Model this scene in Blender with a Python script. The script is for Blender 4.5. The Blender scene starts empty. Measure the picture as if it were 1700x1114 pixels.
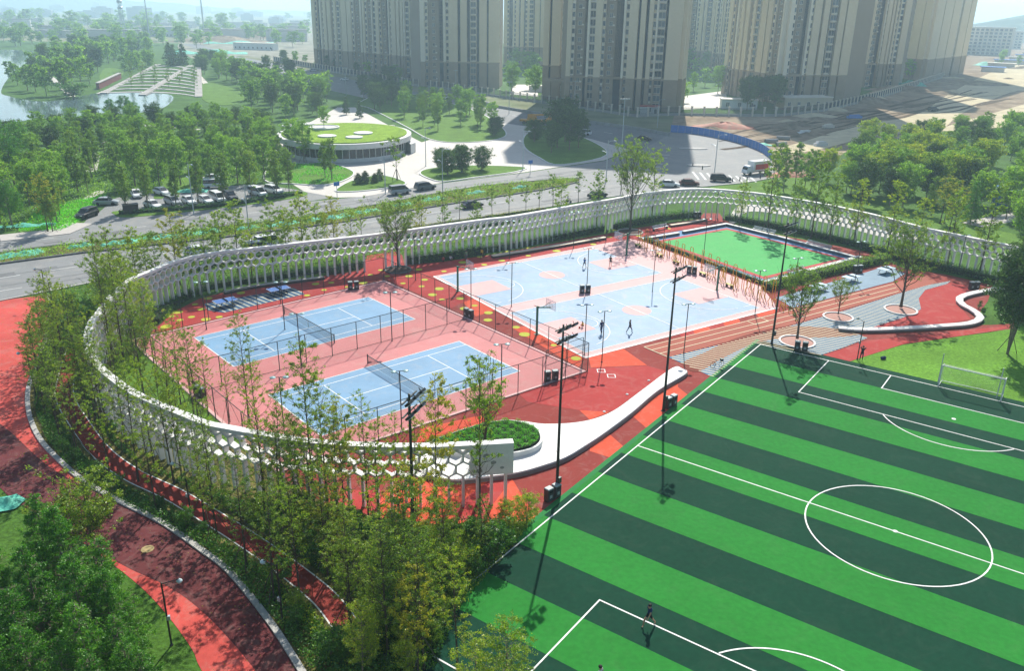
import bpy, bmesh, math, random
import numpy as np
from mathutils import Vector, Matrix
from mathutils.geometry import tessellate_polygon
rnd = random.Random(11)
scene = bpy.context.scene
COL = scene.collection
PI = math.pi

# ------------------------------------------------------------------ camera
IMG_W, IMG_H = 1700.0, 1114.0
FOC, PITCH, ROLL, CAM_Z = 1382.0, 0.374, 0.0166, 36.2
_cp, _sp = math.cos(PITCH), math.sin(PITCH)
_fw = Vector((0, _cp, -_sp)); _r = Vector((1, 0, 0)); _u = Vector((0, _sp, _cp))
_R = _r * math.cos(ROLL) + _u * math.sin(ROLL)
_U = _u * math.cos(ROLL) - _r * math.sin(ROLL)
cam_data = bpy.data.cameras.new('camera'); cam = bpy.data.objects.new('camera', cam_data); COL.objects.link(cam)
m = Matrix.Identity(4)
for i in range(3):
    m[i][0] = _R[i]; m[i][1] = _U[i]; m[i][2] = -_fw[i]
m[2][3] = CAM_Z
cam.matrix_world = m
cam_data.sensor_width = 36.0; cam_data.lens = FOC / IMG_W * 36.0
cam_data.clip_start = 0.5; cam_data.clip_end = 30000
scene.camera = cam

# ------------------------------------------------------------------ sky and sun
SUN_EL, SUN_AZ = math.radians(43), math.radians(9.4)      # azimuth from +Y towards +X
world = bpy.data.worlds.new('World'); scene.world = world; world.use_nodes = True
nt = world.node_tree; nt.nodes.clear()
sky = nt.nodes.new('ShaderNodeTexSky'); sky.sky_type = 'NISHITA'; sky.sun_disc = False
sky.sun_elevation = SUN_EL; sky.sun_rotation = SUN_AZ
sky.air_density = 1.0; sky.dust_density = 1.0; sky.ozone_density = 1.2
bg = nt.nodes.new('ShaderNodeBackground'); bg.inputs[1].default_value = 0.108
wo = nt.nodes.new('ShaderNodeOutputWorld')
nt.links.new(sky.outputs[0], bg.inputs[0]); nt.links.new(bg.outputs[0], wo.inputs[0])
sun_d = bpy.data.lights.new('sun', 'SUN'); sun_d.energy = 5.0; sun_d.angle = math.radians(0.55); sun_d.color = (1.0, 0.945, 0.86)
sun = bpy.data.objects.new('sun', sun_d); COL.objects.link(sun)
sd = Vector((math.sin(SUN_AZ) * math.cos(SUN_EL), math.cos(SUN_AZ) * math.cos(SUN_EL), math.sin(SUN_EL)))
sun.rotation_euler = sd.to_track_quat('Z', 'Y').to_euler()
vs = scene.view_settings; vs.view_transform = 'Standard'; vs.look = 'None'; vs.exposure = 0.46; vs.gamma = 1.0; vs.use_curve_mapping = False
cy = scene.cycles
cy.max_bounces = 6; cy.diffuse_bounces = 3; cy.glossy_bounces = 2; cy.transmission_bounces = 3; cy.transparent_max_bounces = 12; cy.volume_bounces = 2
cy.use_denoising = True; cy.caustics_reflective = False; cy.caustics_refractive = False
cy.use_adaptive_sampling = True; cy.adaptive_threshold = 0.02

# ------------------------------------------------------------------ helpers
def G(x, y, z=0.0):
    """ground point (at height z) where the surveyed picture point lies"""
    d = _fw + _R * ((x - IMG_W / 2) / FOC) - _U * ((y - IMG_H / 2) / FOC)
    t = (z - CAM_Z) / d.z
    return Vector((d.x * t, d.y * t, z))
def G2(p, z=0.0):
    g = G(p[0], p[1], z); return (g.x, g.y)
def PX(pts, z=0.0): return [G2(p, z) for p in pts]
def lin(c): return c / 12.92 if c <= 0.04045 else ((c + 0.055) / 1.055) ** 2.4
def C8(r, g, b): return (lin(r / 255), lin(g / 255), lin(b / 255))

MATS = {}
def nodes_of(name):
    mt = bpy.data.materials.new(name); mt.use_nodes = True
    return mt, mt.node_tree, mt.node_tree.nodes['Principled BSDF']
def mat(name, col, rough=0.7, var=0.12, scale=0.6, bump=0.0, bscale=8.0, metal=0.0, spec=0.3, col2=None, fine=0.0, fscale=30.0, coords='obj', stain=0.0, sscale=0.35):
    """principled paint with two octaves of stain and optional relief"""
    if name in MATS: return MATS[name]
    mt, t, b = nodes_of(name)
    N, L = t.nodes, t.links
    b.inputs['Roughness'].default_value = rough; b.inputs['Metallic'].default_value = metal
    b.inputs['Specular IOR Level'].default_value = spec
    if coords == 'obj':
        tc = N.new('ShaderNodeTexCoord'); co = tc.outputs['Object']
    else:
        tc = N.new('ShaderNodeNewGeometry'); co = tc.outputs['Position']
    n1 = N.new('ShaderNodeTexNoise'); n1.inputs['Scale'].default_value = scale; n1.inputs['Detail'].default_value = 6; n1.inputs['Roughness'].default_value = 0.62
    L.new(co, n1.inputs['Vector'])
    mr = N.new('ShaderNodeMapRange'); mr.inputs[1].default_value = 0.3; mr.inputs[2].default_value = 0.7
    L.new(n1.outputs['Fac'], mr.inputs[0])
    mx = N.new('ShaderNodeMix'); mx.data_type = 'RGBA'
    c2 = col2 if col2 else tuple(c * (1 + var) for c in col)
    c1 = col if col2 else tuple(c * (1 - var) for c in col)
    mx.inputs[6].default_value = (*c1, 1); mx.inputs[7].default_value = (*c2, 1)
    L.new(mr.outputs[0], mx.inputs[0])
    out = mx.outputs[2]
    if fine > 0:
        n2 = N.new('ShaderNodeTexNoise'); n2.inputs['Scale'].default_value = fscale; n2.inputs['Detail'].default_value = 3
        L.new(co, n2.inputs['Vector'])
        m2 = N.new('ShaderNodeMapRange'); m2.inputs[1].default_value = 0.25; m2.inputs[2].default_value = 0.75
        m2.inputs[3].default_value = 1 - fine; m2.inputs[4].default_value = 1 + fine
        L.new(n2.outputs['Fac'], m2.inputs[0])
        mu = N.new('ShaderNodeVectorMath'); mu.operation = 'SCALE'
        L.new(out, mu.inputs[0]); L.new(m2.outputs[0], mu.inputs['Scale']); out = mu.outputs[0]
    if stain > 0:      # worn and dusty blotches
        n3 = N.new('ShaderNodeTexNoise'); n3.inputs['Scale'].default_value = sscale; n3.inputs['Detail'].default_value = 8; n3.inputs['Roughness'].default_value = 0.75; n3.inputs['Distortion'].default_value = 1.2
        L.new(co, n3.inputs['Vector'])
        m4 = N.new('ShaderNodeMapRange'); m4.inputs[1].default_value = 0.5; m4.inputs[2].default_value = 0.66; m4.inputs[3].default_value = 0.0; m4.inputs[4].default_value = stain
        L.new(n3.outputs['Fac'], m4.inputs[0])
        x4 = N.new('ShaderNodeMix'); x4.data_type = 'RGBA'; x4.inputs[7].default_value = (*C8(176, 166, 152), 1)
        L.new(m4.outputs[0], x4.inputs[0]); L.new(out, x4.inputs[6]); out = x4.outputs[2]
    L.new(out, b.inputs['Base Color'])
    if bump > 0:
        nb = N.new('ShaderNodeTexNoise'); nb.inputs['Scale'].default_value = bscale; nb.inputs['Detail'].default_value = 4
        L.new(co, nb.inputs['Vector'])
        bp = N.new('ShaderNodeBump'); bp.inputs['Strength'].default_value = bump; bp.inputs['Distance'].default_value = 0.1
        L.new(nb.outputs['Fac'], bp.inputs['Height']); L.new(bp.outputs[0], b.inputs['Normal'])
    MATS[name] = mt
    return mt
def leafmat(name, cols, trans=0.45, tint=(1.12, 1.22, 0.45)):
    """thin leaves: diffuse plus light let through, hue differing from leaf to leaf and tree to tree"""
    if name in MATS: return MATS[name]
    mt = bpy.data.materials.new(name); mt.use_nodes = True
    t = mt.node_tree; N, L = t.nodes, t.links; N.clear()
    g = N.new('ShaderNodeNewGeometry'); oi = N.new('ShaderNodeObjectInfo')
    ad = N.new('ShaderNodeMath'); ad.operation = 'MULTIPLY_ADD'; ad.inputs[1].default_value = 0.3
    L.new(oi.outputs['Random'], ad.inputs[0])
    s = N.new('ShaderNodeMath'); s.operation = 'MULTIPLY'; s.inputs[1].default_value = 0.7
    L.new(g.outputs['Random Per Island'], s.inputs[0]); L.new(s.outputs[0], ad.inputs[2])
    r = N.new('ShaderNodeValToRGB'); e = r.color_ramp.elements
    while len(e) < len(cols): e.new(0.5)
    for i, c in enumerate(cols):
        e[i].position = i / (len(cols) - 1); e[i].color = (*c, 1)
    L.new(ad.outputs[0], r.inputs[0])
    d = N.new('ShaderNodeBsdfDiffuse'); L.new(r.outputs[0], d.inputs[0])
    tr = N.new('ShaderNodeBsdfTranslucent')
    tm = N.new('ShaderNodeVectorMath'); tm.operation = 'MULTIPLY'; tm.inputs[1].default_value = tint
    L.new(r.outputs[0], tm.inputs[0]); L.new(tm.outputs[0], tr.inputs[0])
    mx = N.new('ShaderNodeMixShader'); mx.inputs[0].default_value = trans
    L.new(d.outputs[0], mx.inputs[1]); L.new(tr.outputs[0], mx.inputs[2])
    gl = N.new('ShaderNodeBsdfGlossy'); gl.inputs['Roughness'].default_value = 0.45; gl.inputs[0].default_value = (0.9, 0.95, 0.9, 1)
    m3 = N.new('ShaderNodeMixShader'); m3.inputs[0].default_value = 0.03
    L.new(mx.outputs[0], m3.inputs[1]); L.new(gl.outputs[0], m3.inputs[2])
    o = N.new('ShaderNodeOutputMaterial'); L.new(m3.outputs[0], o.inputs[0])
    MATS[name] = mt
    return mt

class MB:
    """collects verts and faces of one mesh"""
    def __init__(s): s.v = []; s.f = []; s.mi = []; s.cur = 0
    def face(s, idx): s.f.append(tuple(idx)); s.mi.append(s.cur)
    def box(s, c, size, rz=0.0, taper=1.0):
        x, y, z = c; a, b, h = size[0] / 2, size[1] / 2, size[2]
        co, si = math.cos(rz), math.sin(rz); n = len(s.v)
        for k, (zz, t) in enumerate(((z, 1.0), (z + h, taper))):
            for px, py in ((-a, -b), (a, -b), (a, b), (-a, b)):
                px *= t; py *= t
                s.v.append((x + px * co - py * si, y + px * si + py * co, zz))
        for q in ((3, 2, 1, 0), (4, 5, 6, 7), (0, 1, 5, 4), (1, 2, 6, 5), (2, 3, 7, 6), (3, 0, 4, 7)): s.face([n + i for i in q])
        return s
    def hexa(s, p8):
        n = len(s.v); s.v += [tuple(p) for p in p8]
        for q in ((3, 2, 1, 0), (4, 5, 6, 7), (0, 1, 5, 4), (1, 2, 6, 5), (2, 3, 7, 6), (3, 0, 4, 7)): s.face([n + i for i in q])
        return s
    def tube(s, pts, rad, k=6, cap=True):
        pts = [Vector(p) for p in pts]
        if not hasattr(rad, '__len__'): rad = [rad] * len(pts)
        n0 = len(s.v); up = Vector((0, 0, 1))
        for i, p in enumerate(pts):
            d = (pts[min(i + 1, len(pts) - 1)] - pts[max(i - 1, 0)]).normalized()
            a = d.cross(up if abs(d.z) < 0.95 else Vector((1, 0, 0))).normalized(); b = d.cross(a)
            for j in range(k):
                w = 2 * PI * j / k
                s.v.append(tuple(p + (a * math.cos(w) + b * math.sin(w)) * rad[i]))
        for i in range(len(pts) - 1):
            for j in range(k):
                s.face((n0 + i * k + j, n0 + i * k + (j + 1) % k, n0 + (i + 1) * k + (j + 1) % k, n0 + (i + 1) * k + j))
        if cap:
            s.face([n0 + j for j in range(k)][::-1]); s.face([n0 + (len(pts) - 1) * k + j for j in range(k)])
        return s
    def lathe(s, prof, k=16, c=(0, 0, 0), sx=1.0, sy=1.0, cap=True):
        n0 = len(s.v)
        for r, z in prof:
            for j in range(k):
                w = 2 * PI * j / k
                s.v.append((c[0] + r * math.cos(w) * sx, c[1] + r * math.sin(w) * sy, c[2] + z))
        for i in range(len(prof) - 1):
            for j in range(k):
                s.face((n0 + i * k + j, n0 + i * k + (j + 1) % k, n0 + (i + 1) * k + (j + 1) % k, n0 + (i + 1) * k + j))
        if prof[0][0] > 1e-4: s.face([n0 + j for j in range(k)][::-1])
        if cap and prof[-1][0] > 1e-4: s.face([n0 + (len(prof) - 1) * k + j for j in range(k)])
        return s
    def poly(s, pts2, z):
        """flat filled outline"""
        pts = [Vector((p[0], p[1], 0)) for p in pts2]; n = len(s.v)
        s.v += [(p.x, p.y, z) for p in pts]
        for t in tessellate_polygon([pts]):
            a, b, c = (pts[i] for i in t)
            s.face([n + i for i in (t if (b - a).cross(c - a).z > 0 else t[::-1])])
        return s
    def slab(s, pts2, z0, z1):
        """outline with walls, open below"""
        s.poly(pts2, z1); k = len(pts2); n = len(s.v)
        area = sum(pts2[i][0] * pts2[(i + 1) % k][1] - pts2[(i + 1) % k][0] * pts2[i][1] for i in range(k))
        P = pts2 if area > 0 else pts2[::-1]
        s.v += [(p[0], p[1], z0) for p in P] + [(p[0], p[1], z1) for p in P]
        for i in range(k):
            j = (i + 1) % k; s.face((n + i, n + j, n + k + j, n + k + i))
        return s
    def strip(s, pts2, w, z, closed=False, z1=None):
        """band of width w along a line; with z1 it gets side walls down to z1"""
        L, Rr = offset(pts2, w / 2, closed), offset(pts2, -w / 2, closed)
        n = len(s.v); k = len(pts2)
        s.v += [(p[0], p[1], z) for p in L] + [(p[0], p[1], z) for p in Rr]
        rng = range(k if closed else k - 1)
        for i in rng:
            j = (i + 1) % k; s.face((n + k + i, n + k + j, n + j, n + i))
        if z1 is not None:
            b = len(s.v); s.v += [(p[0], p[1], z1) for p in L] + [(p[0], p[1], z1) for p in Rr]
            for i in rng:
                j = (i + 1) % k
                s.face((n + i, n + j, b + j, b + i)); s.face((n + k + j, n + k + i, b + k + i, b + k + j))
            if not closed:
                s.face((n, b, b + k, n + k)); s.face((n + k - 1, n + 2 * k - 1, b + 2 * k - 1, b + k - 1))
        return s
    def build(s, name, mats, parent=None, loc=(0, 0, 0), rz=0.0, smooth=False):
        me = bpy.data.meshes.new(name); me.from_pydata(s.v, [], s.f); 
        for q in (mats if isinstance(mats, (list, tuple)) else [mats]): me.materials.append(q)
        if any(s.mi): me.polygons.foreach_set('material_index', s.mi)
        if smooth: me.polygons.foreach_set('use_smooth', [True] * len(me.polygons))
        me.update()
        o = bpy.data.objects.new(name, me); COL.objects.link(o)
        o.location = loc; o.rotation_euler = (0, 0, rz)
        if parent is not None: o.parent = parent
        return o
def offset(p, d, closed=False):
    k = len(p); out = []
    for i in range(k):
        a = p[i - 1] if (i > 0 or closed) else None
        b = p[(i + 1) % k] if (i < k - 1 or closed) else None
        def nrm(u, v):
            x, y = v[0] - u[0], v[1] - u[1]; l = math.hypot(x, y) or 1; return (-y / l, x / l)
        ns = [nrm(a, p[i])] if a else []
        if b: ns.append(nrm(p[i], b))
        nx, ny = sum(q[0] for q in ns), sum(q[1] for q in ns); l = math.hypot(nx, ny) or 1
        nx, ny = nx / l, ny / l; c = max(0.5, nx * ns[0][0] + ny * ns[0][1])
        out.append((p[i][0] + nx * d / c, p[i][1] + ny * d / c))
    return out
def smooth2(p, n=6, closed=False):
    """Catmull-Rom through 2-D points"""
    k = len(p); out = []
    for i in range(k if closed else k - 1):
        q = [p[(i + j) % k] if closed else p[min(max(i + j, 0), k - 1)] for j in (-1, 0, 1, 2)]
        for t in (j / n for j in range(n)):
            out.append(tuple(0.5 * ((2 * q[1][c]) + (q[2][c] - q[0][c]) * t + (2 * q[0][c] - 5 * q[1][c] + 4 * q[2][c] - q[3][c]) * t * t + (3 * q[1][c] - q[0][c] - 3 * q[2][c] + q[3][c]) * t ** 3) for c in (0, 1)))
    if not closed: out.append(tuple(p[-1]))
    return out
def resample(p, step, closed=False):
    q = list(p) + ([p[0]] if closed else []); d = [0]
    for a, b in zip(q, q[1:]): d.append(d[-1] + math.hypot(b[0] - a[0], b[1] - a[1]))
    n = max(1, round(d[-1] / step)); out = []; j = 0
    for i in range(n if closed else n + 1):
        s = d[-1] * i / n
        while j < len(d) - 2 and d[j + 1] < s: j += 1
        t = (s - d[j]) / max(1e-9, d[j + 1] - d[j])
        out.append((q[j][0] + (q[j + 1][0] - q[j][0]) * t, q[j][1] + (q[j + 1][1] - q[j][1]) * t))
    return out
def inside(pt, poly):
    x, y = pt; r = False; k = len(poly)
    for i in range(k):
        x1, y1 = poly[i]; x2, y2 = poly[i - 1]
        if (y1 > y) != (y2 > y) and x < (x2 - x1) * (y - y1) / (y2 - y1) + x1: r = not r
    return r
def scatter(poly, n, dmin=0.0, avoid=(), rs=None):
    rs = rs or rnd; xs = [p[0] for p in poly]; ys = [p[1] for p in poly]; out = []; tries = 0
    while len(out) < n and tries < n * 60:
        tries += 1
        p = (rs.uniform(min(xs), max(xs)), rs.uniform(min(ys), max(ys)))
        if not inside(p, poly) or any(inside(p, a) for a in avoid): continue
        if dmin and any((p[0] - q[0]) ** 2 + (p[1] - q[1]) ** 2 < dmin * dmin for q in out): continue
        out.append(p)
    return out
def hatch(mb, poly, ang, spacing, w, z):
    """thin bands laid across an outline"""
    co, si = math.cos(ang), math.sin(ang)
    q = [(p[0] * co + p[1] * si, -p[0] * si + p[1] * co) for p in poly]
    lo, hi = min(p[1] for p in q), max(p[1] for p in q); k = len(q); v = lo + spacing / 2
    while v < hi:
        xs = []
        for i in range(k):
            (x1, y1), (x2, y2) = q[i - 1], q[i]
            if (y1 > v) != (y2 > v): xs.append(x1 + (v - y1) * (x2 - x1) / (y2 - y1))
        xs.sort()
        for a, b in zip(xs[::2], xs[1::2]):
            n = len(mb.v)
            for u, t in ((a, v - w / 2), (b, v - w / 2), (b, v + w / 2), (a, v + w / 2)):
                mb.v.append((u * co - t * si, u * si + t * co, z))
            mb.face((n, n + 1, n + 2, n + 3))
        v += spacing
    return mb
def tag(o, label=None, cat=None, group=None, kind=None):
    if label: o['label'] = label
    if cat: o['category'] = cat
    if group: o['group'] = group
    if kind: o['kind'] = kind
    return o
def thing(name, label, cat, loc=(0, 0, 0), rz=0.0, group=None):
    o = bpy.data.objects.new(name, None); COL.objects.link(o); o.empty_display_size = 0.2
    o.location = loc; o.rotation_euler = (0, 0, rz)
    return tag(o, label, cat, group)
def copy_tree(o, parent=None):
    c = o.copy(); COL.objects.link(c); c.parent = parent
    for ch in list(o.children): copy_tree(ch, c)
    return c
def dup(root, loc, rz=0.0, label=None, group=None, sc=None):
    c = copy_tree(root); c.location = loc; c.rotation_euler = (0, 0, rz)
    if sc is not None: c.scale = (sc, sc, sc) if not hasattr(sc, '__len__') else sc
    if label: c['label'] = label
    if group: c['group'] = group
    return c
class Proto:
    """first placing moves the built thing itself, later ones copy it"""
    def __init__(s, root): s.root = root; s.used = False
    def put(s, loc, rz=0.0, label=None, group=None, sc=None):
        if s.used: return dup(s.root, loc, rz, label, group, sc)
        s.used = True; r = s.root; r.location = loc; r.rotation_euler = (0, 0, rz)
        if sc is not None: r.scale = (sc, sc, sc) if not hasattr(sc, '__len__') else sc
        if label: r['label'] = label
        if group: r['group'] = group
        return r
def struct(name, mb, mt, parent=None):
    o = mb.build(name, mt, parent)
    if parent is None: o['kind'] = 'structure'
    return o
def sheet(name, pts2, z, mt, parent=None): return struct(name, MB().poly(pts2, z), mt, parent)
def np_mesh(name, V, F, mt, smooth=False):
    me = bpy.data.meshes.new(name); V = np.asarray(V, np.float32); F = np.asarray(F, np.int32); k = F.shape[1]
    me.vertices.add(len(V)); me.vertices.foreach_set('co', V.ravel())
    me.loops.add(F.size); me.loops.foreach_set('vertex_index', F.ravel())
    me.polygons.add(len(F)); me.polygons.foreach_set('loop_start', np.arange(0, F.size, k, dtype=np.int32))
    me.materials.append(mt); me.update(calc_edges=True); return me
def leaf_quads(C, size, nrs, flat=0.0, asp=0.5):
    """one small pointed quad per centre"""
    C = np.asarray(C, float); n = len(C)
    a = nrs.normal(size=(n, 3)); a /= np.linalg.norm(a, axis=1)[:, None]
    b = nrs.normal(size=(n, 3)); b[:, 2] *= (1 - flat); a[:, 2] *= (1 - flat)
    a /= np.linalg.norm(a, axis=1)[:, None]
    b -= a * (a * b).sum(1)[:, None]; b /= np.linalg.norm(b, axis=1)[:, None]
    s = (size * nrs.uniform(0.65, 1.35, n))[:, None]
    V = np.stack([C - a * s, C + b * s * asp - a * s * 0.1, C + a * s, C - b * s * asp - a * s * 0.1], 1).reshape(-1, 3)
    return V, np.arange(4 * n).reshape(n, 4)
# ------------------------------------------------------------------ materials of the ground
M_grass = mat('lawn_grass', C8(68, 102, 36), 0.9, 0.3, 0.12, 0.6, 5.0, spec=0.1, fine=0.45, fscale=3.2, coords='w')
M_lush = mat('bright_lawn', C8(90, 124, 44), 0.9, 0.22, 0.25, 0.6, 6.0, spec=0.1, fine=0.35, fscale=4.0, coords='w')
M_under = mat('belt_soil', C8(66, 74, 34), 0.95, 0.4, 0.5, 0.7, 4.0, spec=0.1, col2=C8(120, 112, 66), fine=0.4, fscale=2.0, coords='w')
M_land = mat('far_land', C8(96, 112, 74), 0.95, 0.3, 0.012, spec=0.05, col2=C8(150, 144, 120), fine=0.4, fscale=0.06, coords='w')
M_road = mat('asphalt', C8(126, 128, 127), 0.75, 0.08, 0.15, 0.15, 20, fine=0.06, fscale=1.5, coords='w', stain=0.25, sscale=0.2)
M_roadn = mat('new_asphalt', C8(112, 115, 116), 0.75, 0.12, 0.1, 0.1, 20, fine=0.08, fscale=0.8, coords='w')
M_conc = mat('plaza_paving', C8(192, 187, 178), 0.7, 0.07, 0.3, 0.05, 9, fine=0.05, fscale=2.0, coords='w', stain=0.15, sscale=0.3)
M_side = mat('sidewalk_paving', C8(180, 175, 168), 0.8, 0.08, 0.4, fine=0.08, fscale=3.0, coords='w')
M_kerb = mat('kerb_stone', C8(172, 170, 164), 0.8, 0.15, 1.5, fine=0.15, fscale=6)
M_dkerb = mat('dark_kerb', C8(96, 98, 98), 0.8, 0.15, 1.5)
M_dirt = mat('bare_earth', C8(112, 94, 76), 0.95, 0.4, 0.06, 1.0, 0.5, spec=0.05, col2=C8(168, 152, 128), fine=0.35, fscale=0.4, coords='w')
M_sand = mat('graded_sand', C8(196, 184, 152), 0.95, 0.14, 0.08, 0.6, 0.8, spec=0.05, fine=0.15, fscale=0.4, coords='w')
M_line = mat('white_paint', C8(219, 221, 216), 0.6, 0.06, 2.0, fine=0.14, fscale=2.5)
M_rline = mat('worn_road_paint', C8(205, 207, 203), 0.7, 0.12, 0.8, fine=0.2, fscale=2)
M_coral = mat('coral_path', C8(190, 78, 70), 0.85, 0.16, 0.2, 0.1, 30, spec=0.15, fine=0.08, fscale=2.5, coords='w', stain=0.2, sscale=0.5)
M_maroon = mat('maroon_path', C8(98, 47, 49), 0.85, 0.16, 0.25, 0.1, 30, spec=0.15, fine=0.12, fscale=2.0, coords='w', stain=0.14, sscale=0.6)
M_track = mat('track_red', C8(136, 56, 49), 0.85, 0.12, 0.3, 0.1, 30, spec=0.15, fine=0.08, fscale=2, coords='w')
M_base = mat('rubber_brown_red', C8(136, 53, 46), 0.85, 0.06, 0.25, 0.05, 40, spec=0.15, fine=0.05, fscale=2.5, coords='w', stain=0.16, sscale=0.5)
M_crim = mat('rubber_crimson', C8(166, 56, 53), 0.85, 0.06, 0.25, 0.05, 40, spec=0.15, fine=0.05, fscale=2.5, coords='w', stain=0.14, sscale=0.5)
M_oran = mat('rubber_orange', C8(204, 80, 53), 0.85, 0.06, 0.25, 0.05, 40, spec=0.15, fine=0.05, fscale=2.5, coords='w', stain=0.14, sscale=0.5)
M_brown = mat('rubber_brown', C8(120, 60, 47), 0.85, 0.06, 0.25, 0.05, 40, spec=0.15, fine=0.05, fscale=2.5, coords='w')
M_pink = mat('court_pink', C8(189, 115, 113), 0.7, 0.09, 0.15, spec=0.25, fine=0.04, fscale=1.5, coords='w', stain=0.22, sscale=0.5)
M_tblue = mat('tennis_blue', C8(108, 148, 178), 0.65, 0.1, 0.2, spec=0.25, fine=0.04, fscale=1.2, coords='w', stain=0.2, sscale=0.6)
M_bpink = mat('basketball_pink', C8(200, 153, 151), 0.65, 0.05, 0.15, spec=0.3, fine=0.05, fscale=1.0, coords='w', stain=0.25, sscale=0.5)
M_bblue = mat('basketball_blue', C8(120, 151, 177), 0.6, 0.13, 0.14, spec=0.3, fine=0.06, fscale=0.8, coords='w', stain=0.32, sscale=0.45)
M_yel = mat('yellow_dot', C8(178, 182, 44), 0.8, 0.08, 1.0)
M_cgreen = mat('court_green', C8(69, 166, 84), 0.85, 0.05, 0.3, 0.1, 40, fine=0.06, fscale=3, coords='w', stain=0.08, sscale=0.8)
M_cred = mat('court_red_border', C8(180, 71, 73), 0.85, 0.08, 0.5)
M_cblue = mat('court_blue_border', C8(76, 126, 167), 0.75, 0.08, 0.5)
M_sblue = mat('zone_blue', C8(71, 113, 144), 0.75, 0.08, 0.4, coords='w')
M_dblue = mat('zone_navy', C8(42, 84, 116), 0.75, 0.1, 0.4, coords='w')
M_gblue = mat('zone_grey_blue', C8(120, 144, 160), 0.75, 0.08, 0.4, fine=0.1, fscale=2, coords='w')
M_cream = mat('cream_line', C8(206, 195, 160), 0.7, 0.08, 1.0)
M_turfl = mat('turf_light', C8(40, 122, 46), 0.9, 0.09, 0.12, 0.25, 30, spec=0.12, fine=0.13, fscale=2.6, coords='w', stain=0.025, sscale=0.4)
M_turfd = mat('turf_dark', C8(13, 60, 42), 0.9, 0.1, 0.12, 0.25, 30, spec=0.12, fine=0.13, fscale=2.6, coords='w', stain=0.02, sscale=0.4)
M_white = mat('white_concrete', C8(210, 210, 206), 0.6, 0.05, 0.8, fine=0.04, fscale=4)
M_wall = mat('white_cast_concrete', C8(224, 224, 220), 0.65, 0.07, 0.5, 0.05, 6, fine=0.04, fscale=3, stain=0.18, sscale=0.5)
M_net = mat('teal_dust_net', C8(87, 178, 153), 0.7, 0.3, 0.5, 0.9, 3.0, fine=0.3, fscale=3)
def watermat():
    mt, t, b = nodes_of('river_water'); N, L = t.nodes, t.links
    b.inputs['Base Color'].default_value = (*C8(90, 110, 112), 1); b.inputs['Roughness'].default_value = 0.06; b.inputs['IOR'].default_value = 1.33
    b.inputs['Specular IOR Level'].default_value = 1.0
    g = N.new('ShaderNodeNewGeometry'); n = N.new('ShaderNodeTexNoise'); n.inputs['Scale'].default_value = 0.5; n.inputs['Detail'].default_value = 4
    L.new(g.outputs['Position'], n.inputs['Vector'])
    bp = N.new('ShaderNodeBump'); bp.inputs['Strength'].default_value = 0.05; bp.inputs['Distance'].default_value = 0.2
    L.new(n.outputs['Fac'], bp.inputs['Height']); L.new(bp.outputs[0], b.inputs['Normal']); return mt
M_water = watermat()

# ------------------------------------------------------------------ terrain, river, roads
sheet('ground', [(-7000, -300), (7000, -300), (7000, 9000), (-7000, 9000)], 0.0, M_land)
park = PX([(-260, 1260), (-260, 60), (60, 68), (330, 72), (480, 118), (640, 150), (860, 190), (1115, 232), (1290, 262), (1330, 240), (1700, 205), (1990, 300), (1990, 1260)])
sheet('park_lawn', park, 0.015, M_grass)
compound = PX([(455, 100), (560, 121), (664, 137), (840, 161), (1054, 193), (1119, 190), (1294, 192), (1366, 184), (1445, 166), (1570, 127), (1600, 70), (420, 72)])
sheet('compound_lawn', compound, 0.02, M_grass)
sheet('earthworks_ground', PX([(1113, 217), (1119, 191), (1294, 193), (1366, 185), (1445, 167), (1570, 128), (1590, 62), (1720, 48), (1760, 190), (1600, 212), (1420, 242), (1330, 300), (1290, 296), (1280, 264), (1247, 244), (1185, 227)]), 0.04, M_dirt)
sheet('sand_track_sun_tone', smooth2(PX([(1262, 256), (1330, 236), (1430, 206), (1520, 190), (1585, 150), (1640, 122), (1700, 96), (1760, 90), (1760, 150), (1690, 150), (1600, 186), (1560, 214), (1450, 226), (1350, 250)]), 5, True), 0.06, M_sand)  # sand track whose pale colour also paints sunlight between tower shadows
sheet('sand_strip_sun_tone', smooth2(PX([(1560, 216), (1640, 190), (1760, 160), (1760, 205), (1660, 212)]), 5, True), 0.065, M_sand)  # same pale sand, painting another sunlit strip beside the shadows
river = smooth2(PX([(-330, 78), (-120, 80), (55, 84), (52, 97), (22, 120), (2, 150), (18, 160), (70, 168), (115, 163), (165, 154), (230, 153), (285, 158), (276, 176), (235, 186), (165, 190), (100, 195), (40, 200), (10, 207), (-40, 222), (-330, 230)]), 5, True)
sheet('river', river, 0.05, M_water)
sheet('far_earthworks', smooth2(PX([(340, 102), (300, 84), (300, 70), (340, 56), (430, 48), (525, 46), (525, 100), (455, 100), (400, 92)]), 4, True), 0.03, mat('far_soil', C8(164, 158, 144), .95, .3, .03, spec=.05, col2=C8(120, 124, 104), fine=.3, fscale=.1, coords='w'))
for pts in ([(1128, 182), (1130, 160), (1206, 150), (1206, 178)], [(846, 156), (852, 140), (893, 140), (893, 160)]): sheet('courtyard_paving', PX(pts), 0.05, M_conc)
rs_ = random.Random(5)
mbr_ = MB()
for k in range(26):      # wheel ruts and graded banks across the earthworks
    x0 = 1180 + rs_.uniform(0, 380); y0 = 238 - (x0 - 1180) * .17 + rs_.uniform(-14, 14)
    q = [(x0 + d, y0 - d * (.12 + .1 * rs_.random()) + rs_.uniform(-1.5, 1.5)) for d in (0, 40, 85, 130)]
    if y0 < 262: mbr_.strip(smooth2(PX(q), 4), rs_.uniform(.5, 2.2), .075 + .001 * k)
struct('wheel_ruts', mbr_, mat('rutted_earth', C8(92, 78, 62), .95, .3, .4, .8, 1.5, spec=.05, fine=.3, fscale=.8, coords='w'))
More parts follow.
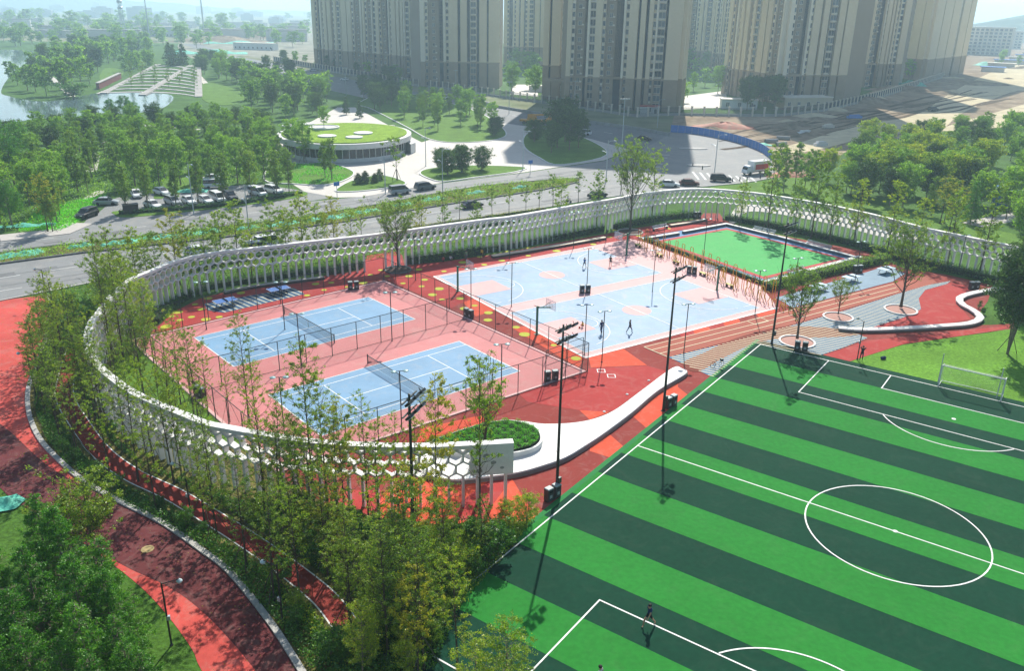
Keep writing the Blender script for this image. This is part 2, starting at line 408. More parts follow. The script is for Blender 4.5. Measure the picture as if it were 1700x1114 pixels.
# roads: near carriageway, planted median, far carriageway
n_edge = [(-120, 528), (0, 500), (67, 487), (150, 470), (270, 446), (400, 420), (560, 398), (683, 379), (860, 352), (1000, 329), (1100, 316), (1180, 309), (1235, 304), (1292, 294)]
hoard = [(1113, 218), (1185, 227), (1247, 244), (1280, 264)]
f_edge = [(-140, 418), (0, 397), (101, 387), (134, 374), (218, 362), (350, 348), (487, 337), (594, 327), (735, 304), (869, 287), (1003, 267), (1047, 250)]
sheet('main_road', PX(n_edge + hoard[::-1] + f_edge[::-1]), 0.03, M_road)
sheet('compound_road', PX([(330, 72), (385, 92), (460, 105), (560, 127), (664, 147), (790, 173), (870, 187), (1000, 205), (1113, 222), (1060, 252), (1047, 250), (983, 232), (900, 214), (842, 206), (799, 197), (700, 179), (640, 170), (540, 148), (480, 128), (400, 104), (300, 72)]), 0.034, M_roadn)
sheet('car_park', PX([(165, 352), (190, 330), (225, 318), (330, 311), (430, 306), (500, 316), (560, 327), (487, 338), (350, 349), (218, 363), (134, 376), (150, 358)]), 0.038, M_road)
plaza_px = [(440, 262), (470, 296), (505, 318), (560, 328), (600, 327), (735, 303), (869, 286), (1003, 266), (1047, 249), (983, 231), (900, 213), (842, 205), (800, 200), (770, 215), (700, 236), (640, 205), (590, 178), (560, 178), (520, 200), (455, 230)]
sheet('plaza', PX(plaza_px), 0.045, M_conc)
mb = MB(); mb.strip(PX([(0, 396), (101, 385), (134, 371)]), 4.5, 0.12, z1=0.0); struct('pavement', mb, M_side)
sheet('footpath', smooth2(PX([(40, 392), (60, 375), (110, 352), (150, 322), (170, 316), (172, 320), (155, 328), (118, 356), (75, 378), (60, 392)]), 4, True), 0.046, M_conc)
sheet('pavement', smooth2(PX([(1210, 366), (1230, 340), (1290, 345), (1400, 362), (1480, 385), (1560, 378), (1640, 360), (1720, 350), (1720, 362), (1640, 375), (1570, 395), (1480, 396), (1390, 374), (1290, 355), (1240, 352), (1222, 370)]), 4, True), 0.047, M_side)
med_near = [(-60, 447), (0, 439), (134, 421), (269, 406), (369, 395), (470, 382), (570, 369), (668, 352), (768, 336), (903, 315), (960, 303)]
med_far = [(-60, 430), (0, 421), (67, 412), (168, 401), (269, 389), (369, 377), (470, 366), (617, 342), (735, 320), (802, 309), (936, 297), (962, 297)]
median = PX(med_near) + PX(med_far[::-1])
mb = MB().slab(median, 0.0, 0.14); struct('median', mb, M_under)
for nm, e in (('median_kerb', med_near), ('median_kerb', med_far)):
    struct(nm, MB().strip(PX(e), 0.45, 0.26, z1=0.0), M_dkerb)
struct('road_kerb', MB().strip(PX(n_edge), 0.3, 0.15, z1=0.0), M_kerb)
# lane dashes on both carriageways
def dash_row(a, b, n, L, w=0.16):
    A, B = Vector(G2(a)), Vector(G2(b)); mb = MB(); d = (B - A)
    for i in range(n):
        p = A + d * ((i + 0.5) / n); u = d.normalized() * L / 2
        mb.strip([tuple(p - u), tuple(p + u)], w, 0.044)
    return mb
struct('lane_dashes', dash_row((-40, 468), (985, 313), 16, 3.6), M_rline)
struct('lane_dashes', dash_row((-40, 490), (1010, 322), 16, 3.6), M_rline)
struct('lane_dashes', dash_row((-60, 414), (980, 282), 18, 3.6), M_rline)
struct('lane_dashes', dash_row((420, 112), (1040, 226), 20, 4.0, 0.25), M_rline)
mb = MB()
for i in range(9):   # zebra by the junction
    a = G2((1150 + i * 12, 285 + i * 1.2)); b = G2((1160 + i * 12, 298 + i * 0.6)); mb.strip([a, b], 0.5, 0.044)
for i in range(8):
    a = G2((1060 + i * 4, 292 - i * 5)); b = G2((1084 + i * 4, 292 - i * 5)); mb.strip([a, b], 0.5, 0.044)
struct('crossing_marks', mb, M_rline)
# patches, tyre marks and manholes on the asphalt
rp_ = random.Random(8); P_dk = mat('asphalt_patch', C8(104, 106, 106), .8, .1, .4, fine=.1, fscale=2, coords='w'); mbp, mbt, mbm = MB(), MB(), MB()
ra_, rb_ = Vector(G2((-40, 472))), Vector(G2((1000, 316))); rd_ = (rb_ - ra_).normalized(); rn_ = Vector((-rd_.y, rd_.x)); rl_ = (rb_ - ra_).length
for k in range(46):
    s_ = rp_.uniform(0, rl_); side = rp_.choice((rp_.uniform(-6, 2.5), rp_.uniform(15, 22))); c_ = ra_ + rd_ * s_ + rn_ * side
    if k < 18: mbp.strip([tuple(c_), tuple(c_ + rd_ * rp_.uniform(2, 9))], rp_.uniform(.8, 2.6), .0385 + .0002 * k)
    elif k < 36: mbt.strip([tuple(c_), tuple(c_ + rd_ * rp_.uniform(12, 40))], rp_.uniform(.25, .5), .0425 + .0001 * k)
    else: mbm.lathe([(.36, 0), (.36, .003)], 14, (c_.x, c_.y, .0465))
struct('road_patches', mbp, P_dk); struct('tyre_marks', mbt, mat('tyre_dark', C8(112, 114, 114), .8, .1, .6, coords='w')); struct('road_manholes', mbm, mat('cast_iron', C8(80, 80, 80), .6, .1, 2))
# island lawns on the plaza, kerbed
for i, (nm, pts) in enumerate([('island_lawn', [(697, 288), (712, 281), (760, 276), (820, 276), (873, 279), (850, 287), (790, 295), (737, 302), (712, 297)]),
    ('island_lawn', [(557, 317), (587, 300), (634, 292), (675, 305), (634, 314), (584, 319)]),
    ('island_lawn', [(455, 268), (500, 273), (544, 271), (587, 286), (570, 301), (533, 308), (490, 306), (440, 300)]),
    ('island_lawn', [(715, 232), (675, 211), (617, 181), (596, 171), (651, 152), (735, 168), (799, 189), (838, 217), (828, 231), (768, 237)]),
    ('island_lawn', [(870, 243), (876, 222), (920, 215), (980, 234), (1007, 258), (930, 274), (895, 262)])]):
    o = smooth2(PX(pts), 5, True)
    s = struct(nm, MB().slab(o, 0.0, 0.2), M_lush); struct('kerb', MB().strip(o, 0.35, 0.24, closed=True, z1=0.0), M_white, s)
for nm, pts in (('car_park_lawn', [(30, 385), (60, 350), (110, 338), (150, 330), (178, 325), (160, 345), (134, 368), (100, 384)]),
                ('hedge_bed', [(190, 356), (200, 350), (330, 342), (420, 332), (440, 322), (500, 318), (505, 326), (430, 338), (330, 350), (215, 361)]),
                ('slope_lawn', [(330, 155), (340, 138), (372, 142), (408, 155), (395, 172), (350, 172)]),
                ('park_meadow', [(165, 130), (175, 113), (205, 117), (196, 132), (180, 140)]),
                ('park_clearing', [(150, 250), (190, 232), (215, 240), (190, 258)]),
                ('park_clearing', [(255, 330), (290, 285), (330, 290), (320, 312)]),
                ('verge_lawn', [(1180, 311), (1235, 306), (1292, 296), (1335, 290), (1400, 325), (1500, 350), (1640, 380), (1720, 400), (1720, 440), (1600, 412), (1450, 372), (1300, 340), (1200, 325)]),
                ('verge_lawn', [(440, 418), (683, 383), (860, 356), (1000, 334), (1060, 326), (960, 362), (800, 395), (640, 420), (470, 442)])):
    struct(nm, MB().slab(smooth2(PX(pts), 4, True), 0.0, 0.1), M_lush)
mb = MB()
for a, b in (((165, 155), (262, 116)), ((262, 116), (325, 120)), ((325, 120), (352, 150)), ((120, 160), (85, 128)), ((210, 215), (160, 250)), ((160, 250), (150, 285)), ((205, 205), (330, 215))):
    mb.strip(PX([a, b]), 2.6, 0.06)
struct('park_path', mb, M_conc)

# ------------------------------------------------------------------ coloured paths of the planted belt
belt = smooth2(PX([(70, 500), (150, 520), (200, 500), (240, 530), (270, 545), (345, 660), (470, 770), (560, 835), (620, 862), (700, 872), (850, 868), (893, 864), (780, 968), (640, 1114), (600, 1200), (480, 1200), (500, 1114), (445, 1030), (336, 916), (201, 835), (101, 768), (67, 731), (50, 694), (47, 660), (55, 617), (82, 535)]), 3, True)
sheet('planted_belt', belt, 0.02, M_under)
kerb_px = [(79, 490), (82, 535), (64, 602), (50, 636), (46, 662), (50, 694), (67, 731), (101, 768), (141, 801), (201, 835), (269, 869), (336, 916), (381, 951), (445, 1030), (499, 1113), (560, 1220)]
left_px = [(400, 1220), (334, 1113), (318, 1078), (273, 1017), (219, 963), (120, 890), (25, 832), (-10, 800), (-90, 720), (-90, 520), (-10, 500)]
kerb_w = smooth2(PX(kerb_px), 6)
sheet('jogging_path', kerb_w + smooth2(PX(left_px), 6), 0.035, M_coral)
sheet('jogging_path_inlay', smooth2(PX([(-90, 650), (0, 704), (67, 764), (110, 793), (160, 815), (215, 838)]), 6) + smooth2(PX([(269, 871), (336, 918), (381, 953), (445, 1032), (499, 1115), (556, 1220)]), 6) + smooth2(PX([(500, 1220), (423, 1113), (350, 1030), (286, 979), (207, 941), (120, 890), (25, 832), (-10, 800), (-90, 720)]), 6), 0.043, M_maroon)
kerbo = thing('path_kerb', 'pale stone kerb curving along the right edge of the jogging path', 'kerb'); kerbo['kind'] = 'structure'; del kerbo['category']
kp = resample(kerb_w, 1.0)
for i in range(len(kp) - 1):
    a, b = Vector(kp[i]), Vector(kp[i + 1]); d = (b - a) * 0.008
    MB().strip([tuple(a + d), tuple(b - d)], 0.42, 0.16 + rnd.uniform(-0.006, 0.006), z1=0.0).build('kerb_stone', M_kerb, kerbo)
track_c = smooth2(PX([(128, 566), (112, 620), (108, 660), (134, 706), (168, 751), (218, 788), (285, 820), (336, 850), (386, 881), (436, 914), (487, 951), (540, 995), (575, 1040)]), 5)
struct('inner_track', MB().strip(track_c, 1.7, 0.03), M_track)
struct('inner_track_edge', MB().strip(offset(track_c, .8), 0.1, 0.036).strip(offset(track_c, -.8), 0.1, 0.036), M_line)
struct('inner_track_dashes', MB().strip([(p[0], p[1]) for p in track_c[:2]], 0.12, 0.037), M_cream)
struct('manhole_cover', MB().lathe([(0.45, 0), (0.45, 0.02), (0.4, 0.025)], 20, (*G2((245, 913)), 0.036)), mat('manhole_stone', C8(170, 150, 104), 0.8, 0.1, 3))
sheet('inner_lawn', smooth2(PX([(190, 600), (238, 590), (300, 640), (372, 706), (420, 745), (330, 720), (250, 680), (200, 650)]), 4, True), 0.032, M_lush)

# ------------------------------------------------------------------ rubber sports ground
sp_px = [(233, 568), (258, 546), (285, 520), (330, 497), (372, 486), (440, 473), (535, 459), (597, 449), (607, 430), (612, 418), (655, 412), (668, 424), (672, 440), (740, 434), (810, 424), (900, 408), (1003, 389), (1060, 378), (1110, 371), (1160, 364), (1168, 354), (1194, 354), (1203, 366), (1230, 376), (1300, 392), (1440, 418), (1500, 446), (1570, 456), (1648, 474), (1640, 500), (1612, 540), (1645, 540), (1690, 537), (1690, 545), (1640, 552), (1500, 572), (1400, 604), (1370, 598), (1253, 571), (893, 862), (850, 866), (760, 864), (690, 874), (620, 860), (545, 840), (462, 790), (345, 685), (240, 590)]
sports = PX(sp_px)
court = struct('sports_ground', MB().slab(sports, 0.0, 0.04), M_base)
def facet(pts, mt, z=0.05): sheet('colour_facet', PX(pts), z, mt, court)
facet([(976, 589), (1028, 575), (1074, 607), (981, 611)], M_oran)
facet([(860, 654), (900, 640), (953, 628), (1018, 683), (982, 685), (962, 682), (876, 668)], M_crim)
facet([(981, 612), (1074, 608), (1110, 618), (1065, 648), (1024, 679), (1018, 683), (953, 628), (960, 618)], M_crim, 0.049)
facet([(962, 682), (1012, 685), (979, 698)], M_oran, 0.055)
facet([(1012, 722), (1038, 745), (1017, 762), (979, 750), (979, 738)], M_oran)
facet([(1048, 690), (1096, 650), (1130, 628), (1145, 632), (1160, 645), (1076, 714)], M_oran)
facet([(1128, 622), (1145, 620), (1183, 627), (1165, 642), (1143, 657), (1125, 643)], M_base, 0.055)
facet([(850, 796), (891, 862), (872, 866), (690, 873), (620, 858), (640, 815), (700, 800), (810, 800)], M_oran)
facet([(850, 796), (810, 800), (760, 838), (750, 866), (800, 864)], M_crim, 0.055)
facet([(545, 815), (640, 815), (620, 858), (545, 838)], M_crim)
facet([(700, 712), (800, 690), (820, 697), (740, 722), (690, 742)], M_oran)
facet([(690, 742), (740, 722), (702, 735), (640, 770)], M_crim)
facet([(262, 545), (285, 520), (330, 497), (372, 486), (440, 473), (535, 459), (597, 450), (640, 460), (560, 484), (420, 518), (268, 554)], M_crim)
facet([(640, 462), (600, 450), (610, 424), (655, 414), (672, 441), (740, 435), (810, 425), (905, 408), (1000, 390), (1003, 404), (726, 457), (700, 461)], M_crim)
facet([(640, 464), (700, 462), (726, 459), (790, 492), (750, 512)], M_crim)
facet([(768, 502), (795, 494), (826, 514), (790, 526)], M_oran, 0.055)
facet([(850, 545), (885, 540), (972, 592), (960, 612)], M_oran, 0.055)
facet([(1000, 392), (1110, 372), (1180, 363), (1203, 368), (1070, 392), (1040, 400), (1003, 404)], M_crim)
facet([(1535, 481), (1575, 470), (1640, 480), (1600, 489), (1586, 499), (1600, 518), (1612, 530), (1560, 541), (1440, 545), (1500, 527), (1527, 513), (1524, 496)], M_crim, 0.056)
facet([(1360, 592), (1400, 580), (1440, 566), (1500, 560), (1640, 545), (1690, 541), (1640, 552), (1500, 572), (1400, 604)], M_crim, 0.056)
for a, b, mm in ((1128, 1150, M_crim), (1150, 1176, M_oran), (1176, 1200, M_crim), (1200, 1226, M_oran), (1226, 1256, M_base), (1256, 1286, M_oran)):
    f = lambda x: 590 - (x - 973) * 0.2558
    facet([(a, f(a) + 4), (b, f(b) + 4), (b + 6, f(b) + 15), (a + 6, f(a) + 15)], mm, 0.06)
struct('turf_edge_band', MB().strip(PX([(1253, 571), (893, 862)]), 0.22, 0.062), M_cream)

# ---- tennis enclosure
TA = [(-43.7, 88.4), (-18.3, 112.3), (7.8, 81.8), (-19.2, 60.1)]
ten = sheet('tennis_ground', TA, 0.066, M_pink)
struct('tennis_kerb', MB().strip(TA, 0.3, 0.14, closed=True, z1=0.0), mat('pink_kerb', C8(214, 172, 168), 0.8, 0.08, 2))
def rect(cx, cy, a, L, W):
    co, si = math.cos(a), math.sin(a)
    return [(cx + x * co - y * si, cy + x * si + y * co) for x, y in ((-L / 2, -W / 2), (L / 2, -W / 2), (L / 2, W / 2), (-L / 2, W / 2))]
class Loc:
    """local court coordinates"""
    def __init__(s, cx, cy, a): s.c = (cx, cy); s.co, s.si = math.cos(a), math.sin(a); s.a = a
    def __call__(s, x, y): return (s.c[0] + x * s.co - y * s.si, s.c[1] + x * s.si + y * s.co)
TENNIS = [Loc(-24.5, 93.4, math.radians(41.3)), Loc(-11.6, 78.2, math.radians(40.2))]
for T in TENNIS:
    L, W = 23.5, 10.9
    fl = sheet('tennis_court', [T(-L / 2, -W / 2), T(L / 2, -W / 2), T(L / 2, W / 2), T(-L / 2, W / 2)], 0.074, M_tblue)
    mb = MB()
    for x in (-L / 2, L / 2): mb.strip([T(x, -W / 2 - .05), T(x, W / 2 + .05)], 0.12, 0.084)
    for y in (-W / 2, W / 2, -4.115, 4.115): mb.strip([T(-L / 2, y), T(L / 2, y)], 0.1, 0.082)
    for x in (-6.4, 6.4): mb.strip([T(x, -4.115), T(x, 4.115)], 0.1, 0.083)
    mb.strip([T(-6.4, 0), T(6.4, 0)], 0.1, 0.081)
    struct('court_lines', mb, M_line, fl)
# ---- basketball
bp = sheet('basketball_ground', PX([(719, 459), (1000, 405), (1046, 397), (1072, 403), (1264, 477), (1292, 512), (972, 596)]), 0.068, M_bpink)
struct('basketball_edge', MB().strip(PX([(972, 594.5), (1291, 511.5)]), 0.35, 0.075).strip(PX([(720, 459.5), (970, 594)]), 0.3, 0.0755), M_line)
BBALL = [Loc(5.7, 116.6, math.radians(34.2)), Loc(16.1, 101.7, math.radians(34.2))]
def arc(T, cx, cy, r, a0, a1, n=28): return [T(cx + r * math.cos(a0 + (a1 - a0) * i / n), cy + r * math.sin(a0 + (a1 - a0) * i / n)) for i in range(n + 1)]
for T in BBALL:
    L, W = 29.2, 15.5; hl, hw = L / 2, W / 2
    fl = sheet('basketball_court', [T(-hl, -hw), T(hl, -hw), T(hl, hw), T(-hl, hw)], 0.078, M_bblue)
    mb = MB().poly(arc(T, 0, 0, 1.9, 0, 2 * PI)[:-1], 0.086)
    for s in (-1, 1): mb.poly([T(s * hl, -2.45), T(s * (hl - 5.8), -2.45), T(s * (hl - 5.8), 2.45), T(s * hl, 2.45)], 0.086)
    struct('painted_key', mb, M_bpink, fl)
    mb = MB()
    for x in (-hl, hl): mb.strip([T(x, -hw), T(x, hw)], 0.1, 0.092)
    for y in (-hw, hw): mb.strip([T(-hl, y), T(hl, y)], 0.1, 0.093)
    mb.strip([T(0, -hw), T(0, hw)], 0.1, 0.094)
    for s in (-1, 1):
        mb.strip([T(s * hl, -6.4), T(s * (hl - 1.6), -6.4)], 0.09, 0.0945).strip([T(s * hl, 6.4), T(s * (hl - 1.6), 6.4)], 0.09, 0.0945)
        mb.strip(arc(T, s * (hl - 1.575), 0, 6.5, (PI if s > 0 else 0) - 1.4, (PI if s > 0 else 0) + 1.4), 0.09, 0.0952)
        mb.strip(arc(T, s * (hl - 5.8), 0, 1.8, (PI if s > 0 else 0) - PI / 2, (PI if s > 0 else 0) + PI / 2), 0.08, 0.0958)
    struct('court_lines', mb, M_line, fl)
# ---- running lanes and striped zones
lanes = PX([(1068, 577), (1316, 513), (1482, 470), (1540, 458), (1556, 470), (1489, 488), (1330, 536), (1109, 594)])
ln = sheet('running_lanes', lanes, 0.072, mat('lane_brown', C8(156, 82, 64), 0.85, 0.06, 0.3, fine=0.05, fscale=2, coords='w'))
mb = MB()
for q in ([(1069, 577), (1200, 544), (1316, 515), (1484, 472)], [(1082, 582), (1200, 552), (1321, 522), (1488, 478)], [(1095, 588), (1200, 561), (1326, 529), (1492, 484)], [(1069, 577), (1109, 594)], [(1262, 528), (1276, 534)], [(1240, 534), (1254, 540)], [(1240, 534), (1262, 528)], [(1254, 540), (1276, 534)]): mb.strip(PX(q), 0.12, 0.08 + 0.0005 * len(mb.v))
struct('lane_lines', mb, M_cream, ln)
zone = PX([(1110, 594), (1200, 572), (1330, 537), (1400, 517), (1489, 489), (1540, 474), (1578, 467), (1572, 472), (1536, 482), (1525, 496), (1529, 514), (1500, 528), (1440, 547), (1400, 546), (1440, 562), (1400, 578), (1358, 592), (1253, 570), (1183, 627)])
zn = sheet('striped_zone', zone, 0.07, M_sblue)
hang = math.atan2(G2((1205, 611))[1] - G2((1150, 600))[1], G2((1205, 611))[0] - G2((1150, 600))[0])
brown = smooth2(PX([(1133, 604), (1158, 618), (1203, 594), (1253, 571), (1300, 563), (1399, 560), (1441, 552), (1386, 546), (1300, 543), (1220, 563), (1170, 586)]), 4, True)
struct('brown_band', MB().poly(brown, 0.078), M_brown, zn)
struct('zone_stripes', hatch(MB(), zone, hang, 0.6, 0.17, 0.086), M_cream, zn)
sheet('table_tennis_zone', PX([(1288, 495), (1440, 452), (1474, 441), (1502, 455), (1482, 468), (1316, 512)]), 0.0755, M_gblue)
zl = PX([(339, 505), (488, 478.6), (506, 489), (372, 520), (345, 516)])
z2 = sheet('table_tennis_stripes', zl, 0.072, M_dblue)
ha = math.atan2(G2((372, 520))[1] - G2((345, 508))[1], G2((372, 520))[0] - G2((345, 508))[0])
struct('zone_stripes', hatch(MB(), zl, ha, 0.8, 0.14, 0.08), M_cream, z2)
struct('zone_bars', hatch(MB(), zl, ha + 0.0, 0.8, 0.3, 0.078), M_gblue, z2)
DOTS = [(276, 543, 16), (295, 519, 15), (285, 526, 9), (299, 532, 10), (318, 527, 10), (334, 514, 11), (342, 531, 14), (324, 506, 9), (346, 496, 12), (364, 527, 10), (400, 487, 12), (455, 479, 9), (510, 491, 9), (524, 472, 11), (538, 482, 8), (550, 470, 9), (576, 477, 7), (603, 470, 13), (615, 457, 8), (632, 449, 8), (643, 459, 8), (679, 459, 11), (695, 448, 11), (669, 471, 8), (705, 465, 10), (700, 476, 9), (729, 480, 14), (718, 490, 13), (734, 498, 9), (764, 496, 12), (788, 508, 9), (771, 513, 14), (811, 520, 13), (810, 532, 13), (857, 544, 11), (871, 556, 17), (919, 574, 9), (956, 596, 15), (737, 451, 8), (768, 436, 12), (804, 440, 9), (796, 427, 8), (833, 433, 10), (877, 425, 8), (924, 417, 12), (985, 406, 9), (842, 418, 8), (877, 412, 8), (1020, 382, 9), (1012, 394, 8), (1110, 380, 7), (1060, 392, 8)]
for x, y, r in DOTS:
    g = G(x, y); d = math.hypot(g.y, CAM_Z); q = 0.56 * r * d / FOC
    MB().lathe([(q, 0.0), (q, 0.002)], 24, (0, 0, 0)).build('yellow_dot', M_yel, court, (g.x, g.y, 0.068))
mb = MB()
for x, y in ((998, 616.5), (1015, 625)):
    c = G(x, y); mb.strip([(c.x - .4, c.y - .4), (c.x + .4, c.y - .4), (c.x + .4, c.y + .4), (c.x - .4, c.y + .4)], 0.09, 0.062, closed=True)
struct('hopscotch_marks', mb, M_line)
# ---- bowling-green court with its border
cq_out = PX([(1062, 395), (1205, 371), (1428, 428), (1268, 469)])
cq = sheet('croquet_court', cq_out, 0.076, M_cblue)
cq_g = PX([(1100, 402), (1207, 382), (1392, 430), (1268, 460)])
struct('red_border', MB().poly(offset(cq_g, -0.95 if sum(cq_g[i-1][0]*cq_g[i][1]-cq_g[i][0]*cq_g[i-1][1] for i in range(4))>0 else 0.95, True), 0.084), M_cred, cq)
struct('green_turf', MB().poly(cq_g, 0.092), M_cgreen, cq)

# ------------------------------------------------------------------ football pitch
PT_ = Loc(29.11, 90.51, -2.19)
PL, PW = 61.15, 43.4
M_pl = M_line
pit = sheet('football_pitch', [PT_(-1.3, -1.0), PT_(PL + 2, -1.0), PT_(PL + 2, PW + 2), PT_(-1.3, PW + 2)], 0.07, M_turfd)
edges = [4.07 * i for i in range(1, 15)]
for i in range(0, 14, 2):
    a, b = edges[i], min(edges[i + 1], PL + 2)
    sheet('turf_stripe', [PT_(a, -0.55), PT_(b, -0.55), PT_(b, PW + 2), PT_(a, PW + 2)], 0.078, M_turfl, pit)
sheet('turf_margin', [PT_(-1.3, -1.0), PT_(PL + 2, -1.0), PT_(PL + 2, -0.55), PT_(-1.3, -0.55)], 0.0785, mat('turf_margin', C8(34, 116, 56), 0.9, 0.08, 0.3, fine=0.1, fscale=6, coords='w'), pit)
mb = MB(); lw = 0.11; zl_ = 0.088
def pline(*pts, **k): mb.strip([PT_(*p) for p in pts], lw, zl_ + 0.0004 * (len(mb.f) % 12), **k)
pline((0, 0), (PL, 0)); pline((0, -0.06), (0, PW)); pline((PL, 0), (PL, PW)); pline((0, PW), (PL, PW)); pline((PL / 2, 0), (PL / 2, PW))
cyy = PW / 2
for s, x0 in ((1, 0), (-1, PL)):
    pline((x0, 7.85), (x0 + s * 10.4, 7.85), (x0 + s * 10.4, PW - 7.85), (x0, PW - 7.85))
    pline((x0, 14.45), (x0 + s * 4.1, 14.45), (x0 + s * 4.1, PW - 14.45), (x0, PW - 14.45))
    aa = math.acos(3.4 / 6.4); b0 = 0 if s > 0 else PI
    mb.strip(arc(PT_, x0 + s * 7.0, cyy, 6.6, b0 - aa, b0 + aa), lw, 0.0985)
mb.strip(arc(PT_, PL / 2, cyy, 6.45, 0, 2 * PI, 64)[:-1], lw, 0.0995, closed=True)
mb.lathe([(0.18, 0), (0.18, 0.001)], 16, (*PT_(PL / 2, cyy), 0.1))
struct('pitch_lines', mb, M_pl, pit)
sheet('goal_lawn', smooth2(PX([(1372, 600), (1400, 602), (1450, 588), (1500, 573), (1640, 553), (1760, 545), (1800, 720), (1700, 690), (1660, 680), (1640, 668), (1558, 645), (1480, 627)]), 3, True), 0.03, mat('goal_lawn', C8(94, 138, 44), 0.9, 0.25, 0.15, 0.6, 6, spec=0.1, fine=0.35, fscale=3, coords='w'))
# ------------------------------------------------------------------ white honeycomb wall round the sports ground
WALL_H = 5.5
wall_top = [(852, 732), (780, 736), (700, 739), (620, 738), (520, 732), (440, 720), (380, 709), (340, 701), (293, 682), (247, 663), (212, 645), (177, 619), (158, 600), (147, 579), (145, 558), (151, 535), (167, 514), (181, 495), (215, 464), (252, 448), (285, 434), (322, 424), (369, 416), (436, 409), (504, 401), (560, 395), (631, 387), (719, 375), (807, 363), (851, 358), (960, 339), (1020, 329), (1060, 321), (1120, 314), (1160, 312.4), (1200, 314), (1260, 320), (1300, 326), (1370, 338), (1453, 356), (1535, 377), (1601, 391), (1675, 406), (1730, 417)]
wall_path = resample(smooth2(PX(wall_top, WALL_H), 6), 1.1)
SP = 1.1; HR = SP / math.sqrt(3); TH = 0.62; NB = len(wall_path)
wl = thing('honeycomb_wall', 'long white honeycomb lattice wall on posts curving round the sports courts', 'wall')
def frame_at(i):
    a = Vector(wall_path[max(i - 1, 0)]); b = Vector(wall_path[min(i + 1, NB - 1)])
    t = (b - a).normalized(); return Vector(wall_path[i]), t, Vector((-t.y, t.x))
# smooth map from (cells along, height, depth) to the curved wall
def wmap(u, z, d):
    i = min(max(int(math.floor(u)), 0), NB - 2); f = u - i
    p0, t0, n0 = frame_at(i); p1, t1, n1 = frame_at(i + 1)
    p = p0.lerp(p1, f); n = n0.lerp(n1, f).normalized() * d
    return (p.x + n.x, p.y + n.y, z)
def bar(mb, u0, z0, u1, z1, w):
    """one lattice edge: a thick bar between two nodes, as deep as the wall"""
    dx, dz = (u1 - u0) * SP, z1 - z0; l = math.hypot(dx, dz); nx, nz = -dz / l * w / 2, dx / l * w / 2
    q = []
    for d in (-TH / 2, TH / 2):
        q += [wmap(u0 - nx / SP, z0 - nz, d), wmap(u1 - nx / SP, z1 - nz, d), wmap(u1 + nx / SP, z1 + nz, d), wmap(u0 + nx / SP, z0 + nz, d)]
    mb.hexa(q)
ZR = WALL_H - 0.34           # underside of the coping
BW = 0.15
zA = ZR - 0.12               # upper nodes
GAPS = set()
def lattice(mb, u0, n):
    h = HR / 2
    for c in range(n):
        u = u0 + c
        zt = zA
        # half row hanging from the coping: a V under every cell
        bar(mb, u, zt, u + .5, zt - h, BW); bar(mb, u + .5, zt - h, u + 1, zt, BW)
        # row one
        z1 = zt - h
        bar(mb, u + .5, z1, u + .5, z1 - HR, BW); z2 = z1 - HR
        bar(mb, u, z2 - h, u + .5, z2, BW); bar(mb, u + .5, z2, u + 1, z2 - h, BW)
        # row two
        z3 = z2 - h
        bar(mb, u, z3, u, z3 - HR, BW); z4 = z3 - HR
        bar(mb, u, z4, u + .5, z4 - h, BW); bar(mb, u + .5, z4 - h, u + 1, z4, BW)
        # row three (lowest cells)
    return mb
Z_LOW = zA - HR / 2 - HR - HR / 2 - HR - HR / 2
ENDN = 3
for u0 in range(ENDN, NB - 2, 5):
    n = min(5, NB - 2 - u0)
    if n > 0: lattice(MB(), u0, n).build('lattice_panel', M_wall, wl)
for i in range(0, NB - 3, 6):
    mb = MB()
    for u in range(i, min(i + 6, NB - 2)):
        q = []
        for z in (ZR, WALL_H):
            q += [wmap(u, z, -TH / 2 - 0.04), wmap(u + 1, z, -TH / 2 - 0.04), wmap(u + 1, z, TH / 2 + 0.04), wmap(u, z, TH / 2 + 0.04)]
        mb.hexa(q)
    mb.build('coping', M_wall, wl)
# solid end panel; flat grey hexagons paint the shade of shallow dents
mb = MB()
for u in range(ENDN):
    q = []
    for z in (Z_LOW, ZR): q += [wmap(u, z, -TH / 2), wmap(u + 1, z, -TH / 2), wmap(u + 1, z, TH / 2), wmap(u, z, TH / 2)]
    mb.hexa(q)
mb.build('end_panel', M_wall, wl)
for u, z, s in ((0.9, 4.5, .22), (1.9, 4.5, .28), (2.6, 4.1, .3), (1.4, 3.9, .24), (0.8, 3.4, .18), (2.4, 3.2, .28)):
    mb = MB(); pts = []
    for k in range(6):
        a = PI / 6 + k * PI / 3; pts.append((u + s * math.cos(a) / SP, z + s * math.sin(a) * 0.7))
    n = len(mb.v)
    for (uu, zz) in pts: mb.v.append(wmap(uu, zz, TH / 2 + 0.006))
    for (uu, zz) in pts: mb.v.append(wmap(uu, zz, TH / 2 - 0.05))
    mb.face([n + k for k in range(6)]); mb.build('hexagon_shade', mat('recess_shade', C8(150, 152, 150), 0.8, 0.1, 2), wl)
pm = {}
for u in range(0, NB - 2):
    x = u + 0.5
    c = wmap(x, 0, 0); a = wmap(x - .1, 0, 0); b = wmap(x + .1, 0, 0)
    if 103.5 < u * SP < 106.5 or 165.5 < u * SP < 169.0: continue       # doorways through the wall
    if 'p' not in pm:
        mb = MB(); mb.box((0, 0, 0), (0.2, 0.5, Z_LOW + 0.1), taper=0.92); pm['p'] = mb.build('post', M_wall, wl)
        o = pm['p']
    else:
        o = bpy.data.objects.new('post', pm['p'].data); COL.objects.link(o); o.parent = wl
    o.location = c; o.rotation_euler = (0, 0, math.atan2(b[1] - a[1], b[0] - a[0]))

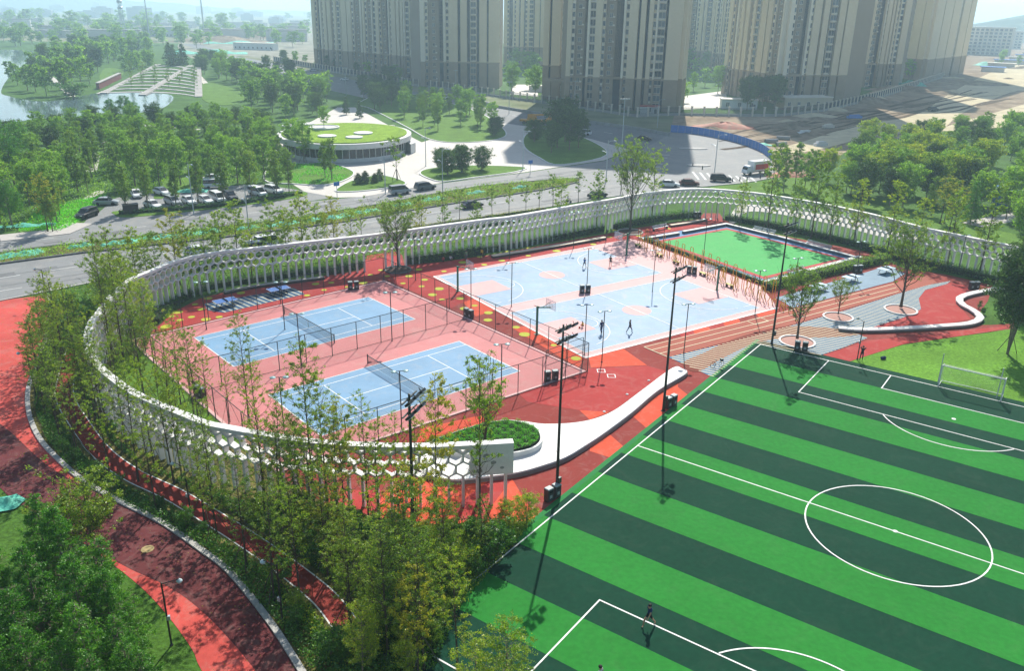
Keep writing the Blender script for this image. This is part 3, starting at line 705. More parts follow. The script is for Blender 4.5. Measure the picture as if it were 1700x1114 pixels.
# ------------------------------------------------------------------ tennis fence
M_pole = mat('dark_steel', C8(52, 58, 58), 0.45, 0.1, 3, metal=0.5)
M_fence = mat('green_steel', C8(44, 66, 60), 0.5, 0.1, 3, metal=0.3)
def meshmat():
    mt, t, b = nodes_of('chain_link'); N, L = t.nodes, t.links
    b.inputs['Base Color'].default_value = (*C8(50, 66, 60), 1)
    tr = N.new('ShaderNodeBsdfTransparent'); mx = N.new('ShaderNodeMixShader'); mx.inputs[0].default_value = 0.07
    L.new(tr.outputs[0], mx.inputs[1]); L.new(b.outputs[0], mx.inputs[2])
    L.new(mx.outputs[0], N['Material Output'].inputs[0]); return mt
M_mesh = meshmat()
fence = thing('tennis_fence', 'tall dark wire fence with steel posts enclosing the two tennis courts', 'fence')
FH = 3.4
post_mesh = MB().tube([(0, 0, 0), (0, 0, FH)], 0.045, 6)
post_me = None
def fence_run(a, b, n, skip=()):
    global post_me
    A, B = Vector(a), Vector(b)
    for i in range(n + 1):
        p = A.lerp(B, i / n)
        if i in skip: continue
        if post_me is None: o = post_mesh.build('post', M_fence, fence); post_me = o.data
        else: o = bpy.data.objects.new('post', post_me); COL.objects.link(o); o.parent = fence
        o.location = (p.x, p.y, 0)
    for z, r in ((FH, 0.035), (0.16, 0.03)):
        MB().tube([(A.x, A.y, z), (B.x, B.y, z)], r, 5).build('rail', M_fence, fence)
    d = (B - A).normalized(); nn = Vector((-d.y, d.x)) * 0.01
    mb = MB(); mb.hexa([(A.x - nn.x, A.y - nn.y, .2), (B.x - nn.x, B.y - nn.y, .2), (B.x + nn.x, B.y + nn.y, .2), (A.x + nn.x, A.y + nn.y, .2), (A.x - nn.x, A.y - nn.y, FH - .05), (B.x - nn.x, B.y - nn.y, FH - .05), (B.x + nn.x, B.y + nn.y, FH - .05), (A.x + nn.x, A.y + nn.y, FH - .05)])
    mb.build('wire_mesh', M_mesh, fence)
ins = offset(TA, 0.25, True)
fence_run(ins[0], ins[1], 11); fence_run(ins[1], ins[2], 13, (0,)); fence_run(ins[3], ins[2], 11, (11,)); fence_run(ins[0], ins[3], 12, (0, 12))
fence_run((-31.7, 74.5), (-5.6, 97.4), 11, (0, 11))
# gate frame at the near corner
gt = MB()
ga, gb = Vector(G2((905, 640))), Vector(G2((966, 616)))
for z in (1.2, 2.2, FH + 0.5): gt.tube([(ga.x, ga.y, z), (gb.x, gb.y, z)], 0.03, 5)
gt.tube([(ga.x, ga.y, 0), (ga.x, ga.y, FH + .5)], 0.04, 5).tube([(gb.x, gb.y, 0), (gb.x, gb.y, FH + .5)], 0.04, 5)
gt.build('gate_frame', M_fence, fence)

# ------------------------------------------------------------------ lamps
M_lens = mat('lamp_glass', C8(186, 205, 205), 0.3, 0.05, 2)
def court_lamp():
    t = thing('court_lamp', 'x', 'lamp post')
    MB().lathe([(0.13, 0), (0.13, 0.03), (0.055, 0.08), (0.05, 6.0), (0.0, 6.02)], 8).build('pole', M_pole, t)
    MB().tube([(-0.5, 0, 5.98), (0.5, 0, 5.98)], 0.03, 5).build('arm', M_pole, t)
    for s in (-1, 1):
        h = MB().lathe([(0.10, 0), (0.27, 0.02), (0.28, 0.05), (0.2, 0.1), (0.05, 0.13)], 14, (s * 0.55, 0, 5.93)).build('lamp_head', mat('lamp_head_grey', C8(120, 150, 150), 0.4, 0.05, 2, metal=0.2), t)
    return Proto(t)
CL = court_lamp()
lamps = [((500, 608), 'between the tennis courts at the net of the far court', 0.2), ((651, 567), 'on the fence line right of the far tennis net', 0.2), ((667, 716), 'beside the net of the near tennis court, close to the white wall', 0.2), ((832, 665), 'near the front right corner of the near tennis court', 0.2), ((473, 728), 'outside the near corner of the near tennis court by the white wall', 0.2),
    ((473, 548), 'beside the far fence behind the far tennis net', 0.2), ((690, 466), 'near the ring planter behind the far tennis court', 0.2), ((782, 522), 'at the two bins on the tennis fence', 0.2), ((849, 510), 'between the two basketball courts at their tennis end', 0.2), ((846, 430), 'behind the far basketball court before the long bench', 0.2), ((952, 412), 'beside the long bench behind the far basketball court', 0.2),
    ((974, 482), 'between the basketball courts at the two dark bins', 0.2), ((999, 602), 'at the near side of the near basketball court', 0.2), ((970, 590), 'at the corner where basketball court and tennis fence meet', 0.2), ((1083, 485), 'in the pink strip between the basketball courts at their gym end', 0.2), ((1135, 588), 'by the start of the running lanes', 0.2), ((1253, 524), 'at the right corner of the near basketball court', 0.2),
    ((1168, 425), 'on the left border of the green croquet court', 0.2), ((1315, 500), 'beside the tall hedge near the planter trees', 0.2), ((1419, 468), 'between the tables in the blue grey zone', 0.2), ((1102, 393), 'at the left end of the green court near the ring planter', 0.2), ((1187, 372), 'by the opening in the honeycomb wall behind the green court', 0.2), ((1006, 400), 'at the right end of the long bench', 0.2), ((343, 548), 'by the striped table tennis zone', 0.2), ((1590, 455), 'before the right stretch of the honeycomb wall', 0.2)]
for (p, w, rz) in lamps:
    g = G(*p); CL.put((g.x, g.y, 0.04), rz + rnd.uniform(-.1, .1), 'two-headed lamp post ' + w, 'double headed court lamps')
def mast():
    t = thing('floodlight_mast', 'x', 'floodlight')
    MB().lathe([(0.26, 0), (0.26, 0.04), (0.14, 0.1), (0.13, 1.0), (0.075, 14.6), (0.0, 14.62)], 10).build('mast', M_pole, t)
    for z in (13.4, 14.3):
        MB().box((0, 0, z), (2.0, 0.08, 0.08)).build('crossbar', M_pole, t)
        for x in (-0.85, 0.0, 0.85):
            h = bpy.data.objects.new('floodlight', None)
            mb = MB(); mb.box((0, 0, 0), (0.54, 0.14, 0.42))
            o = mb.build('floodlight', M_pole, t, (x, -0.25, z + 0.0)); o.rotation_euler = (0.85, 0, 0)
            bpy.data.objects.remove(h)
            MB().box((0, -0.1, 0.04), (0.47, 0.03, 0.35)).build('lens', M_lens, o)
            MB().tube([(0, 0.05, 0.2), (0, 0.3, 0.25)], 0.03, 4).build('bracket', M_pole, o)
    MB().box((0.0, -0.22, 1.2), (0.3, 0.2, 0.5)).build('control_box', M_pole, t)
    return Proto(t)
MS = mast()
for p, rz, w in (((924, 822), 0.9, 'tall dark floodlight mast beside the broad white seat and football touchline'), ((1101, 683), 0.95, 'tall dark floodlight mast by the narrow tip of the white seat'), ((1281, 572), 0.8, 'tall dark floodlight mast at the far corner of the football pitch'), ((690, 985), 1.25, 'tall dark floodlight mast rising from the shrubs in front of the white wall')):
    g = G(*p); MS.put((g.x, g.y, 0.02), rz, w, 'floodlight masts')
M_galv = mat('galvanised_steel', C8(176, 186, 192), 0.4, 0.05, 2, metal=0.3)
def street_lamp():
    t = thing('street_lamp', 'x', 'street lamp')
    MB().lathe([(0.2, 0), (0.2, 0.05), (0.11, 0.1), (0.1, 3), (0.06, 9.2), (0, 9.22)], 8).build('pole', M_galv, t)
    for s, l, z in ((1, 1.9, 9.1), (-1, 1.1, 6.4)):
        MB().tube([(0, 0, z - 0.5), (0, s * l * .4, z + 0.1), (0, s * l, z + 0.25)], 0.04, 5).build('arm', M_galv, t)
        MB().box((0, s * (l + .25), z + 0.2), (0.26, 0.75, 0.12), taper=0.8).build('lamp_head', M_galv, t)
    return Proto(t)
SL = street_lamp()
for p, w in (((322, 356), 'in front of the car park hedge'), ((415, 400), 'on the median behind the honeycomb wall'), ((735, 321), 'on the kerb before the round plaza island'), ((640, 322), 'beside the parked van at the plaza'), ((1006, 302), 'at the right end of the median'), ((1186, 288), 'at the junction by the blue hoarding'), ((868, 282), 'at the plaza edge before the shaded island'), ((707, 276), 'left of the round shrubs on the plaza'), ((1091, 212), 'in front of the brown podium of the middle tower')):
    g = G(*p); SL.put((g.x, g.y, 0.1), math.radians(39) + PI, 'grey two-armed street lamp ' + w, 'street lamps')
def high_mast():
    t = thing('junction_light_mast', 'x', 'street lamp')
    MB().lathe([(0.28, 0), (0.28, .05), (0.16, .1), (0.08, 15.6), (0, 15.62)], 8).build('pole', M_galv, t)
    MB().box((0, 0, 15.3), (2.4, 0.1, 0.08)).build('crossbar', M_galv, t)
    for x in (-1.1, -.4, .4, 1.1): MB().box((x, -0.15, 15.35), (0.45, 0.3, 0.22)).build('lamp_head', M_galv, t)
    return Proto(t)
HM = high_mast()
for p, w in (((1031, 266), 'tall pale lighting mast at the junction in front of the middle tower'), ((953, 187), 'tall pale lighting mast on the road before the tower entrance'), ((757, 163), 'pale lighting mast on the road behind the island grove'), ((575, 158), 'pale lighting mast on the shaded road below the left tower'), ((845, 190), 'pale lighting mast at the road beside the grove of the plaza')):
    g = G(*p); HM.put((g.x, g.y, 0.02), 0.3, w, 'lighting masts of the compound road', 1.0 if p[0] > 1000 else 0.75)
def path_lamp():
    t = thing('path_lamp', 'x', 'lamp post')
    MB().lathe([(0.11, 0), (0.11, .05), (0.06, .1), (0.05, 4.6), (0, 4.62)], 8).build('pole', M_pole, t)
    MB().tube([(0, 0, 4.5), (1.0, 0, 4.7)], 0.03, 5).build('arm', M_pole, t)
    MB().lathe([(0.06, .15), (0.16, .05), (0.18, 0), (0.1, -.12), (0, -.14)], 12, (1.0, 0, 4.55)).build('lamp_head', M_lens, t)
    MB().box((0.08, 0, 1.9), (0.2, 0.16, 0.28)).build('control_box', M_galv, t)
    return Proto(t)
PL_ = path_lamp()
for p, rz, w in (((285, 1072), .25, 'black path lamp with bent arm beside the jogging path among bright conifers'), ((60, 660), 2.9, 'black path lamp with bent arm at the upper bend of the jogging path'), ((80, 505), 2.9, 'black path lamp with bent arm at the road end of the jogging path'), ((318, 862), 2.8, 'black path lamp with bent arm in the shaded belt near the narrow track'), ((470, 1040), 2.8, 'black path lamp with bent arm near the bottom end of the stone kerb'), ((1423, 597), 1.9, 'black path lamp beside the person leaning at the pitch corner')):
    g = G(*p); PL_.put((g.x, g.y, 0.02), rz, w, 'path lamps')
gl = G(822, 905)
t = thing('ground_floodlight', 'small white box floodlight standing in the shrubs beside the touchline', 'floodlight', (gl.x, gl.y, 0))
MB().tube([(0, 0, 0), (0, 0, 1.1)], 0.04, 6).build('stake', M_pole, t); MB().box((0, 0, 1.1), (0.6, 0.45, 0.28)).build('housing', M_white, t)

# ------------------------------------------------------------------ tennis nets
def netmat(nm, c, k):
    mt, t, b = nodes_of(nm); N, L = t.nodes, t.links
    b.inputs['Base Color'].default_value = (*c, 1)
    tr = N.new('ShaderNodeBsdfTransparent'); mx = N.new('ShaderNodeMixShader'); mx.inputs[0].default_value = k
    L.new(tr.outputs[0], mx.inputs[1]); L.new(b.outputs[0], mx.inputs[2]); L.new(mx.outputs[0], N['Material Output'].inputs[0]); return mt
M_netd = netmat('tennis_net', C8(60, 66, 66), 0.22); M_netw = netmat('goal_net', C8(225, 225, 220), 0.16)
for i, T in enumerate(TENNIS):
    c = T(0, 0)
    t = thing('tennis_net', ('dark tennis net across the far blue court', 'dark tennis net across the near blue court')[i], 'net', (c[0], c[1], 0.08), T.a, 'tennis nets')
    for s in (-1, 1): MB().lathe([(0.06, 0), (0.06, 1.1), (0.03, 1.13)], 8, (0, s * 6.2, 0)).build('post', M_pole, t)
    MB().box((0, 0, 0.04), (0.02, 12.3, 0.9)).build('mesh', M_netd, t)
    MB().box((0, 0, 0.945), (0.05, 12.3, 0.07)).build('tape', mat('net_tape', C8(70, 80, 84), 0.7, 0.05, 2), t)
    MB().box((0, 0, 0.0), (0.06, 0.05, 0.94)).build('centre_strap', M_line, t)
# ------------------------------------------------------------------ basketball hoops
M_hoop = mat('hoop_green', C8(40, 112, 88), 0.45, 0.1, 2); M_rim = mat('rim_red', C8(200, 80, 50), 0.5)
def boardmat():
    mt, t, b = nodes_of('backboard_glass'); N, L = t.nodes, t.links
    b.inputs['Base Color'].default_value = (.85, .9, .92, 1); b.inputs['Roughness'].default_value = 0.1
    tr = N.new('ShaderNodeBsdfTransparent'); mx = N.new('ShaderNodeMixShader'); mx.inputs[0].default_value = 0.25
    L.new(tr.outputs[0], mx.inputs[1]); L.new(b.outputs[0], mx.inputs[2]); L.new(mx.outputs[0], N['Material Output'].inputs[0]); return mt
def hoop():
    t = thing('basketball_hoop', 'x', 'basketball hoop')
    MB().box((0, 0, 0), (0.5, 0.5, 0.03)).build('base_plate', M_hoop, t)
    MB().box((0, 0, 0.03), (0.2, 0.2, 3.55)).build('post', M_hoop, t)
    MB().tube([(0, 0, 3.4), (1.9, 0, 3.05)], 0.08, 6).build('arm', M_hoop, t)
    MB().tube([(0, 0, 3.56), (0.6, 0, 3.25), (1.9, 0, 3.75)], 0.035, 5).build('brace', M_hoop, t)
    MB().tube([(-0.5, .0, 3.75), (0, 0, 3.5)], 0.035, 5).build('tie_rod', M_hoop, t)
    b = MB().box((1.92, 0, 2.9), (0.04, 1.8, 1.05)).build('backboard', boardmat(), t)
    f = MB()
    for y0, z0, y1, z1 in ((-.92, 2.88, .92, 2.88), (-.92, 3.97, .92, 3.97), (-.92, 2.88, -.92, 3.97), (.92, 2.88, .92, 3.97), (-.3, 3.05, .3, 3.05), (-.3, 3.5, .3, 3.5), (-.3, 3.05, -.3, 3.5), (.3, 3.05, .3, 3.5)):
        f.tube([(1.95, y0, z0), (1.95, y1, z1)], 0.025, 4)
    f.build('board_frame', M_galv, b)
    ring = [(2.2 + .23 * math.cos(a), .23 * math.sin(a), 3.05) for a in [2 * PI * k / 16 for k in range(17)]]
    MB().tube(ring, 0.012, 4).build('rim', M_rim, t)
    return Proto(t)
HP = hoop()
for p, rz, w in (((760, 484), BBALL[0].a, 'green basketball hoop at the tennis end of the far court'), ((891, 556), BBALL[1].a, 'green basketball hoop at the tennis end of the near court'), ((1040, 424), BBALL[0].a + PI, 'green basketball hoop at the gym end of the far court'), ((1190, 482), BBALL[1].a + PI, 'green basketball hoop at the gym end of the near court')):
    g = G(*p); HP.put((g.x, g.y, 0.07), rz, w, 'basketball hoops')
# ------------------------------------------------------------------ goal
gq = PT_(0, 19.12); gx = PT_(0, 24.9); gd = Vector(gx) - Vector(gq); gw = gd.length; ga_ = math.atan2(gd.y, gd.x)
t = thing('football_goal', 'white football goal with net on the far goal line', 'goal', (gq[0], gq[1], 0.09), ga_)
for x in (0, gw): MB().tube([(x, 0, 0), (x, 0, 2.4)], 0.06, 8).build('post', M_line, t)
MB().tube([(0, 0, 2.4), (gw, 0, 2.4)], 0.06, 8).build('crossbar', M_line, t)
for x in (0, gw): MB().tube([(x, 0, 2.4), (x, 0.9, 2.3), (x, 1.8, 0.03), (x, 0, 0.03)], 0.03, 6).build('back_stay', M_line, t)
MB().tube([(0, 1.8, .03), (gw * .3, 1.7, .06), (gw * .6, 1.9, .04), (gw, 1.8, .03)], 0.045, 6).build('ground_bar', M_line, t)
mb = MB(); nx = 10
for i in range(nx):
    x0, x1 = gw * i / nx, gw * (i + 1) / nx
    s0, s1 = (.06 * math.sin(i * 1.9) for i in (i, i + 1))
    for (y0, z0), (y1, z1) in (((0, 2.38), (0.9, 2.28)), ((0.9, 2.28), (1.35, 1.2)), ((1.35, 1.2), (1.8, .05))):
        k = len(mb.v); mb.v += [(x0, y0 + s0, z0), (x1, y0 + s1, z0), (x1, y1 + s1, z1), (x0, y1 + s0, z1)]; mb.face((k, k + 1, k + 2, k + 3))
for x in (0, gw):
    k = len(mb.v); mb.v += [(x, 0, .05), (x, 1.8, .05), (x, .9, 2.28), (x, 0, 2.38)]; mb.face((k, k + 1, k + 2, k + 3))
mb.build('net', M_netw, t)
for p, w in (((1561, 617), 'thin pale pole standing left of the football goal'), ((1659, 667), 'thin pale pole standing right of the football goal')):
    g = G(p[0], p[1] + 24 if p[0] < 1600 else p[1]); tp = MB().lathe([(0.05, 0), (0.045, 3.4), (0, 3.42)], 8).build('net_pole', M_galv, None, (g.x, g.y + .6, 0.03)); tag(tp, w, 'pole', 'net poles')
# ------------------------------------------------------------------ seats and planters
seat_o = smooth2(PX([(1116, 610), (1134, 612), (1140, 620), (1094, 648), (1050, 685), (1006, 718), (976, 738), (941, 759), (903, 773), (859, 785), (800, 793), (760, 797), (730, 794), (700, 784), (688, 768), (692, 750), (710, 732), (760, 716), (800, 703), (859, 698), (903, 703), (953, 701), (991, 693), (1023, 678), (1065, 647)], 0.5), 5, True)
t = thing('long_white_seat', 'broad white concrete seat tapering from planter bulb to narrow tip by the pitch', 'bench')
MB().slab(seat_o, 0.02, 0.36).build('plinth', mat('seat_plinth', C8(120, 116, 112), 0.8, 0.1, 2), t)
bpy.data.objects[t.children[0].name].scale = (1, 1, 1)
MB().slab(offset(seat_o, -0.08, True), 0.3, 0.5).build('seat_top', M_white, t)
for qa, qb in (((1104, 620), (1122, 630)), ((1072, 643), (1094, 652)), ((1040, 666), (1066, 674)), ((1010, 686), (1034, 699)), ((978, 698), (1003, 722)), ((940, 703), (972, 742)), ((905, 704), (930, 764)), ((898, 740), (890, 778)), ((850, 756), (846, 788)), ((790, 757), (786, 794))):
    MB().strip(PX([qa, qb], .5), .03, .505, z1=.49).build('joint', mat('joint_grey', C8(130, 130, 128), .9), t)
pl_o = smooth2(PX([(899, 724), (892, 711), (870, 702), (845, 698), (815, 701), (780, 710), (745, 722), (712, 735), (730, 745), (770, 752), (815, 753), (852, 751), (882, 744), (896, 735)], 1.0), 4, True)
mb = MB(); mb.strip(pl_o, 0.22, 1.0, closed=True, z1=0.45); mb.build('planter_wall', M_white, t)
s_path = smooth2(PX([(1392, 543), (1433, 546), (1499, 544), (1565, 540), (1610, 536), (1628, 527), (1617, 515), (1597, 504), (1593, 494), (1610, 487), (1640, 481), (1665, 478)], 0.45), 5)
t = thing('serpentine_white_seat', 'white S-curved concrete seat at the red corner right of the planter trees', 'bench')
sq_ = resample(s_path, 1.6)
for a_, b_ in zip(sq_, sq_[1:]):
    a_, b_ = Vector(a_), Vector(b_); d_ = (b_ - a_) * .007; MB().strip([tuple(a_ + d_), tuple(b_ - d_)], 0.9, 0.47, z1=0.3).build('seat_slab', M_white, t)
MB().strip(s_path, 0.66, 0.31, z1=0.02).build('plinth', mat('seat_plinth', C8(120, 116, 112)), t)
M_slat = mat('bench_slat', C8(206, 194, 170), 0.7, 0.1, 2); M_bside = mat('bench_dark_side', C8(70, 54, 50), 0.8, 0.1, 2)
def long_bench(name, label, pts, w, h, top, side):
    t = thing(name, label, 'bench'); p = smooth2(PX(pts, h), 6)
    MB().strip(p, w * .8, h - 0.08, z1=0.04).build('base', side, t)
    q = resample(p, 1.5)
    for a, b in zip(q, q[1:]):
        a, b = Vector(a), Vector(b); d = (b - a) * .006
        MB().strip([tuple(a + d), tuple(b - d)], w, h, z1=h - 0.09).build('top_slab', top, t)
long_bench('long_bench', 'long straight bench with pale top behind the far basketball court', [(817, 424), (900, 411), (1005, 393)], 0.8, 0.45, M_slat, M_bside)
long_bench('curved_bench', 'long curved pale bench along the shrubs behind the table tennis zone', [(372, 484), (420, 474), (480, 466), (538, 459)], 0.6, 0.45, M_kerb, M_bside)
long_bench('short_bench', 'pale slatted bench beside the grass left of the green court', [(1113, 373), (1140, 369), (1172, 363)], 0.7, 0.45, M_slat, M_bside)
# low walls of the green court
t = thing('court_border_wall', 'low white and slate wall round the green croquet court', 'wall')
for pts in ([(1078, 394), (1127, 386)], [(1134, 384), (1206, 371), (1300, 394), (1424, 427)]):
    p = PX(pts, 0.5); MB().strip(p, 0.5, 0.5, z1=0.05).build('wall_section', mat('slate_side', C8(92, 104, 116), 0.7, 0.1, 2), t); MB().strip(p, 0.62, 0.56, z1=0.49).build('coping', M_white, t)
MB().strip(PX([(1062, 395), (1150, 427), (1268, 469)]), 0.5, 0.18, z1=0.04).build('kerb_edge', M_white, t)
MB().strip(PX([(1268, 469), (1340, 452)]), 0.5, 0.2, z1=0.04).build('kerb_edge', M_white, t)
MB().strip(PX([(1340, 452), (1428, 429)]), 0.8, 0.4, z1=0.04).build('kerb_edge', M_white, t)
for i, (a, b, w) in enumerate((((1250, 383), (1286, 391), 'left of the two backed metal benches behind the green court'), ((1338, 406), (1378, 417), 'right of the two backed metal benches behind the green court'), ((1084, 384), (1108, 379), 'backed metal bench at the left arm of the green court'), ((1308, 458), (1336, 451), 'backed metal bench at the front edge of the green court'))):
    A, B = Vector(G2(a)), Vector(G2(b)); an = math.atan2(B.y - A.y, B.x - A.x); L = (B - A).length
    t = thing('backed_bench', w, 'bench', (*A, 0.04), an, 'metal benches of the green court')
    for k in range(4): MB().box((L / 2, -.2 + .13 * k, 0.45), (L, 0.1, 0.04)).build('slat', M_galv, t)
    for k in range(3): MB().box((L / 2, .3, 0.55 + .12 * k), (L, 0.04, 0.09)).build('back_slat', M_galv, t)
    for x in (0.2, L - .2): MB().box((x, 0.02, 0), (0.08, 0.5, 0.45)).build('leg', M_pole, t)
def ring_planter(p, r, mt_ring, mt_fill, label, h=0.16):
    g = G(*p); t = thing('tree_ring', label, 'planter', (g.x, g.y, 0.06), 0, 'round tree rings')
    MB().lathe([(r, 0), (r, h), (r - .22, h), (r - .22, h - .12)], 40, cap=False).build('ring', mt_ring, t)
    MB().lathe([(r - .2, 0.0), (r - .2, h - .12), (0.0, h - 0.1)], 40).build('fill', mt_fill, t)
    return g
M_fillp = mat('pinkish_gravel', C8(176, 136, 124), 0.9, 0.1, 2, fine=0.1, fscale=8); M_filld = mat('dark_mulch', C8(74, 58, 50), 0.95, 0.2, 3)
RINGS = [ring_planter((1323, 569), 2.1, M_white, M_fillp, 'white round tree ring at the pitch corner with bins in front'), ring_planter((1391, 528), 1.9, M_white, M_fillp, 'white round tree ring touching the end of the S-curved seat'), ring_planter((1495, 516), 2.1, M_white, M_fillp, 'white round tree ring with the largest planter tree'), ring_planter((661, 449), 2.0, M_dkerb, M_filld, 'dark round tree ring behind the corner of the tennis fence'), ring_planter((1046, 386), 2.3, M_conc, M_filld, 'pale round tree ring at the left corner of the green court')]
# ------------------------------------------------------------------ litter bins
M_bin = mat('bin_dark', C8(62, 56, 58), 0.5, 0.15, 4); M_binp = mat('bin_panel', C8(150, 160, 158), 0.5, 0.1, 4)
def bin_pair():
    t = thing('bin_pair', 'x', 'litter bin')
    for s in (-1, 1):
        b = MB().box((s * 0.42, 0, 0.08), (0.6, 0.5, 1.0)).build('bin_body', M_bin, t)
        MB().box((s * 0.42, 0, 1.08), (0.66, 0.56, 0.08), taper=.85).build('bin_lid', M_binp, t)
        MB().box((s * 0.42, -0.262, 0.78), (0.34, 0.02, 0.16)).build('slot', mat('black_hole', C8(18, 18, 18)), b)
        MB().box((s * 0.42, -0.262, 0.3), (0.26, 0.02, 0.26)).build('sign_plate', M_binp, b)
    MB().box((0, 0, 0), (1.5, 0.4, 0.08)).build('stand', M_pole, t)
    return Proto(t)
BN = bin_pair()
for p, rz, w in (((778, 528), -.8, 'dark bin pair on the pink tennis ground beside the fence'), ((915, 633), .3, 'dark bin pair at the near corner gate of the tennis fence'), ((971, 487), .2, 'dark bin pair between the two basketball courts'), ((1113, 676), .75, 'dark bin pair at the narrow tip of the white seat'), ((917, 829), .75, 'dark bin pair by the floodlight mast at the touchline'), ((1329, 583), -.3, 'dark bin pair in front of the tree ring at the pitch corner'), ((587, 481), .3, 'dark bin pair left of the dark tree ring behind the tennis fence'), ((1157, 362), .2, 'dark bin pair by the opening in the back of the honeycomb wall'), ((1423, 453), .3, 'dark bin pair at the hedge corner in the table tennis zone'), ((1616, 481), .2, 'dark bin pair at the far end of the S-curved seat'), ((1148, 455), -.4, 'dark bin pair among the loop frames beside the hedge'), ((332, 660), -.7, 'dark bin pair in the left corner of the tennis ground')):
    g = G(*p); BN.put((g.x, g.y, 0.07), rz, w, 'litter bin pairs')
# ------------------------------------------------------------------ table tennis tables
M_tt = mat('table_blue', C8(66, 112, 180), 0.5, 0.05, 2); M_ttp = mat('table_pale', C8(170, 196, 216), 0.5, 0.05, 2)
def tt_table(top):
    t = thing('table_tennis_table', 'x', 'table')
    for s in (-1, 1): MB().box((s * .685, 0, .72), (1.36, 1.52, .05)).build('table_top', top, t)
    MB().box((0, 0, .77), (.03, 1.7, .16)).build('net', M_pole, t)
    for s in (-1, 1):
        MB().tube([(s * 1.0, -.55, 0), (s * .55, -.5, .72)], 0.04, 5).build('leg', M_pole, t); MB().tube([(s * 1.0, .55, 0), (s * .55, .5, .72)], 0.04, 5).build('leg', M_pole, t)
        MB().tube([(s * 1.0, -.55, .02), (s * 1.0, .55, .02)], 0.035, 5).build('foot_bar', M_pole, t)
    mb = MB().box((0, .745, .771), (2.72, .03, .003)).box((0, -.745, .771), (2.72, .03, .003)).box((1.345, 0, .772), (.03, 1.5, .003)).box((-1.345, 0, .772), (.03, 1.5, .003)); mb.build('edge_lines', M_line, t)
    return Proto(t)
TT, TP = tt_table(M_tt), tt_table(M_ttp); ta = math.radians(41)
for pr, p, w in ((TT, (375, 509), 'blue table tennis table at the left end of the navy striped zone'), (TT, (463, 489), 'blue table tennis table at the right end of the navy striped zone'), (TP, (1358, 483), 'pale table tennis table nearest the loop frames in the grey blue zone'), (TP, (1412, 468), 'pale table tennis table in the middle of the grey blue zone'), (TP, (1470, 454), 'pale table tennis table behind the largest planter tree')):
    g = G(*p); pr.put((g.x, g.y, 0.08), ta if pr is TT else math.radians(35), w, 'table tennis tables', 1.0 if pr is TP else 1.05)
# ------------------------------------------------------------------ loop frames of the exercise strip
M_loop = [mat('loop_orange', C8(214, 150, 40), 0.45, 0.1, 3), mat('loop_yellow', C8(222, 186, 56), 0.45, 0.1, 3), mat('loop_red', C8(176, 70, 48), 0.45, 0.1, 3)]
la, lb = Vector(G2((1062, 404))), Vector(G2((1330, 520))); ld = (lb - la).normalized(); ln_ = Vector((ld.y, -ld.x)); LL = (lb - la).length; lang = math.atan2(ld.y, ld.x)
kinds = []
def loop_frame(h, w, bend, ci):
    t = thing('loop_frame', 'x', 'exercise frame'); mt_ = M_loop[ci]
    def pt(s): return [(s * w / 2, 0, 0), (s * w / 2 + bend * s, 0, h * .3), (s * w / 2, 0, h * .55), (s * w / 2, 0, h - .2)]
    a = [(-w / 2 + (w / 2) * (1 - math.cos(k)), 0, h - .2 + min(.2, w / 2) * math.sin(k)) for k in (.4, .8, 1.2, 1.57, 1.95, 2.35, 2.75)]
    MB().tube(pt(-1), 0.05, 6).build('upright', mt_, t); MB().tube(pt(1), 0.05, 6).build('upright', mt_, t)
    MB().tube([(-w / 2, 0, h - .2)] + a + [(w / 2, 0, h - .2)], 0.05, 6).build('top_bow', mt_, t)
    return Proto(t)
LK = [loop_frame(h, w, b, c) for h, w, b, c in ((3.0, .55, 0, 0), (2.2, .6, .26, 1), (1.8, .75, -.22, 0), (1.4, .5, .24, 1), (0.9, .55, .05, 1), (2.6, .55, .0, 2))]
nL = 56
for i in range(nL):
    s = (i + .5) / nL * LL; tall = i % 3 == 0
    k = (0 if rnd.random() < .6 else 5) if tall else rnd.choice((1, 2, 3, 1))
    off = rnd.uniform(-.3, .5) if tall else rnd.uniform(.4, 2.4)
    if i > nL - 7: k = 4
    p = la + ld * s + ln_ * off
    w = ('in the row nearest the hedge' if off < .5 else 'in the row nearest the basketball courts')
    nm = {0: 'tall orange loop frame', 5: 'tall dark red loop frame', 1: 'waist-bent yellow loop frame', 2: 'broad orange loop frame', 3: 'low yellow loop frame', 4: 'knee-high yellow loop frame'}[k]
    LK[k].put((p.x, p.y, .06), lang + rnd.uniform(-.25, .25), '%s of the exercise strip %s' % (nm, w), 'exercise loop frames')
for k, s in enumerate((2, 8, 12.5, 19, 25)):
    p = la + ld * s + ln_ * 1.7
    t = thing('exercise_platform', ('first', 'second', 'third', 'fourth', 'fifth')[k] + ' low yellowish seat platform among the loop frames, counted from the tree ring', 'bench', (p.x, p.y, .06), lang, 'platforms of the exercise strip')
    MB().box((0, 0, .4), (1.3, .5, .06)).build('seat', mat('platform_yellow', C8(190, 180, 90), .6), t)
    for x in (-.5, .5): MB().box((x, 0, 0), (.08, .4, .4)).build('leg', M_pole, t)
for a, b in ((4, 11), (13.5, 20.5)):   # monkey bars
    A, B = la + ld * a - ln_ * .2, la + ld * b - ln_ * .2; L = b - a
    t = thing('pull_up_rail', 'long thin orange rail frame of the exercise strip ' + ('near the tree ring end' if a < 10 else 'near the pitch end'), 'exercise frame', (A.x, A.y, .06), lang, 'rail frames of the exercise strip')
    MB().tube([(0, 0, 1.7), (L, 0, 1.7)], 0.04, 5).build('rail', M_loop[0], t)
    for k in range(6): MB().tube([(L * k / 5, 0, 0), (L * k / 5, 0, 1.7)], 0.04, 5).build('upright', M_loop[0], t)
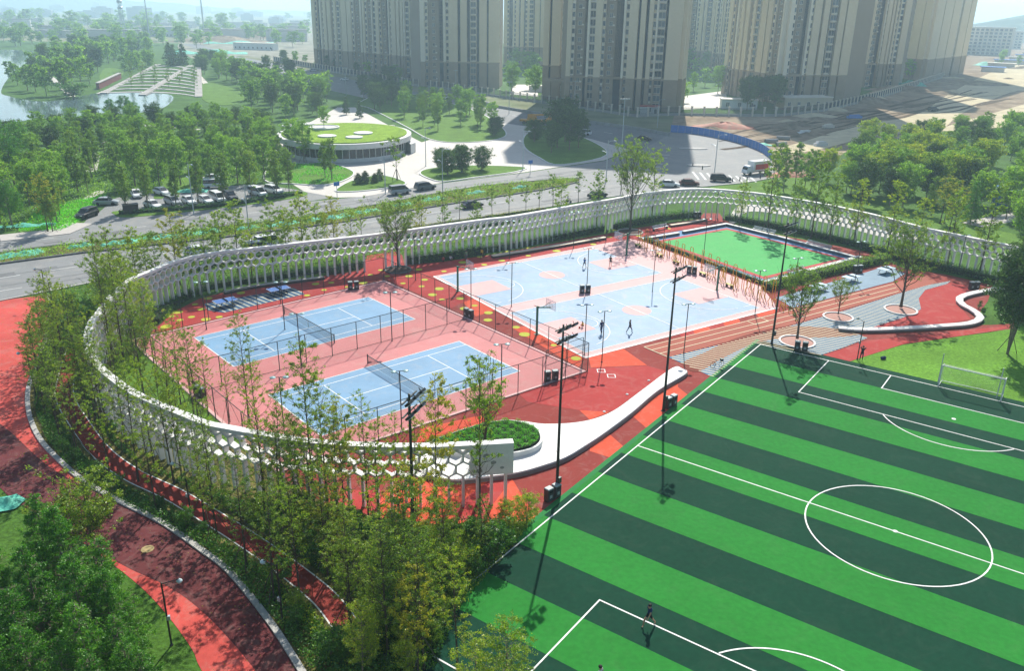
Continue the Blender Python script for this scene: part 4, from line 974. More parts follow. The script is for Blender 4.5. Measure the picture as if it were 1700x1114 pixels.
for i in range(2):
    p = la - ld * (1.5 + i * 2.2) + ln_ * 1.2
    t = thing('round_exercise_frame', ('left', 'right')[1 - i] + ' of two low dark climbing frames beside the far hoop', 'exercise frame', (p.x, p.y, .06), lang, 'low climbing frames')
    for k in range(5): MB().tube([(-.8 + .4 * k, -.5, 0), (-.8 + .4 * k, -.4, .9), (-.8 + .4 * k, .4, .9), (-.8 + .4 * k, .5, 0)], .03, 5).build('hoop_bar', M_loop[2], t)
# ------------------------------------------------------------------ residential towers
M_pan = mat('tower_beige', C8(222, 206, 174), 0.8, 0.04, 0.1, fine=0.04, fscale=1.0)
M_pan2 = mat('tower_cream', C8(232, 222, 198), 0.8, 0.04, 0.1)
M_bwall = mat('tower_brown_wall', C8(150, 136, 116), 0.8, 0.06, 0.1)
M_pod = mat('podium_stone', C8(158, 142, 120), 0.8, 0.1, 0.3, fine=0.06, fscale=2)
M_slot = mat('tower_recess_shade', C8(44, 54, 66), 0.7, 0.1, 0.2)  # shade of the recesses darkened into the colour for contrast with the piers
M_slab = mat('balcony_white', C8(214, 206, 190), 0.7, 0.05, 0.5)
def glassm():
    mt, t, b = nodes_of('window_glass'); b.inputs['Base Color'].default_value = (*C8(42, 56, 66), 1); b.inputs['Roughness'].default_value = 0.12
    N, L = t.nodes, t.links; oi = N.new('ShaderNodeObjectInfo'); mr = N.new('ShaderNodeValToRGB')
    mr.color_ramp.elements[0].color = (*C8(30, 40, 48), 1); mr.color_ramp.elements[1].color = (*C8(92, 106, 112), 1)
    L.new(oi.outputs['Random'], mr.inputs[0]); L.new(mr.outputs[0], b.inputs['Base Color']); return mt
M_glass = glassm()
WIN = {}
def window(kind, parent, loc, rz):
    if kind not in WIN:
        w, h = {'n': (1.1, 1.7), 's': (1.3, 1.5), 'b': (2.6, 2.1)}[kind]; mb = MB()
        mb.box((0, 0, 0), (w, .12, h)); mb.cur = 1
        for x in ((-w / 2, w / 2, 0) if kind != 'n' else (-w / 2, w / 2)): mb.box((x, -.05, 0), (.09, .12, h))
        mb.box((0, -.05, h), (w + .2, .2, .1)); mb.box((0, -.1, -.1), (w + .3, .3, .12))
        o = mb.build('window', [M_glass, M_slab], parent); WIN[kind] = o.data
    else:
        o = bpy.data.objects.new('window', WIN[kind]); COL.objects.link(o); o.parent = parent
    o.location = loc; o.rotation_euler = (0, 0, rz); return o
def bands_on(t, p0, p1, seq, H, zpod, zwin=47.0):
    """facade relief on one side of a tower: piers, recesses, window strips, bays"""
    A, B = Vector(p0), Vector(p1); d = (B - A); W = d.length; d.normalize(); n = Vector((d.y, -d.x))
    if n.dot(-A) < 0: n = -n
    rz = math.atan2(d.y, d.x)
    if n.dot(Vector((math.sin(rz), -math.cos(rz)))) < 0: rz += PI
    tot = sum(w for _, w in seq); k = W / tot; x = 0.0
    for ty, w in seq:
        w *= k; c = A + d * (x + w / 2)
        pr = {'P': 1.5, 'L': 1.8, 'R': .2, 'D': -.0, 'W': .8, 'B': .9, 'S': .05, 'N': .8}[ty]
        def blk(nm, mt_, z0, z1, pr=pr, ww=w - .02):
            q = c + n * (pr / 2 - .3)
            MB().box((0, 0, 0), (ww, pr + .6, z1 - z0)).build(nm, mt_, t, (q.x, q.y, z0), rz)
        if ty == 'P': blk('pier', M_pan, zpod, H)
        elif ty == 'L': blk('pier', M_pan2, zpod, H)
        elif ty in 'RN': blk('wall_strip', M_bwall if ty == 'R' else M_pan, zpod, H)
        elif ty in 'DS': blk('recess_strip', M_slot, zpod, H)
        else: blk('wall_strip', M_pan2, zpod, H)
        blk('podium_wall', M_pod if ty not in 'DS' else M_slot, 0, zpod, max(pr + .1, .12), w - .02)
        if ty in 'WNBR':
            f = 1
            while f * 3.0 < zwin:
                z = f * 3.0 - 2.1; q = c + n * (pr + .02 + (.12 if z < zpod else 0))
                window({'W': 'n', 'N': 'n', 'B': 'b', 'R': 's'}[ty], t, (q.x, q.y, z), rz)
                if ty == 'B' and z > zpod:
                    q2 = c + n * (pr + .35); MB().box((0, 0, 0), (w * .98, .7, .35)).build('balcony_slab', M_slab, t, (q2.x, q2.y, z - .62), rz)
                elif ty == 'W' and z > zpod and f % 2:
                    q2 = c + n * (pr + .2); MB().box((0, 0, 0), (w * .9, .4, .5)).build('sill_panel', M_slab, t, (q2.x, q2.y, z - .75), rz)
                if ty in 'RN' and rnd.random() < .55:
                    q3 = c + d * (1.05 if ty == 'R' else 0) + n * (pr + .3); MB().box((0, 0, 0), (.85, .36, .62)).build('air_conditioner', M_slab, t, (q3.x, q3.y, z - (.1 if ty == 'R' else .85)), rz)
                f += 1
        x += w
    c = A + d * (W / 2) + n * .55
    MB().box((0, 0, 0), (W + .5, 1.7, .9)).build('cornice', M_pod, t, (c.x, c.y, zpod - .5), rz)
def footprint(front, depth):
    A, B = Vector(front[0]), Vector(front[-1]); d = (B - A).normalized(); n = Vector((-d.y, d.x))
    if n.dot(A) < 0: n = -n
    return [tuple(p) for p in front] + [tuple(B + n * depth), tuple(A + n * depth)]
SEQ1 = [('P', 2.1), ('W', 1.4), ('R', 4.4), ('D', 1.6), ('L', 1.1), ('B', 2.4), ('P', 3.2), ('N', 1.4), ('R', 4.6), ('D', 3.6), ('L', 1.0), ('W', 1.4), ('P', 4.0), ('S', 1.1), ('P', 2.3), ('S', 1.4), ('P', 1.9), ('N', 1.4), ('L', .8), ('B', 3.2), ('S', 1.2), ('P', 6.4)]
SEQ2 = [('P', 3.0), ('N', 1.4), ('D', 3.4), ('L', 1.2), ('W', 1.4), ('P', 2.6), ('S', 1.2), ('P', 3.0), ('S', 1.2), ('N', 1.5), ('P', 2.0), ('B', 3.0), ('D', 1.4), ('P', 4.2), ('S', .8), ('P', 3.4), ('W', 1.5), ('R', 4.6), ('D', 1.6), ('L', 1.2)]
SEQ3 = [('L', 2.0), ('W', 1.5), ('R', 5.0), ('D', 1.8), ('L', 1.1), ('W', 1.4), ('P', 4.0), ('S', 1.2), ('P', 3.0), ('S', 1.3), ('B', 3.0), ('S', 1.2), ('P', 3.4), ('S', .8), ('P', 5.0)]
SEQ4 = [('P', 5.0), ('S', .5), ('P', 5.5), ('S', .5), ('P', 5.0), ('W', 1.4), ('S', .6), ('P', 5.2), ('S', .5), ('P', 4.0)]
def tower(label, fronts, depth, H, seqs, zpod=12.0):
    t = thing('apartment_tower', label, 'tower', (0, 0, 0), 0, 'apartment towers')
    MB().slab(footprint(fronts, depth), 0.0, H).build('body', M_bwall, t)
    for (a, b), s in zip(zip(fronts, fronts[1:]), seqs):
        if s: bands_on(t, a, b, s, H - 1, zpod)
    MB().slab(offset(footprint(fronts, depth), 0.3, True), H, H + 1.2).build('roof', M_slab, t)
    return t
def colx(px, y):
    return ((px - IMG_W / 2) / FOC) * (y * _cp + CAM_Z * _sp) + (CAM_Z - (y - 0) * 0) * 0
tower('hazy beige apartment tower at the left end of the row', [(-123, 538), (-86, 499)], 18, 104, [SEQ2])
tower('shaded apartment tower joined between the leftmost tower and the nearer one', [(-85.4, 497.5), (-50.8, 460)], 18, 104, [SEQ1])
tower('beige apartment tower left of the gap with trees and white parking', [(-46.2, 423.2), (-8.3, 424), (-7, 440)], 17, 104, [SEQ3, None])
tower('far pale tower seen through the gap left of the middle tower', [(-9, 612), (26, 606)], 18, 104, [SEQ2])
tower('largest beige apartment tower in the middle with brown podium and entrance frames', [(19.7, 343.8), (61.8, 331.6), (66.2, 347)], 17, 125, [SEQ1, [('P', 6), ('S', 1), ('P', 6)]])
tower('narrow set-back wing left of the largest middle tower', [(11.6, 376), (27, 371.5)], 12, 118, [[('P', 1.6), ('S', .6), ('P', 2.5), ('W', 1.3), ('R', 4)]], 14.0)
tower('far pale tower seen right behind the middle tower', [(colx(1128, 600), 600), (colx(1180, 590), 590)], 18, 110, [SEQ3])
tower('far pale tower just left of the broad right hand tower', [(colx(1172, 560), 560), (colx(1212, 552), 552)], 18, 110, [SEQ2])
tower('broad beige tower with long side wall behind the white shed', [(99.8, 415.7), (112, 369.6), (141.8, 376.3)], 20, 122, [SEQ2, SEQ3])
tower('beige tower set back right of the broad tower with dark windows', [(168, 497), (177.2, 465), (206.9, 473.1)], 20, 118, [SEQ4, SEQ1])
tower('hazy sunlit beige tower at the right end of the row', [(232, 560), (243.6, 524), (300, 590)], 18, 112, [SEQ4, SEQ4])
# entrance frames of the middle tower
def porch(label, px, w, h, dep):
    g = G(*px); t = thing('entrance_frame', label, 'porch', (g.x, g.y, 0), math.radians(-16), 'tower entrance frames')
    for s in (-1, 1): MB().box((s * w / 2, 0, 0), (1.4, 1.4, h)).build('column', M_pod, t)
    MB().box((0, dep / 2 - .7, h), (w + 2.4, dep, 1.4)).build('lintel', M_pod, t)
porch('larger brown entrance frame left of the middle tower', (928, 172), 9, 8.5, 8); porch('smaller brown entrance frame at the middle tower', (994, 180), 6, 6.5, 6)
# retail podium at the right end
t = thing('retail_block', 'low shop block with pale roof below the rightmost tower', 'building')
rp = PX([(1535, 118), (1570, 104), (1612, 86), (1620, 64), (1560, 60), (1530, 80)])
MB().slab(rp, 0, 9).build('wall', M_bwall, t); MB().slab(offset(rp, -.6, True), 9, 9.8).build('roof', M_slab, t)
A, B = Vector(rp[0]), Vector(rp[2])
for i in range(16):
    p = A.lerp(B, (i + .5) / 16); window('b', t, (p.x + .3, p.y - .4, 4.6), math.atan2(B.y - A.y, B.x - A.x)); window('b', t, (p.x + .3, p.y - .4, .8), math.atan2(B.y - A.y, B.x - A.x))
# ------------------------------------------------------------------ compound fence
M_fp = mat('fence_post_stone', C8(206, 198, 180), 0.8, 0.08, 1); M_fw = mat('fence_wall_grey', C8(150, 150, 146), 0.8, 0.1, 0.5); M_bars = mat('fence_bars', C8(66, 72, 76), 0.5, 0.1, 1)
cf = thing('compound_fence', 'long railing fence with pale stone posts round the tower compound', 'fence')
cfp = resample(PX([(455, 101), (560, 121), (627, 132), (664, 139), (740, 148), (840, 163), (950, 178), (1054, 194), (1119, 191), (1218, 193), (1294, 193), (1366, 185), (1445, 167), (1510, 147), (1572, 126), (1582, 112)]), 4.6)
pme = None
for i, p in enumerate(cfp):
    if pme is None: o = MB().box((0, 0, 0), (.62, .62, 3.3)).box((0, 0, 3.3), (.85, .85, .2)).build('post', M_fp, cf); pme = o.data
    else: o = bpy.data.objects.new('post', pme); COL.objects.link(o); o.parent = cf
    o.location = (p[0], p[1], 0)
def barmat():
    mt, t, b = nodes_of('railing'); N, L = t.nodes, t.links; b.inputs['Base Color'].default_value = (*C8(60, 68, 72), 1)
    tc = N.new('ShaderNodeUVMap'); return mt
for a, b in zip(cfp, cfp[1:]):
    A, B = Vector(a), Vector(b); d = (B - A).normalized() * .32
    MB().strip([tuple(A + d), tuple(B - d)], .4, .9, z1=0).build('plinth', M_fw, cf)
    mb = MB(); k = 14
    for z in (1.1, 2.8): mb.strip([tuple(A + d), tuple(B - d)], .07, z + .08, z1=z)
    for j in range(k):
        p = (A + d).lerp(B - d, (j + .5) / k); mb.box((p.x, p.y, .9), (.07, .07, 2.1))
    mb.build('railing', M_bars, cf)
# ------------------------------------------------------------------ roadside barriers, hoarding
hb = thing('blue_hoarding', 'blue corrugated site hoarding curving beside the junction', 'fence'); hp = resample(smooth2(PX([(1113, 219), (1150, 222), (1185, 228), (1220, 236), (1247, 245), (1266, 254), (1281, 266)]), 4), 2.4)
M_blue = mat('hoarding_blue', C8(64, 122, 196), 0.5, 0.12, 0.5, fine=0.1, fscale=3)
for a, b in zip(hp, hp[1:]):
    A, B = Vector(a), Vector(b); mb = MB(); d = (B - A) / 9
    for j in range(9): mb.strip([tuple(A + d * j), tuple(A + d * (j + .97))], .04 + .06 * (j % 2), 2.3, z1=0.03)
    mb.build('panel', M_blue, hb)
    MB().tube([(*A, 0), (*A, 2.4)], .05, 5).build('post', M_galv, hb)
brr = thing('road_barrier', 'pale concrete road barrier between compound road and fence', 'barrier'); bpth = resample(PX([(785, 172), (870, 186), (960, 202), (1060, 216), (1112, 226)]), 3.0)
for a, b in zip(bpth, bpth[1:]):
    A, B = Vector(a), Vector(b); d = (B - A) * .04
    MB().strip([tuple(A + d), tuple(B - d)], .5, 1.0, z1=0.03).build('barrier_block', M_fw, brr)
t = thing('precast_wall', 'grey stacked concrete blocks beside the road behind the grove', 'barrier'); q = resample(PX([(788, 171), (820, 178)]), 2.0)
for a, b in zip(q, q[1:]): MB().strip([a, b], .9, 1.6, z1=.03).build('block', M_fw, t)
# ------------------------------------------------------------------ green-roofed pavilion
def ell(cx, cy, rx, ry, n=48, a=0.0): return [(cx + rx * math.cos(2 * PI * i / n) * math.cos(a) - ry * math.sin(2 * PI * i / n) * math.sin(a), cy + rx * math.cos(2 * PI * i / n) * math.sin(a) + ry * math.sin(2 * PI * i / n) * math.cos(a)) for i in range(n)]
M_groof = mat('sedum_roof', C8(128, 158, 56), 0.95, 0.25, 0.4, 0.9, 3, spec=.05, fine=0.35, fscale=2.5)
pv = thing('green_roof_pavilion', 'round white pavilion with grass roof and pale roof discs', 'building')
pc = (-45.5, 226.5); prx, pry, pa = 17.6, 20.5, 0.15
rim = ell(*pc, prx, pry, 64, pa)
MB().slab(ell(*pc, prx - 1.6, pry - 1.6, 48, pa), .05, 3.6).build('glass_wall', M_glass, pv)
MB().slab(rim, 3.4, 4.7).build('roof_rim', M_white, pv)
MB().slab(ell(*pc, prx - 1.2, pry - 1.2, 64, pa), 4.68, 4.95).build('roof_lawn', M_groof, pv)
gw_ = ell(*pc, prx - 1.5, pry - 1.5, 60, pa)
for i in range(60): MB().box((gw_[i][0], gw_[i][1], .05), (.16, .16, 3.4)).build('mullion', M_white, pv)
MB().strip(ell(*pc, prx - 1.45, pry - 1.45, 60, pa), .12, 1.0, closed=True, z1=.05).build('dado', M_white, pv)
for p, r in (((482, 209), 2.3), ((510, 206), 2.0), ((543, 226), 2.4), ((588, 228), 2.2), ((603, 221), 2.5)):
    g = G(p[0], p[1], 5); MB().lathe([(r, 0), (r, .35), (r - .2, .4), (0, .42)], 28, (g.x, g.y, 4.9)).build('roof_disc', M_white, pv)
g = G(538, 212, 5); RTREE = (g.x, g.y); MB().lathe([(4.2, 0), (4.2, .5), (3.8, .5), (3.8, .3)], 32, (g.x, g.y, 4.9)).build('tree_well', M_white, pv)
rm = PX([(628, 209), (655, 215), (676, 226), (690, 240), (682, 243), (664, 231), (645, 221), (622, 215)], 2.0)
mbr = MB(); n = len(rm); 
mbr.slab(rm, .05, 2.6).build('stair_flank', M_white, pv)
for i in range(6):
    a = Vector(G2((650 + i * 6, 221 + i * 3.6))); MB().box((a.x, a.y, .05), (2.2, 1.0, 2.4 - .36 * i), .6).build('stair_step', M_conc, pv)
# ------------------------------------------------------------------ amphitheatre terraces
am = thing('terraced_amphitheatre', 'fan of pale stone terraces with grass steps above the pond', 'terrace')
nrow = 9
for i in range(nrow):
    f = i / nrow
    def row(f): return smooth2(PX([(172 + 92 * f, 155 - 38 * f), (215 + 62 * f, 153.5 - 39 * f), (262 + 34 * f, 154 - 39 * f), (300 + 18 * f, 156.5 - 37 * f), (330 - 2 * f, 161 - 38 * f)]), 6)
    a, b, c = row(f), row(f + .34 / nrow), row(f + 1.0 / nrow)
    z = .2 + i * .36
    MB().slab(a + b[::-1], 0, z).build('stone_step', M_kerb, am)
    MB().slab(b + c[::-1], 0, z + .1).build('grass_step', M_grass, am)
for e in ([(172, 155), (264, 116)], [(330, 161), (330, 122)], [(236, 158), (318, 118)]):
    q = resample(PX(e), 5)
    for i in range(len(q) - 1): MB().strip([q[i], q[i + 1]], 3.0, .4 + 3.2 * i / len(q), z1=0).build('stair_flight', M_side, am)
t = thing('red_brick_wall', 'low red wall left of the terraces by the pond', 'wall'); MB().strip(PX([(163, 148), (200, 130)]), 1.2, 2.6, z1=0).build('wall_face', mat('red_wall', C8(120, 56, 50), .8, .1, .3), t); MB().strip(PX([(163, 148), (200, 130)]), 1.6, 2.9, z1=2.6).build('coping', M_kerb, t)
# ------------------------------------------------------------------ small site buildings
def shed(label, px, w, d, h, mt_w, rz, mt_r=None):
    g = G(*px); t = thing('site_hut', label, 'building', (g.x, g.y, 0), rz, 'site huts')
    MB().box((0, 0, 0), (w, d, h)).build('wall', mt_w, t); MB().box((0, 0, h), (w + .5, d + .5, .35)).build('roof', mt_r or M_slab, t)
    for i in range(max(1, int(w / 4))):
        x = -w / 2 + (i + .5) * w / max(1, int(w / 4)); o = window('s', t, (x, -d / 2 - .02, 1.1), 0); o.location = (x, -d / 2 - .02, 1.1)
    MB().box((w / 2 - 1.2, -d / 2 - .04, 0), (1.0, .1, 2.1)).build('door', M_bars, t)
M_shw = mat('hut_white', C8(206, 208, 204), .6, .08, .5)
shed('small white hut with red roof below the middle tower', (1078, 189), 7, 4, 2.8, M_shw, -.2, mat('hut_red_roof', C8(170, 70, 64), .6))
shed('white shed behind the fence right of the parking gap', (1225, 180), 14, 6, 3.6, M_shw, -.1); shed('pale flat-roofed garage behind the fence below the broad tower', (1332, 178), 22, 8, 4.2, mat('hut_beige', C8(196, 184, 156), .7, .06, .5), .25)
shed('white flat guard house beside the middle tower parking', (896, 152), 9, 5, 2.6, M_shw, -.2)
shed('long white site office by the far earthworks', (425, 82), 38, 9, 5.5, M_shw, -.25); shed('long pale barrack far behind the park', (272, 60), 56, 12, 11, M_shw, .1)
shed('blue roofed site cabin at the right edge behind trees', (1690, 345), 9, 6, 3.5, M_blue, -.7, M_blue)
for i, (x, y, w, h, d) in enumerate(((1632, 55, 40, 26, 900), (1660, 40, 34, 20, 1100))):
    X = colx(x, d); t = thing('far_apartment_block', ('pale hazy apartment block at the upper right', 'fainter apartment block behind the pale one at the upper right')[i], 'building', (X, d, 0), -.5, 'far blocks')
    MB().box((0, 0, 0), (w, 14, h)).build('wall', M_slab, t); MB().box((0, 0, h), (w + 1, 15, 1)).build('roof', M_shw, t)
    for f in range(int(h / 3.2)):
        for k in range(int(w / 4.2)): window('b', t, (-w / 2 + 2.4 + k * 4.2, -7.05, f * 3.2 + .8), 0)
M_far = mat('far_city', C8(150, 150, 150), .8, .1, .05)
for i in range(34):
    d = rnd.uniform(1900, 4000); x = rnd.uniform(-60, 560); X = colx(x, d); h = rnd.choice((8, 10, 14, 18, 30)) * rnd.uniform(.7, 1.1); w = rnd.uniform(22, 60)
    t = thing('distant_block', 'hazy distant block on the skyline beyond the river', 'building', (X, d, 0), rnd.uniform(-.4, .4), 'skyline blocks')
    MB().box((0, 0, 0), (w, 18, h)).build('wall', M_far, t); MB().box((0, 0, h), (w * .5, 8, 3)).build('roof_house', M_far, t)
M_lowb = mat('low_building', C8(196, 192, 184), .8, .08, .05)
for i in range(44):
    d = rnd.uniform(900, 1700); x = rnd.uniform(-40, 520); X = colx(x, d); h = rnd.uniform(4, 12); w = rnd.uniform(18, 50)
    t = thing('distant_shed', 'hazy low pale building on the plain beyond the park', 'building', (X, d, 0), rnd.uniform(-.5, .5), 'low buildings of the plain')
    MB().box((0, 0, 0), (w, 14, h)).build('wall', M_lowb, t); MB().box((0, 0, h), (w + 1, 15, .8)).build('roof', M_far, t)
for i in range(7):
    d = 620 + 55 * i; x = 1640 + 14 * i; X = colx(x, d); t = thing('site_shelter', 'low pale site shelter along the far right earthworks', 'building', (X, d, 0), -.6, 'far right shelters')
    MB().box((0, 0, 0), (14 + 4 * (i % 3), 7, 3.2)).build('wall', M_lowb, t); MB().box((0, 0, 3.2), (16 + 4 * (i % 3), 8, .4)).build('roof', (M_blue, M_slab)[i % 2], t)
# ------------------------------------------------------------------ telecom mast and pole
g = G(207, 66); t = thing('telecom_mast', 'grey lattice telecom mast with antenna rings beyond the park', 'mast', (g.x, g.y, 0))
for a in (0, 2.09, 4.19): MB().tube([(3 * math.cos(a), 3 * math.sin(a), 0), (.6 * math.cos(a), .6 * math.sin(a), 62)], .3, 5).build('leg', M_galv, t)
mb = MB()
for k in range(16):
    z0, z1 = 62 * k / 16, 62 * (k + 1) / 16; r0, r1 = 3 - 2.4 * k / 16, 3 - 2.4 * (k + 1) / 16
    for a in (0, 2.09, 4.19): mb.tube([(r0 * math.cos(a), r0 * math.sin(a), z0), (r1 * math.cos(a + 2.09), r1 * math.sin(a + 2.09), z1)], .16, 4)
mb.build('bracing', M_galv, t)
for z in (30, 36, 44, 50, 56): MB().lathe([(2.2, 0), (2.6, .3), (2.6, 2.2), (2.2, 2.5)], 12, (0, 0, z)).build('antenna_ring', M_galv, t)
g = G(249, 66); t = thing('tall_pole', 'slim tapering pole right of the telecom mast', 'mast', (g.x, g.y, 0)); MB().lathe([(.9, 0), (.35, 64), (0, 64.2)], 8).build('shaft', M_galv, t); MB().lathe([(.9, 0), (.9, 1.5), (.3, 2)], 8, (0, 0, 40)).build('collar', M_galv, t)
g = G(340, 62); t = thing('site_crane', 'faint pale crane jib over the far earthworks', 'crane', (g.x, g.y, 0)); MB().tube([(0, 0, 0), (0, 0, 46)], .8, 4).build('tower', M_galv, t); MB().tube([(8, 0, 48), (-18, 0, 62)], .6, 4).build('jib', M_galv, t); MB().box((0, 0, 45), (3, 3, 3)).build('cab', M_galv, t)
# ------------------------------------------------------------------ road signs
for i, (x, y, w) in enumerate(((1052, 268, 'blue direction sign on a pole at the plaza corner of the junction'), (560, 330, 'blue road sign on a pole at the car park exit'), (880, 290, 'blue road sign on a pole at the plaza edge'))):
    g = G(x, y); t = thing('road_sign', w, 'sign', (g.x, g.y, .05), .6, 'road signs'); MB().lathe([(.07, 0), (.06, 3.4)], 8).build('pole', M_galv, t); MB().box((0, -.08, 2.6), (1.2, .05, .8)).build('panel', M_blue, t)
# ------------------------------------------------------------------ hills on the horizon
mb = MB(); n = 60
def ridge(xa, xb, d, h, seed, z0=-1):
    rs = random.Random(seed); mb = MB(); pts = []
    for i in range(n + 1):
        f = i / n; pts.append((xa + (xb - xa) * f, h * (math.sin(PI * f) ** .6) * (.6 + .4 * math.sin(f * 7 + seed) + .15 * rs.random())))
    for i, (x, z) in enumerate(pts): mb.v += [(x, d - 160, 0), (x, d, max(z, .5)), (x, d + 500, 0)]
    for i in range(n):
        a, b = 3 * i, 3 * i + 3; mb.face((a, b, b + 1, a + 1)); mb.face((a + 1, b + 1, b + 2, a + 2))
    return mb
struct('hills', ridge(colx(1480, 1500), colx(2000, 1500), 1500, 62, 3), mat('far_wood', C8(62, 84, 56), .95, .3, .02))
struct('hills', ridge(colx(-500, 4200), colx(700, 4200), 4200, 60, 5), MATS['far_wood'])
# ------------------------------------------------------------------ vegetation
M_bark = mat('bark', C8(128, 116, 100), 0.9, 0.25, 4.0, 0.4, 20)
M_barkd = mat('dark_bark', C8(84, 74, 64), 0.9, 0.25, 4.0, 0.4, 20)
M_stake = mat('wood_stake', C8(92, 84, 74), 0.9, 0.2, 3)
L_mid = leafmat('leaf_mid', [C8(68, 101, 40), C8(103, 136, 51), C8(141, 165, 62), C8(176, 189, 73)], .48)
L_oliv = leafmat('leaf_olive', [C8(70, 108, 37), C8(114, 150, 48), C8(161, 185, 59), C8(207, 202, 64)], .5)
L_lgold = leafmat('leaf_lime_gold', [C8(75, 117, 35), C8(117, 152, 42), C8(177, 190, 46), C8(230, 219, 54)])
L_gold = leafmat('leaf_gold', [C8(106, 128, 42), C8(145, 158, 48), C8(185, 183, 55), C8(216, 194, 59)])
L_brig = leafmat('leaf_bright', [C8(36, 84, 26), C8(64, 122, 38), C8(98, 160, 52), C8(136, 184, 68)], .42, (1.1, 1.15, .5))
L_park2 = leafmat('leaf_park_light', [C8(68, 101, 42), C8(101, 136, 51), C8(134, 165, 62), C8(165, 185, 73)], .48)
L_lime2 = leafmat('leaf_planter', [C8(41, 115, 19), C8(65, 151, 26), C8(98, 182, 36), C8(134, 206, 53)], .4)
L_dark = leafmat('leaf_dark', [C8(45, 69, 37), C8(65, 94, 47), C8(87, 119, 56), C8(116, 144, 68)], 0.3)
L_park = leafmat('leaf_park', [C8(72, 106, 46), C8(106, 145, 56), C8(142, 182, 67), C8(179, 215, 80)], 0.48)
L_hedge = leafmat('leaf_hedge', [C8(43, 78, 34), C8(65, 110, 44), C8(90, 140, 53), C8(132, 176, 70)], 0.3)
L_lime = leafmat('leaf_lime', [C8(56, 138, 23), C8(89, 191, 31), C8(133, 232, 49), C8(183, 255, 69)], 0.4)

def tree_meshes(nm, seed, h, r0, first, nb, blen, prof, rise, nleaf, lsize, jit, lmat, bmat=None, sag=0.0, stems=1, lean=0.05, ntw=3, flat=0.0, asp=.5, k=5, clump=13):
    """one tree: trunk with limbs as one mesh, crown of separate small leaves as another"""
    rs = random.Random(seed); nrs = np.random.RandomState(seed); tb = MB(); L = []
    for st in range(stems):
        a0 = 2 * PI * st / stems + rs.random(); sp = 0.0 if stems == 1 else 0.09 * h
        def axis(f): return Vector((math.cos(a0) * sp * f + lean * math.sin(f * 4 + seed) * f, math.sin(a0) * sp * f + lean * math.cos(f * 3 + seed) * f - 0, h * f))
        tb.tube([axis(f) for f in (0, .06, .3, .55, .8, 1)], [r0 * 1.35, r0, r0 * .75, r0 * .5, r0 * .25, .012], k)
        n = nb // stems
        for i in range(n):
            t = first + (1 - first) * (i + rs.random() * .8) / n; u = (t - first) / (1 - first)
            p = axis(min(t, .985)); az = i * 2.4 + rs.uniform(-.5, .5)
            l = blen * prof(u) * rs.uniform(.65, 1.15); el = rise * (1 - .15 * u) + rs.uniform(-.2, .2)
            d = Vector((math.cos(az) * math.cos(el), math.sin(az) * math.cos(el), math.sin(el)))
            pts = [p]
            for s in range(1, 5):
                f = s / 4; q = p + d * l * f + Vector((0, 0, (rise > .4) * .08 * l * f * f - sag * l * f * f)) + Vector((rs.uniform(-.06, .06), rs.uniform(-.06, .06), rs.uniform(-.04, .04))) * l
                pts.append(q)
            rb = max(.012, r0 * .32 * (1 - .6 * u)); tb.tube(pts, [rb, rb * .8, rb * .6, rb * .4, .008], 4 if k > 4 else 3, False)
            segs = [(pts[a], pts[a + 1], 1.0) for a in range(1, 4)]
            for w in range(ntw):
                f = rs.uniform(.35, .95); a = min(3, int(f * 4)); b = pts[a].lerp(pts[a + 1], f * 4 - a) if a < 4 else pts[4]
                az2 = az + rs.choice((-1, 1)) * rs.uniform(.5, 1.3); el2 = el + rs.uniform(-.3, .5); l2 = l * rs.uniform(.25, .5)
                e = b + Vector((math.cos(az2) * math.cos(el2), math.sin(az2) * math.cos(el2), math.sin(el2) - sag)) * l2
                tb.tube([b, e], [rb * .35, .006], 3, False); segs.append((b, e, 1.4))
            for a, b, wt in segs: L.append((a, b, wt * (b - a).length))
        L.append((axis(.9), axis(1.0), .12 * h))
    W = np.array([x[2] for x in L]); W = W / W.sum(); ncl = max(40, int(nleaf / clump)); idx = nrs.choice(len(L), ncl, p=W)
    A = np.array([x[0] for x in L])[idx]; B = np.array([x[1] for x in L])[idx]; f = nrs.uniform(.1, 1.08, ncl)[:, None]
    K = A + (B - A) * f + nrs.normal(size=(ncl, 3)) * jit * np.array([1, 1, .7]) * .8
    C = K[nrs.choice(ncl, nleaf, p=(lambda q: q / q.sum())(nrs.gamma(1.2, size=ncl)))] + nrs.normal(size=(nleaf, 3)) * np.array([1, 1, .6]) * max(jit * .75, lsize * .9)
    if sag > .5: C[:, 2] -= nrs.exponential(.5, nleaf) * sag
    C[:, 2] = np.maximum(C[:, 2], .25)
    V, F = leaf_quads(C, lsize, nrs, flat, asp)
    tm = bpy.data.meshes.new('trunk'); tm.from_pydata(tb.v, [], tb.f); tm.materials.append(bmat or M_bark); tm.update()
    return tm, np_mesh('crown', V, F, lmat)
cone = lambda u: (1 - u) ** .75 * .95 + .12
slim = lambda u: .35 + .65 * math.sin(PI * (.25 + .7 * u)) if u < .9 else .3
oval = lambda u: max(.25, math.sin(PI * (.12 + .8 * u)) ** .7)
vase = lambda u: 1.05 - .72 * u
STAKE = MB().tube([(0, 0, 0), (0, 0, 1)], .035, 4)
stake_me = None
